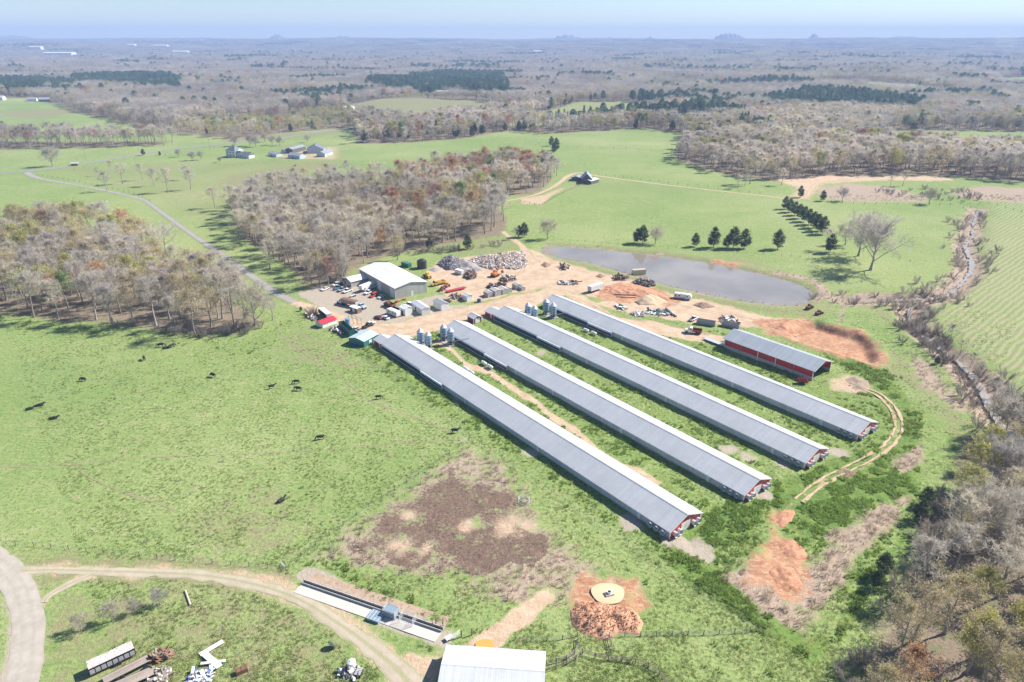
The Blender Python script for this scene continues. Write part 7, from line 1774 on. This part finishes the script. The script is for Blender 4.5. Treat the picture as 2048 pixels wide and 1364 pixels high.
for nm, lb, u, v, hu, hv, L, W, he, ri, wl, rf in (
    ('long_shed', 'low pale shed next to the farmhouse drive', 552, 312, 562, 314, 17, 8, 3.2, 1.2, M_BOARDW, M_ROOFG), ('grey_barn', 'grey shed with white end among the farm barns', 594, 316, 604, 317, 16, 9, 3.6, 1.8, M_BLUEW, M_ROOFG), ('dark_barn', 'long dark open barn behind the farm sheds', 592, 303, 604, 300, 26, 9, 4.2, 1.6, M_DKW, M_ROOFG),
    ('gable_barn', 'broad pale blue gabled barn at the farmstead', 632, 304, 634, 299, 20, 18, 4.2, 4.2, M_BLUEW, M_SLATE), ('grey_barn', 'grey lean shed with red end beside the gabled barn', 650, 311, 664, 306, 20, 9, 3.6, 2.0, M_BLUEW, M_ROOFG), ('small_shed', 'small pale shed behind the long shed', 572, 305, 580, 303, 9, 6, 3, 1.2, M_BLUEW, M_ROOFG),
    ('field_barn', 'dark timber barn with steep grey roof beside the field road', 1173, 364, 1172, 352, 16, 9, 4.0, 4.6, M_DKW, M_ROOFG), ('barn_shed', 'low pale roofed lean shed attached to the dark field barn', 1183, 366, 1196, 362, 13, 7, 3.0, .8, M_DKW, M_SHOPR), ('barn_shed', 'low dark shed on the road side of the field barn', 1154, 360, 1160, 354, 11, 8, 3.0, 1.2, M_DKW, M_ROOFG),
    ('white_house', 'long white house with grey roof in the young trees', 765, 231, 780, 233, 34, 14, 4.5, 4.5, M_BOARDW, M_ROOFG), ('white_house', 'small white house beyond the yellow green scrub', 645, 214, 652, 213, 15, 10, 5, 3.5, M_BOARDW, M_SLATE), ('white_shed', 'white shed beside the long house drive', 698, 219, 706, 219, 18, 9, 4, 2.0, M_BOARDW, PW),
    ('white_house', 'white house among far trees beyond the dark pines', 885, 190, 895, 190, 24, 14, 6, 4, M_BOARDW, PW), ('brick_house', 'pale house at the woods edge past the far left field', 90, 203, 98, 203, 18, 10, 4.5, 3.5, M_BOARDB, M_ROOFG), ('white_shed', 'white rounded shed at the woods edge by the far field', 3, 200, 8, 200, 14, 9, 5, 3.5, M_BOARDW, PW), ('tan_house', 'tan house at the woods edge of the far field', 65, 202, 72, 202, 16, 10, 4, 3, M_BOARDW, M_ROOFG)):
    small_shed(nm, lb, u, v, hu, hv, L, W, he, ri, wl, rf, 'dark', .4, cat='barn' if 'barn' in nm else ('house' if 'house' in nm else 'shed'))
for k, (u, v, L, W, h, lb) in enumerate(((115, 114, 190, 60, 12, 'very long white industrial building in the far left woods'), (320, 97, 120, 50, 12, 'white industrial roof far off on the plain'), (262, 95, 60, 40, 10, 'small white industrial roof far off on the plain'), (70, 101, 90, 40, 12, 'pale warehouse row in the hazy far woods'), (360, 110, 110, 40, 10, 'thin white building strip in the far woods'), (1075, 109, 60, 30, 10, 'pale building far off in the blue woods'))):
    p = G(u, v); gabled('far_building', lb, 'building', (p.x - L / 2, p.y, p.z), 0, L, W, h + 12, 6, M_BOARDW, PW, over=.5, found=10)
# water towers, masts, poles
def water_tower(u, v, hpx, label):
    p = G(u, v); s = p.y * hpx / FPX / 40; t = thing('water_tower', label, 'water tower', p, 0, s=s)
    MB().tube([(0, 0, -5), (0, 0, 30)], [3.0, 2.0], 12).build('stem', M_TANKW, t); b = MB().lathe([(2, 28), (7, 31), (8.6, 35), (7, 39), (3, 41), (0, 41.3)], n=16); b.sm = True; b.build('bulb', M_TANKW, t)
water_tower(405, 88, 8, 'white water tower far off on the hazy plain'); water_tower(921, 93, 8, 'small white water tower in the blue distance'); water_tower(1358, 88, 7, 'pale water tower below the distant hills')
for u, v, hpx, lb in ((66, 80, 24, 'faint thin radio mast on the far left horizon'), (505, 82, 42, 'tall faint radio mast on the horizon')):
    p = G(u, v); h = p.y * hpx / FPX + 20; t = thing('radio_mast', lb, 'mast', p, 0); MB().tube([(0, 0, 0), (0, 0, h)], [1.4, .8], 4).build('mast', M_GALV, t)
    for k in range(3): a = k * 2 * PI / 3; MB().tube([(math.cos(a) * h * .35, math.sin(a) * h * .35, 0), (0, 0, h * .9)], [.25, .25], 3).build('guy_wire', M_GALV, t)
def pole(u, v, hpx, label, group):
    p = G(u, v); h = p.y * hpx / FPX * 1.08; t = thing('utility_pole', label, 'pole', p, random.random(), group); MB().tube([(0, 0, -.5), (0, 0, h)], [.16, .11], 7).build('shaft', M_TIMB, t); MB().b3(-1.1, 1.1, -.06, .06, h - .7, h - .55).build('crossarm', M_TIMB, t)
    for x in (-.95, -.35, .35, .95): MB().lathe([(.05, h - .55), (.06, h - .42), (.03, h - .35)], c=(x, 0, 0), n=6).build('insulator', M_GLASS, t)
for u, v, h in ((172, 318, 26), (420, 300, 22), (560, 283, 20), (690, 262, 18)): pole(u, v, h, 'thin timber utility pole beside the paved country road', 'utility poles by the paved road')
for u, v, h in ((1583, 362, 34), (1663, 316, 30), (1342, 318, 20)): pole(u, v, h, 'timber utility pole near the cleared ground by the woods', 'utility poles by the cleared ground')
t = thing('brown_hut', 'brown hut with pale roof beside the paved road', 'hut', G(150, 331), .3); MB().b3(-3, 3, -2, 2, -.2, 2.2).build('wall', M_BOARDB, t); MB().prismx([(-2.4, 2.1), (0, 3.4), (2.4, 2.1)], -3.3, 3.3).build('roof', M_BOARDG, t)
# hills on the skyline
def hill(u, top, half, label, skew=.0, flat=.0, d=10600, seed=1):
    x0 = (u - 1024) / FPX * d * .918; hh = (85.0 - top) / FPX * d * .842 + CAMH; w = half / FPX * d * .918; n = 40; m = MB()
    rows = 7
    for j in range(rows):
        f = (j / (rows - 1) - .5) * 2
        for i in range(n):
            g = (i / (n - 1) - .5) * 2
            z = max(0, 1 - abs(g + skew * (1 - abs(g))) ** (1.5 + flat)) ** (1.3 - flat * .3) * max(0, 1 - f * f)
            m.v.append((g * w, f * w * .8, z * hh * (1 + .06 * math.sin(i * 1.7 + seed)) - 30))
    for j in range(rows - 1):
        for i in range(n - 1): m.f.append((j * n + i, j * n + i + 1, (j + 1) * n + i + 1, (j + 1) * n + i))
    m.sm = True
    o = m.build('hill', mat('far wooded hillside', (.16, .17, .13), .95, var=.2, scale=.002, fine=.02)); o.location = (x0, d * .99, 0); tag(o, label, 'hill', kind='structure')
hill(560, 70.5, 46, 'single rounded blue hill on the left skyline', seed=2); hill(690, 73.5, 75, 'low broad blue hill on the skyline', seed=3); hill(1138, 72, 75, 'broad blue ridge near the middle of the skyline', .1, .3, seed=4); hill(1215, 77.0, 110, 'low shoulder of the broad blue ridge', seed=5); hill(1297, 75.5, 34, 'small blue hump beside the broad ridge', seed=6)
hill(1456, 69.5, 46, 'flat topped blue mountain on the skyline', .12, 1.2, 11000, seed=7); hill(1621, 68.5, 36, 'pointed blue mountain on the skyline', 0, -.4, 11000, seed=8); hill(1800, 75.0, 150, 'long low blue rise on the right skyline', seed=9); hill(20, 73.5, 200, 'long low wooded rise on the left skyline', seed=10)
# smoke
p = G(1998, 148)
sm = MB()
for k in range(9):
    f = k / 8; r = 14 + 26 * f + 5 * math.sin(k * 2.1); sm.lathe([(0, -r * .9)] + [(r * math.sin(a) * (1 + .15 * math.sin(3 * a + k)), -r * .9 * math.cos(a)) for a in (.5, 1.0, 1.5, 2.0, 2.6)] + [(0, r * .9)], (p.x + 14 * f + 9 * math.sin(k * 1.3), p.y + 4 * k, p.z + 12 + 118 * f), 12)
smm = bpy.data.materials.new('smoke'); N, L_ = nodes_of(smm); N.remove(N['Principled BSDF']); pv = N.new('ShaderNodeVolumePrincipled'); pv.inputs['Color'].default_value = (.85, .88, .95, 1); pv.inputs['Density'].default_value = .004; L_.new(pv.outputs[0], N['Material Output'].inputs['Volume'])
tag(sm.build('smoke', smm), 'thin white smoke rising from the woods by a far field', 'smoke', kind='stuff')

# ------------------------------------------------------------------ tufts of weeds and dry grass near by
def tuft(seed, n, h, w, spread):
    rg = np.random.default_rng(seed); A = Acc(); a = rg.random(n) * 6.28; ln = rg.uniform(.3, 1, n) * spread
    b = np.column_stack([np.cos(a) * ln * .4, np.sin(a) * ln * .4, np.full(n, -.05)]); d = np.column_stack([np.cos(a) * .5, np.sin(a) * .5, np.ones(n)]); d /= np.linalg.norm(d, axis=1)[:, None]
    A.strips(b, d, h * rg.uniform(.6, 1.2, n), np.full(n, w), rg); return A
M_WEED = crown_mat('weed leaves', [(.27, .40, .085), (.34, .47, .11), (.22, .33, .085), (.43, .51, .14), (.36, .43, .21)], trans=.5); M_GRS = crown_mat('pasture tufts', [(.40, .47, .17), (.31, .39, .13), (.50, .52, .23), (.25, .33, .11)], trans=.5); M_HAY = crown_mat('dead stalks', [(.58, .48, .37), (.50, .41, .31), (.65, .56, .42)], trans=.5)
TUFT = bpy.data.collections.new('tuft_kinds')
for i, (m_, n, h, w, sp) in enumerate(((M_WEED, 16, .42, .15, .6), (M_WEED, 22, .6, .17, .8), (M_GRS, 14, .30, .10, .5), (M_GRS, 12, .24, .10, .45), (M_HAY, 14, .5, .06, .5), (M_HAY, 18, .75, .06, .6))):
    o = bpy.data.objects.new('tuft_%d' % i, tuft(700 + i, n, h, w, sp).mesh('tuft_%d' % i, m_)); TUFT.objects.link(o)
def cover_at(x, y, ch):
    i = np.clip(np.searchsorted(gx, x) - 1, 0, nx - 1); j = np.clip(np.searchsorted(gy, y) - 1, 0, ny - 1); return cov[ch][j * nx + i], Z[j * nx + i]
rg = np.random.default_rng(88)
def free(x, y):
    ok = np.ones(len(x), bool)
    for (hx, hy, hl, _) in HS:
        al = (x - hx) * FARD[0] + (y - hy) * FARD[1]; la = -(x - hx) * FARD[1] + (y - hy) * FARD[0]; ok &= ~((al > -2) & (al < hl + 8) & (np.abs(la) < 7.2))
    return ok
bare_ = lambda x, y: .55 * cover_at(x, y, 'tan')[0] + sum(cover_at(x, y, c)[0] for c in ('dirt', 'pale', 'clay', 'mud', 'litter'))
for nm, ch, N_, thr, ids_, lb, rmax, smin in (('weeds', 'lush', 190000, .58, (0, 1), 'thick dark green weeds round the poultry houses', 330, .7), ('dry_stalks', 'straw', 65000, .4, (4, 5), 'dead pinkish brown stalks on bare lot and creek banks', 560, 1.1), ('grass_tufts', None, 85000, 0, (2, 3), 'short uneven grass tufts over the near pasture', 300, .7)):
    y = 95 + (rmax - 95) * rg.random(N_) ** (1.0 if ch else 1.5); x = rg.uniform(-.78, .78, N_) * y
    w = cover_at(x, y, ch)[0] if ch else .42 + .75 * fbm(x / 5, y / 5, 91, 3)
    k = (w + rg.normal(0, .14, N_) > thr + (.0 if ch else .35)) & free(x, y) & (bare_(x, y) + (cover_at(x, y, 'straw')[0] if ch != 'straw' else 0) < .35)
    x, y = x[k], y[k]
    if ch == 'lush': q = vnoise(x / 3.1, y / 3.1, 93) + .6 * vnoise(x / 11, y / 11, 94) > -.05; x, y = x[q], y[q]
    scatter(nm, np.column_stack([x, y, cover_at(x, y, 'lush')[1] - .03]), rg.random(len(x)) * 6.28, smin + .8 * rg.random(len(x)), rg.choice(ids_, len(x)), TUFT, lb, 'grass')
# ------------------------------------------------------------------ haze
hb = MB().b3(-12400, 12400, -4000, 12400, -150, 290)
hm = bpy.data.materials.new('haze'); N, L = nodes_of(hm); N.remove(N['Principled BSDF'])
pv = N.new('ShaderNodeVolumePrincipled'); pv.inputs['Color'].default_value = (.46, .63, 1.0, 1); pv.inputs['Density'].default_value = HAZE_D; pv.inputs['Anisotropy'].default_value = 0.0
L.new(pv.outputs[0], N['Material Output'].inputs['Volume'])
haze = hb.build('haze', hm); tag(haze, 'pale blue haze softening the far country', 'haze', kind='stuff')
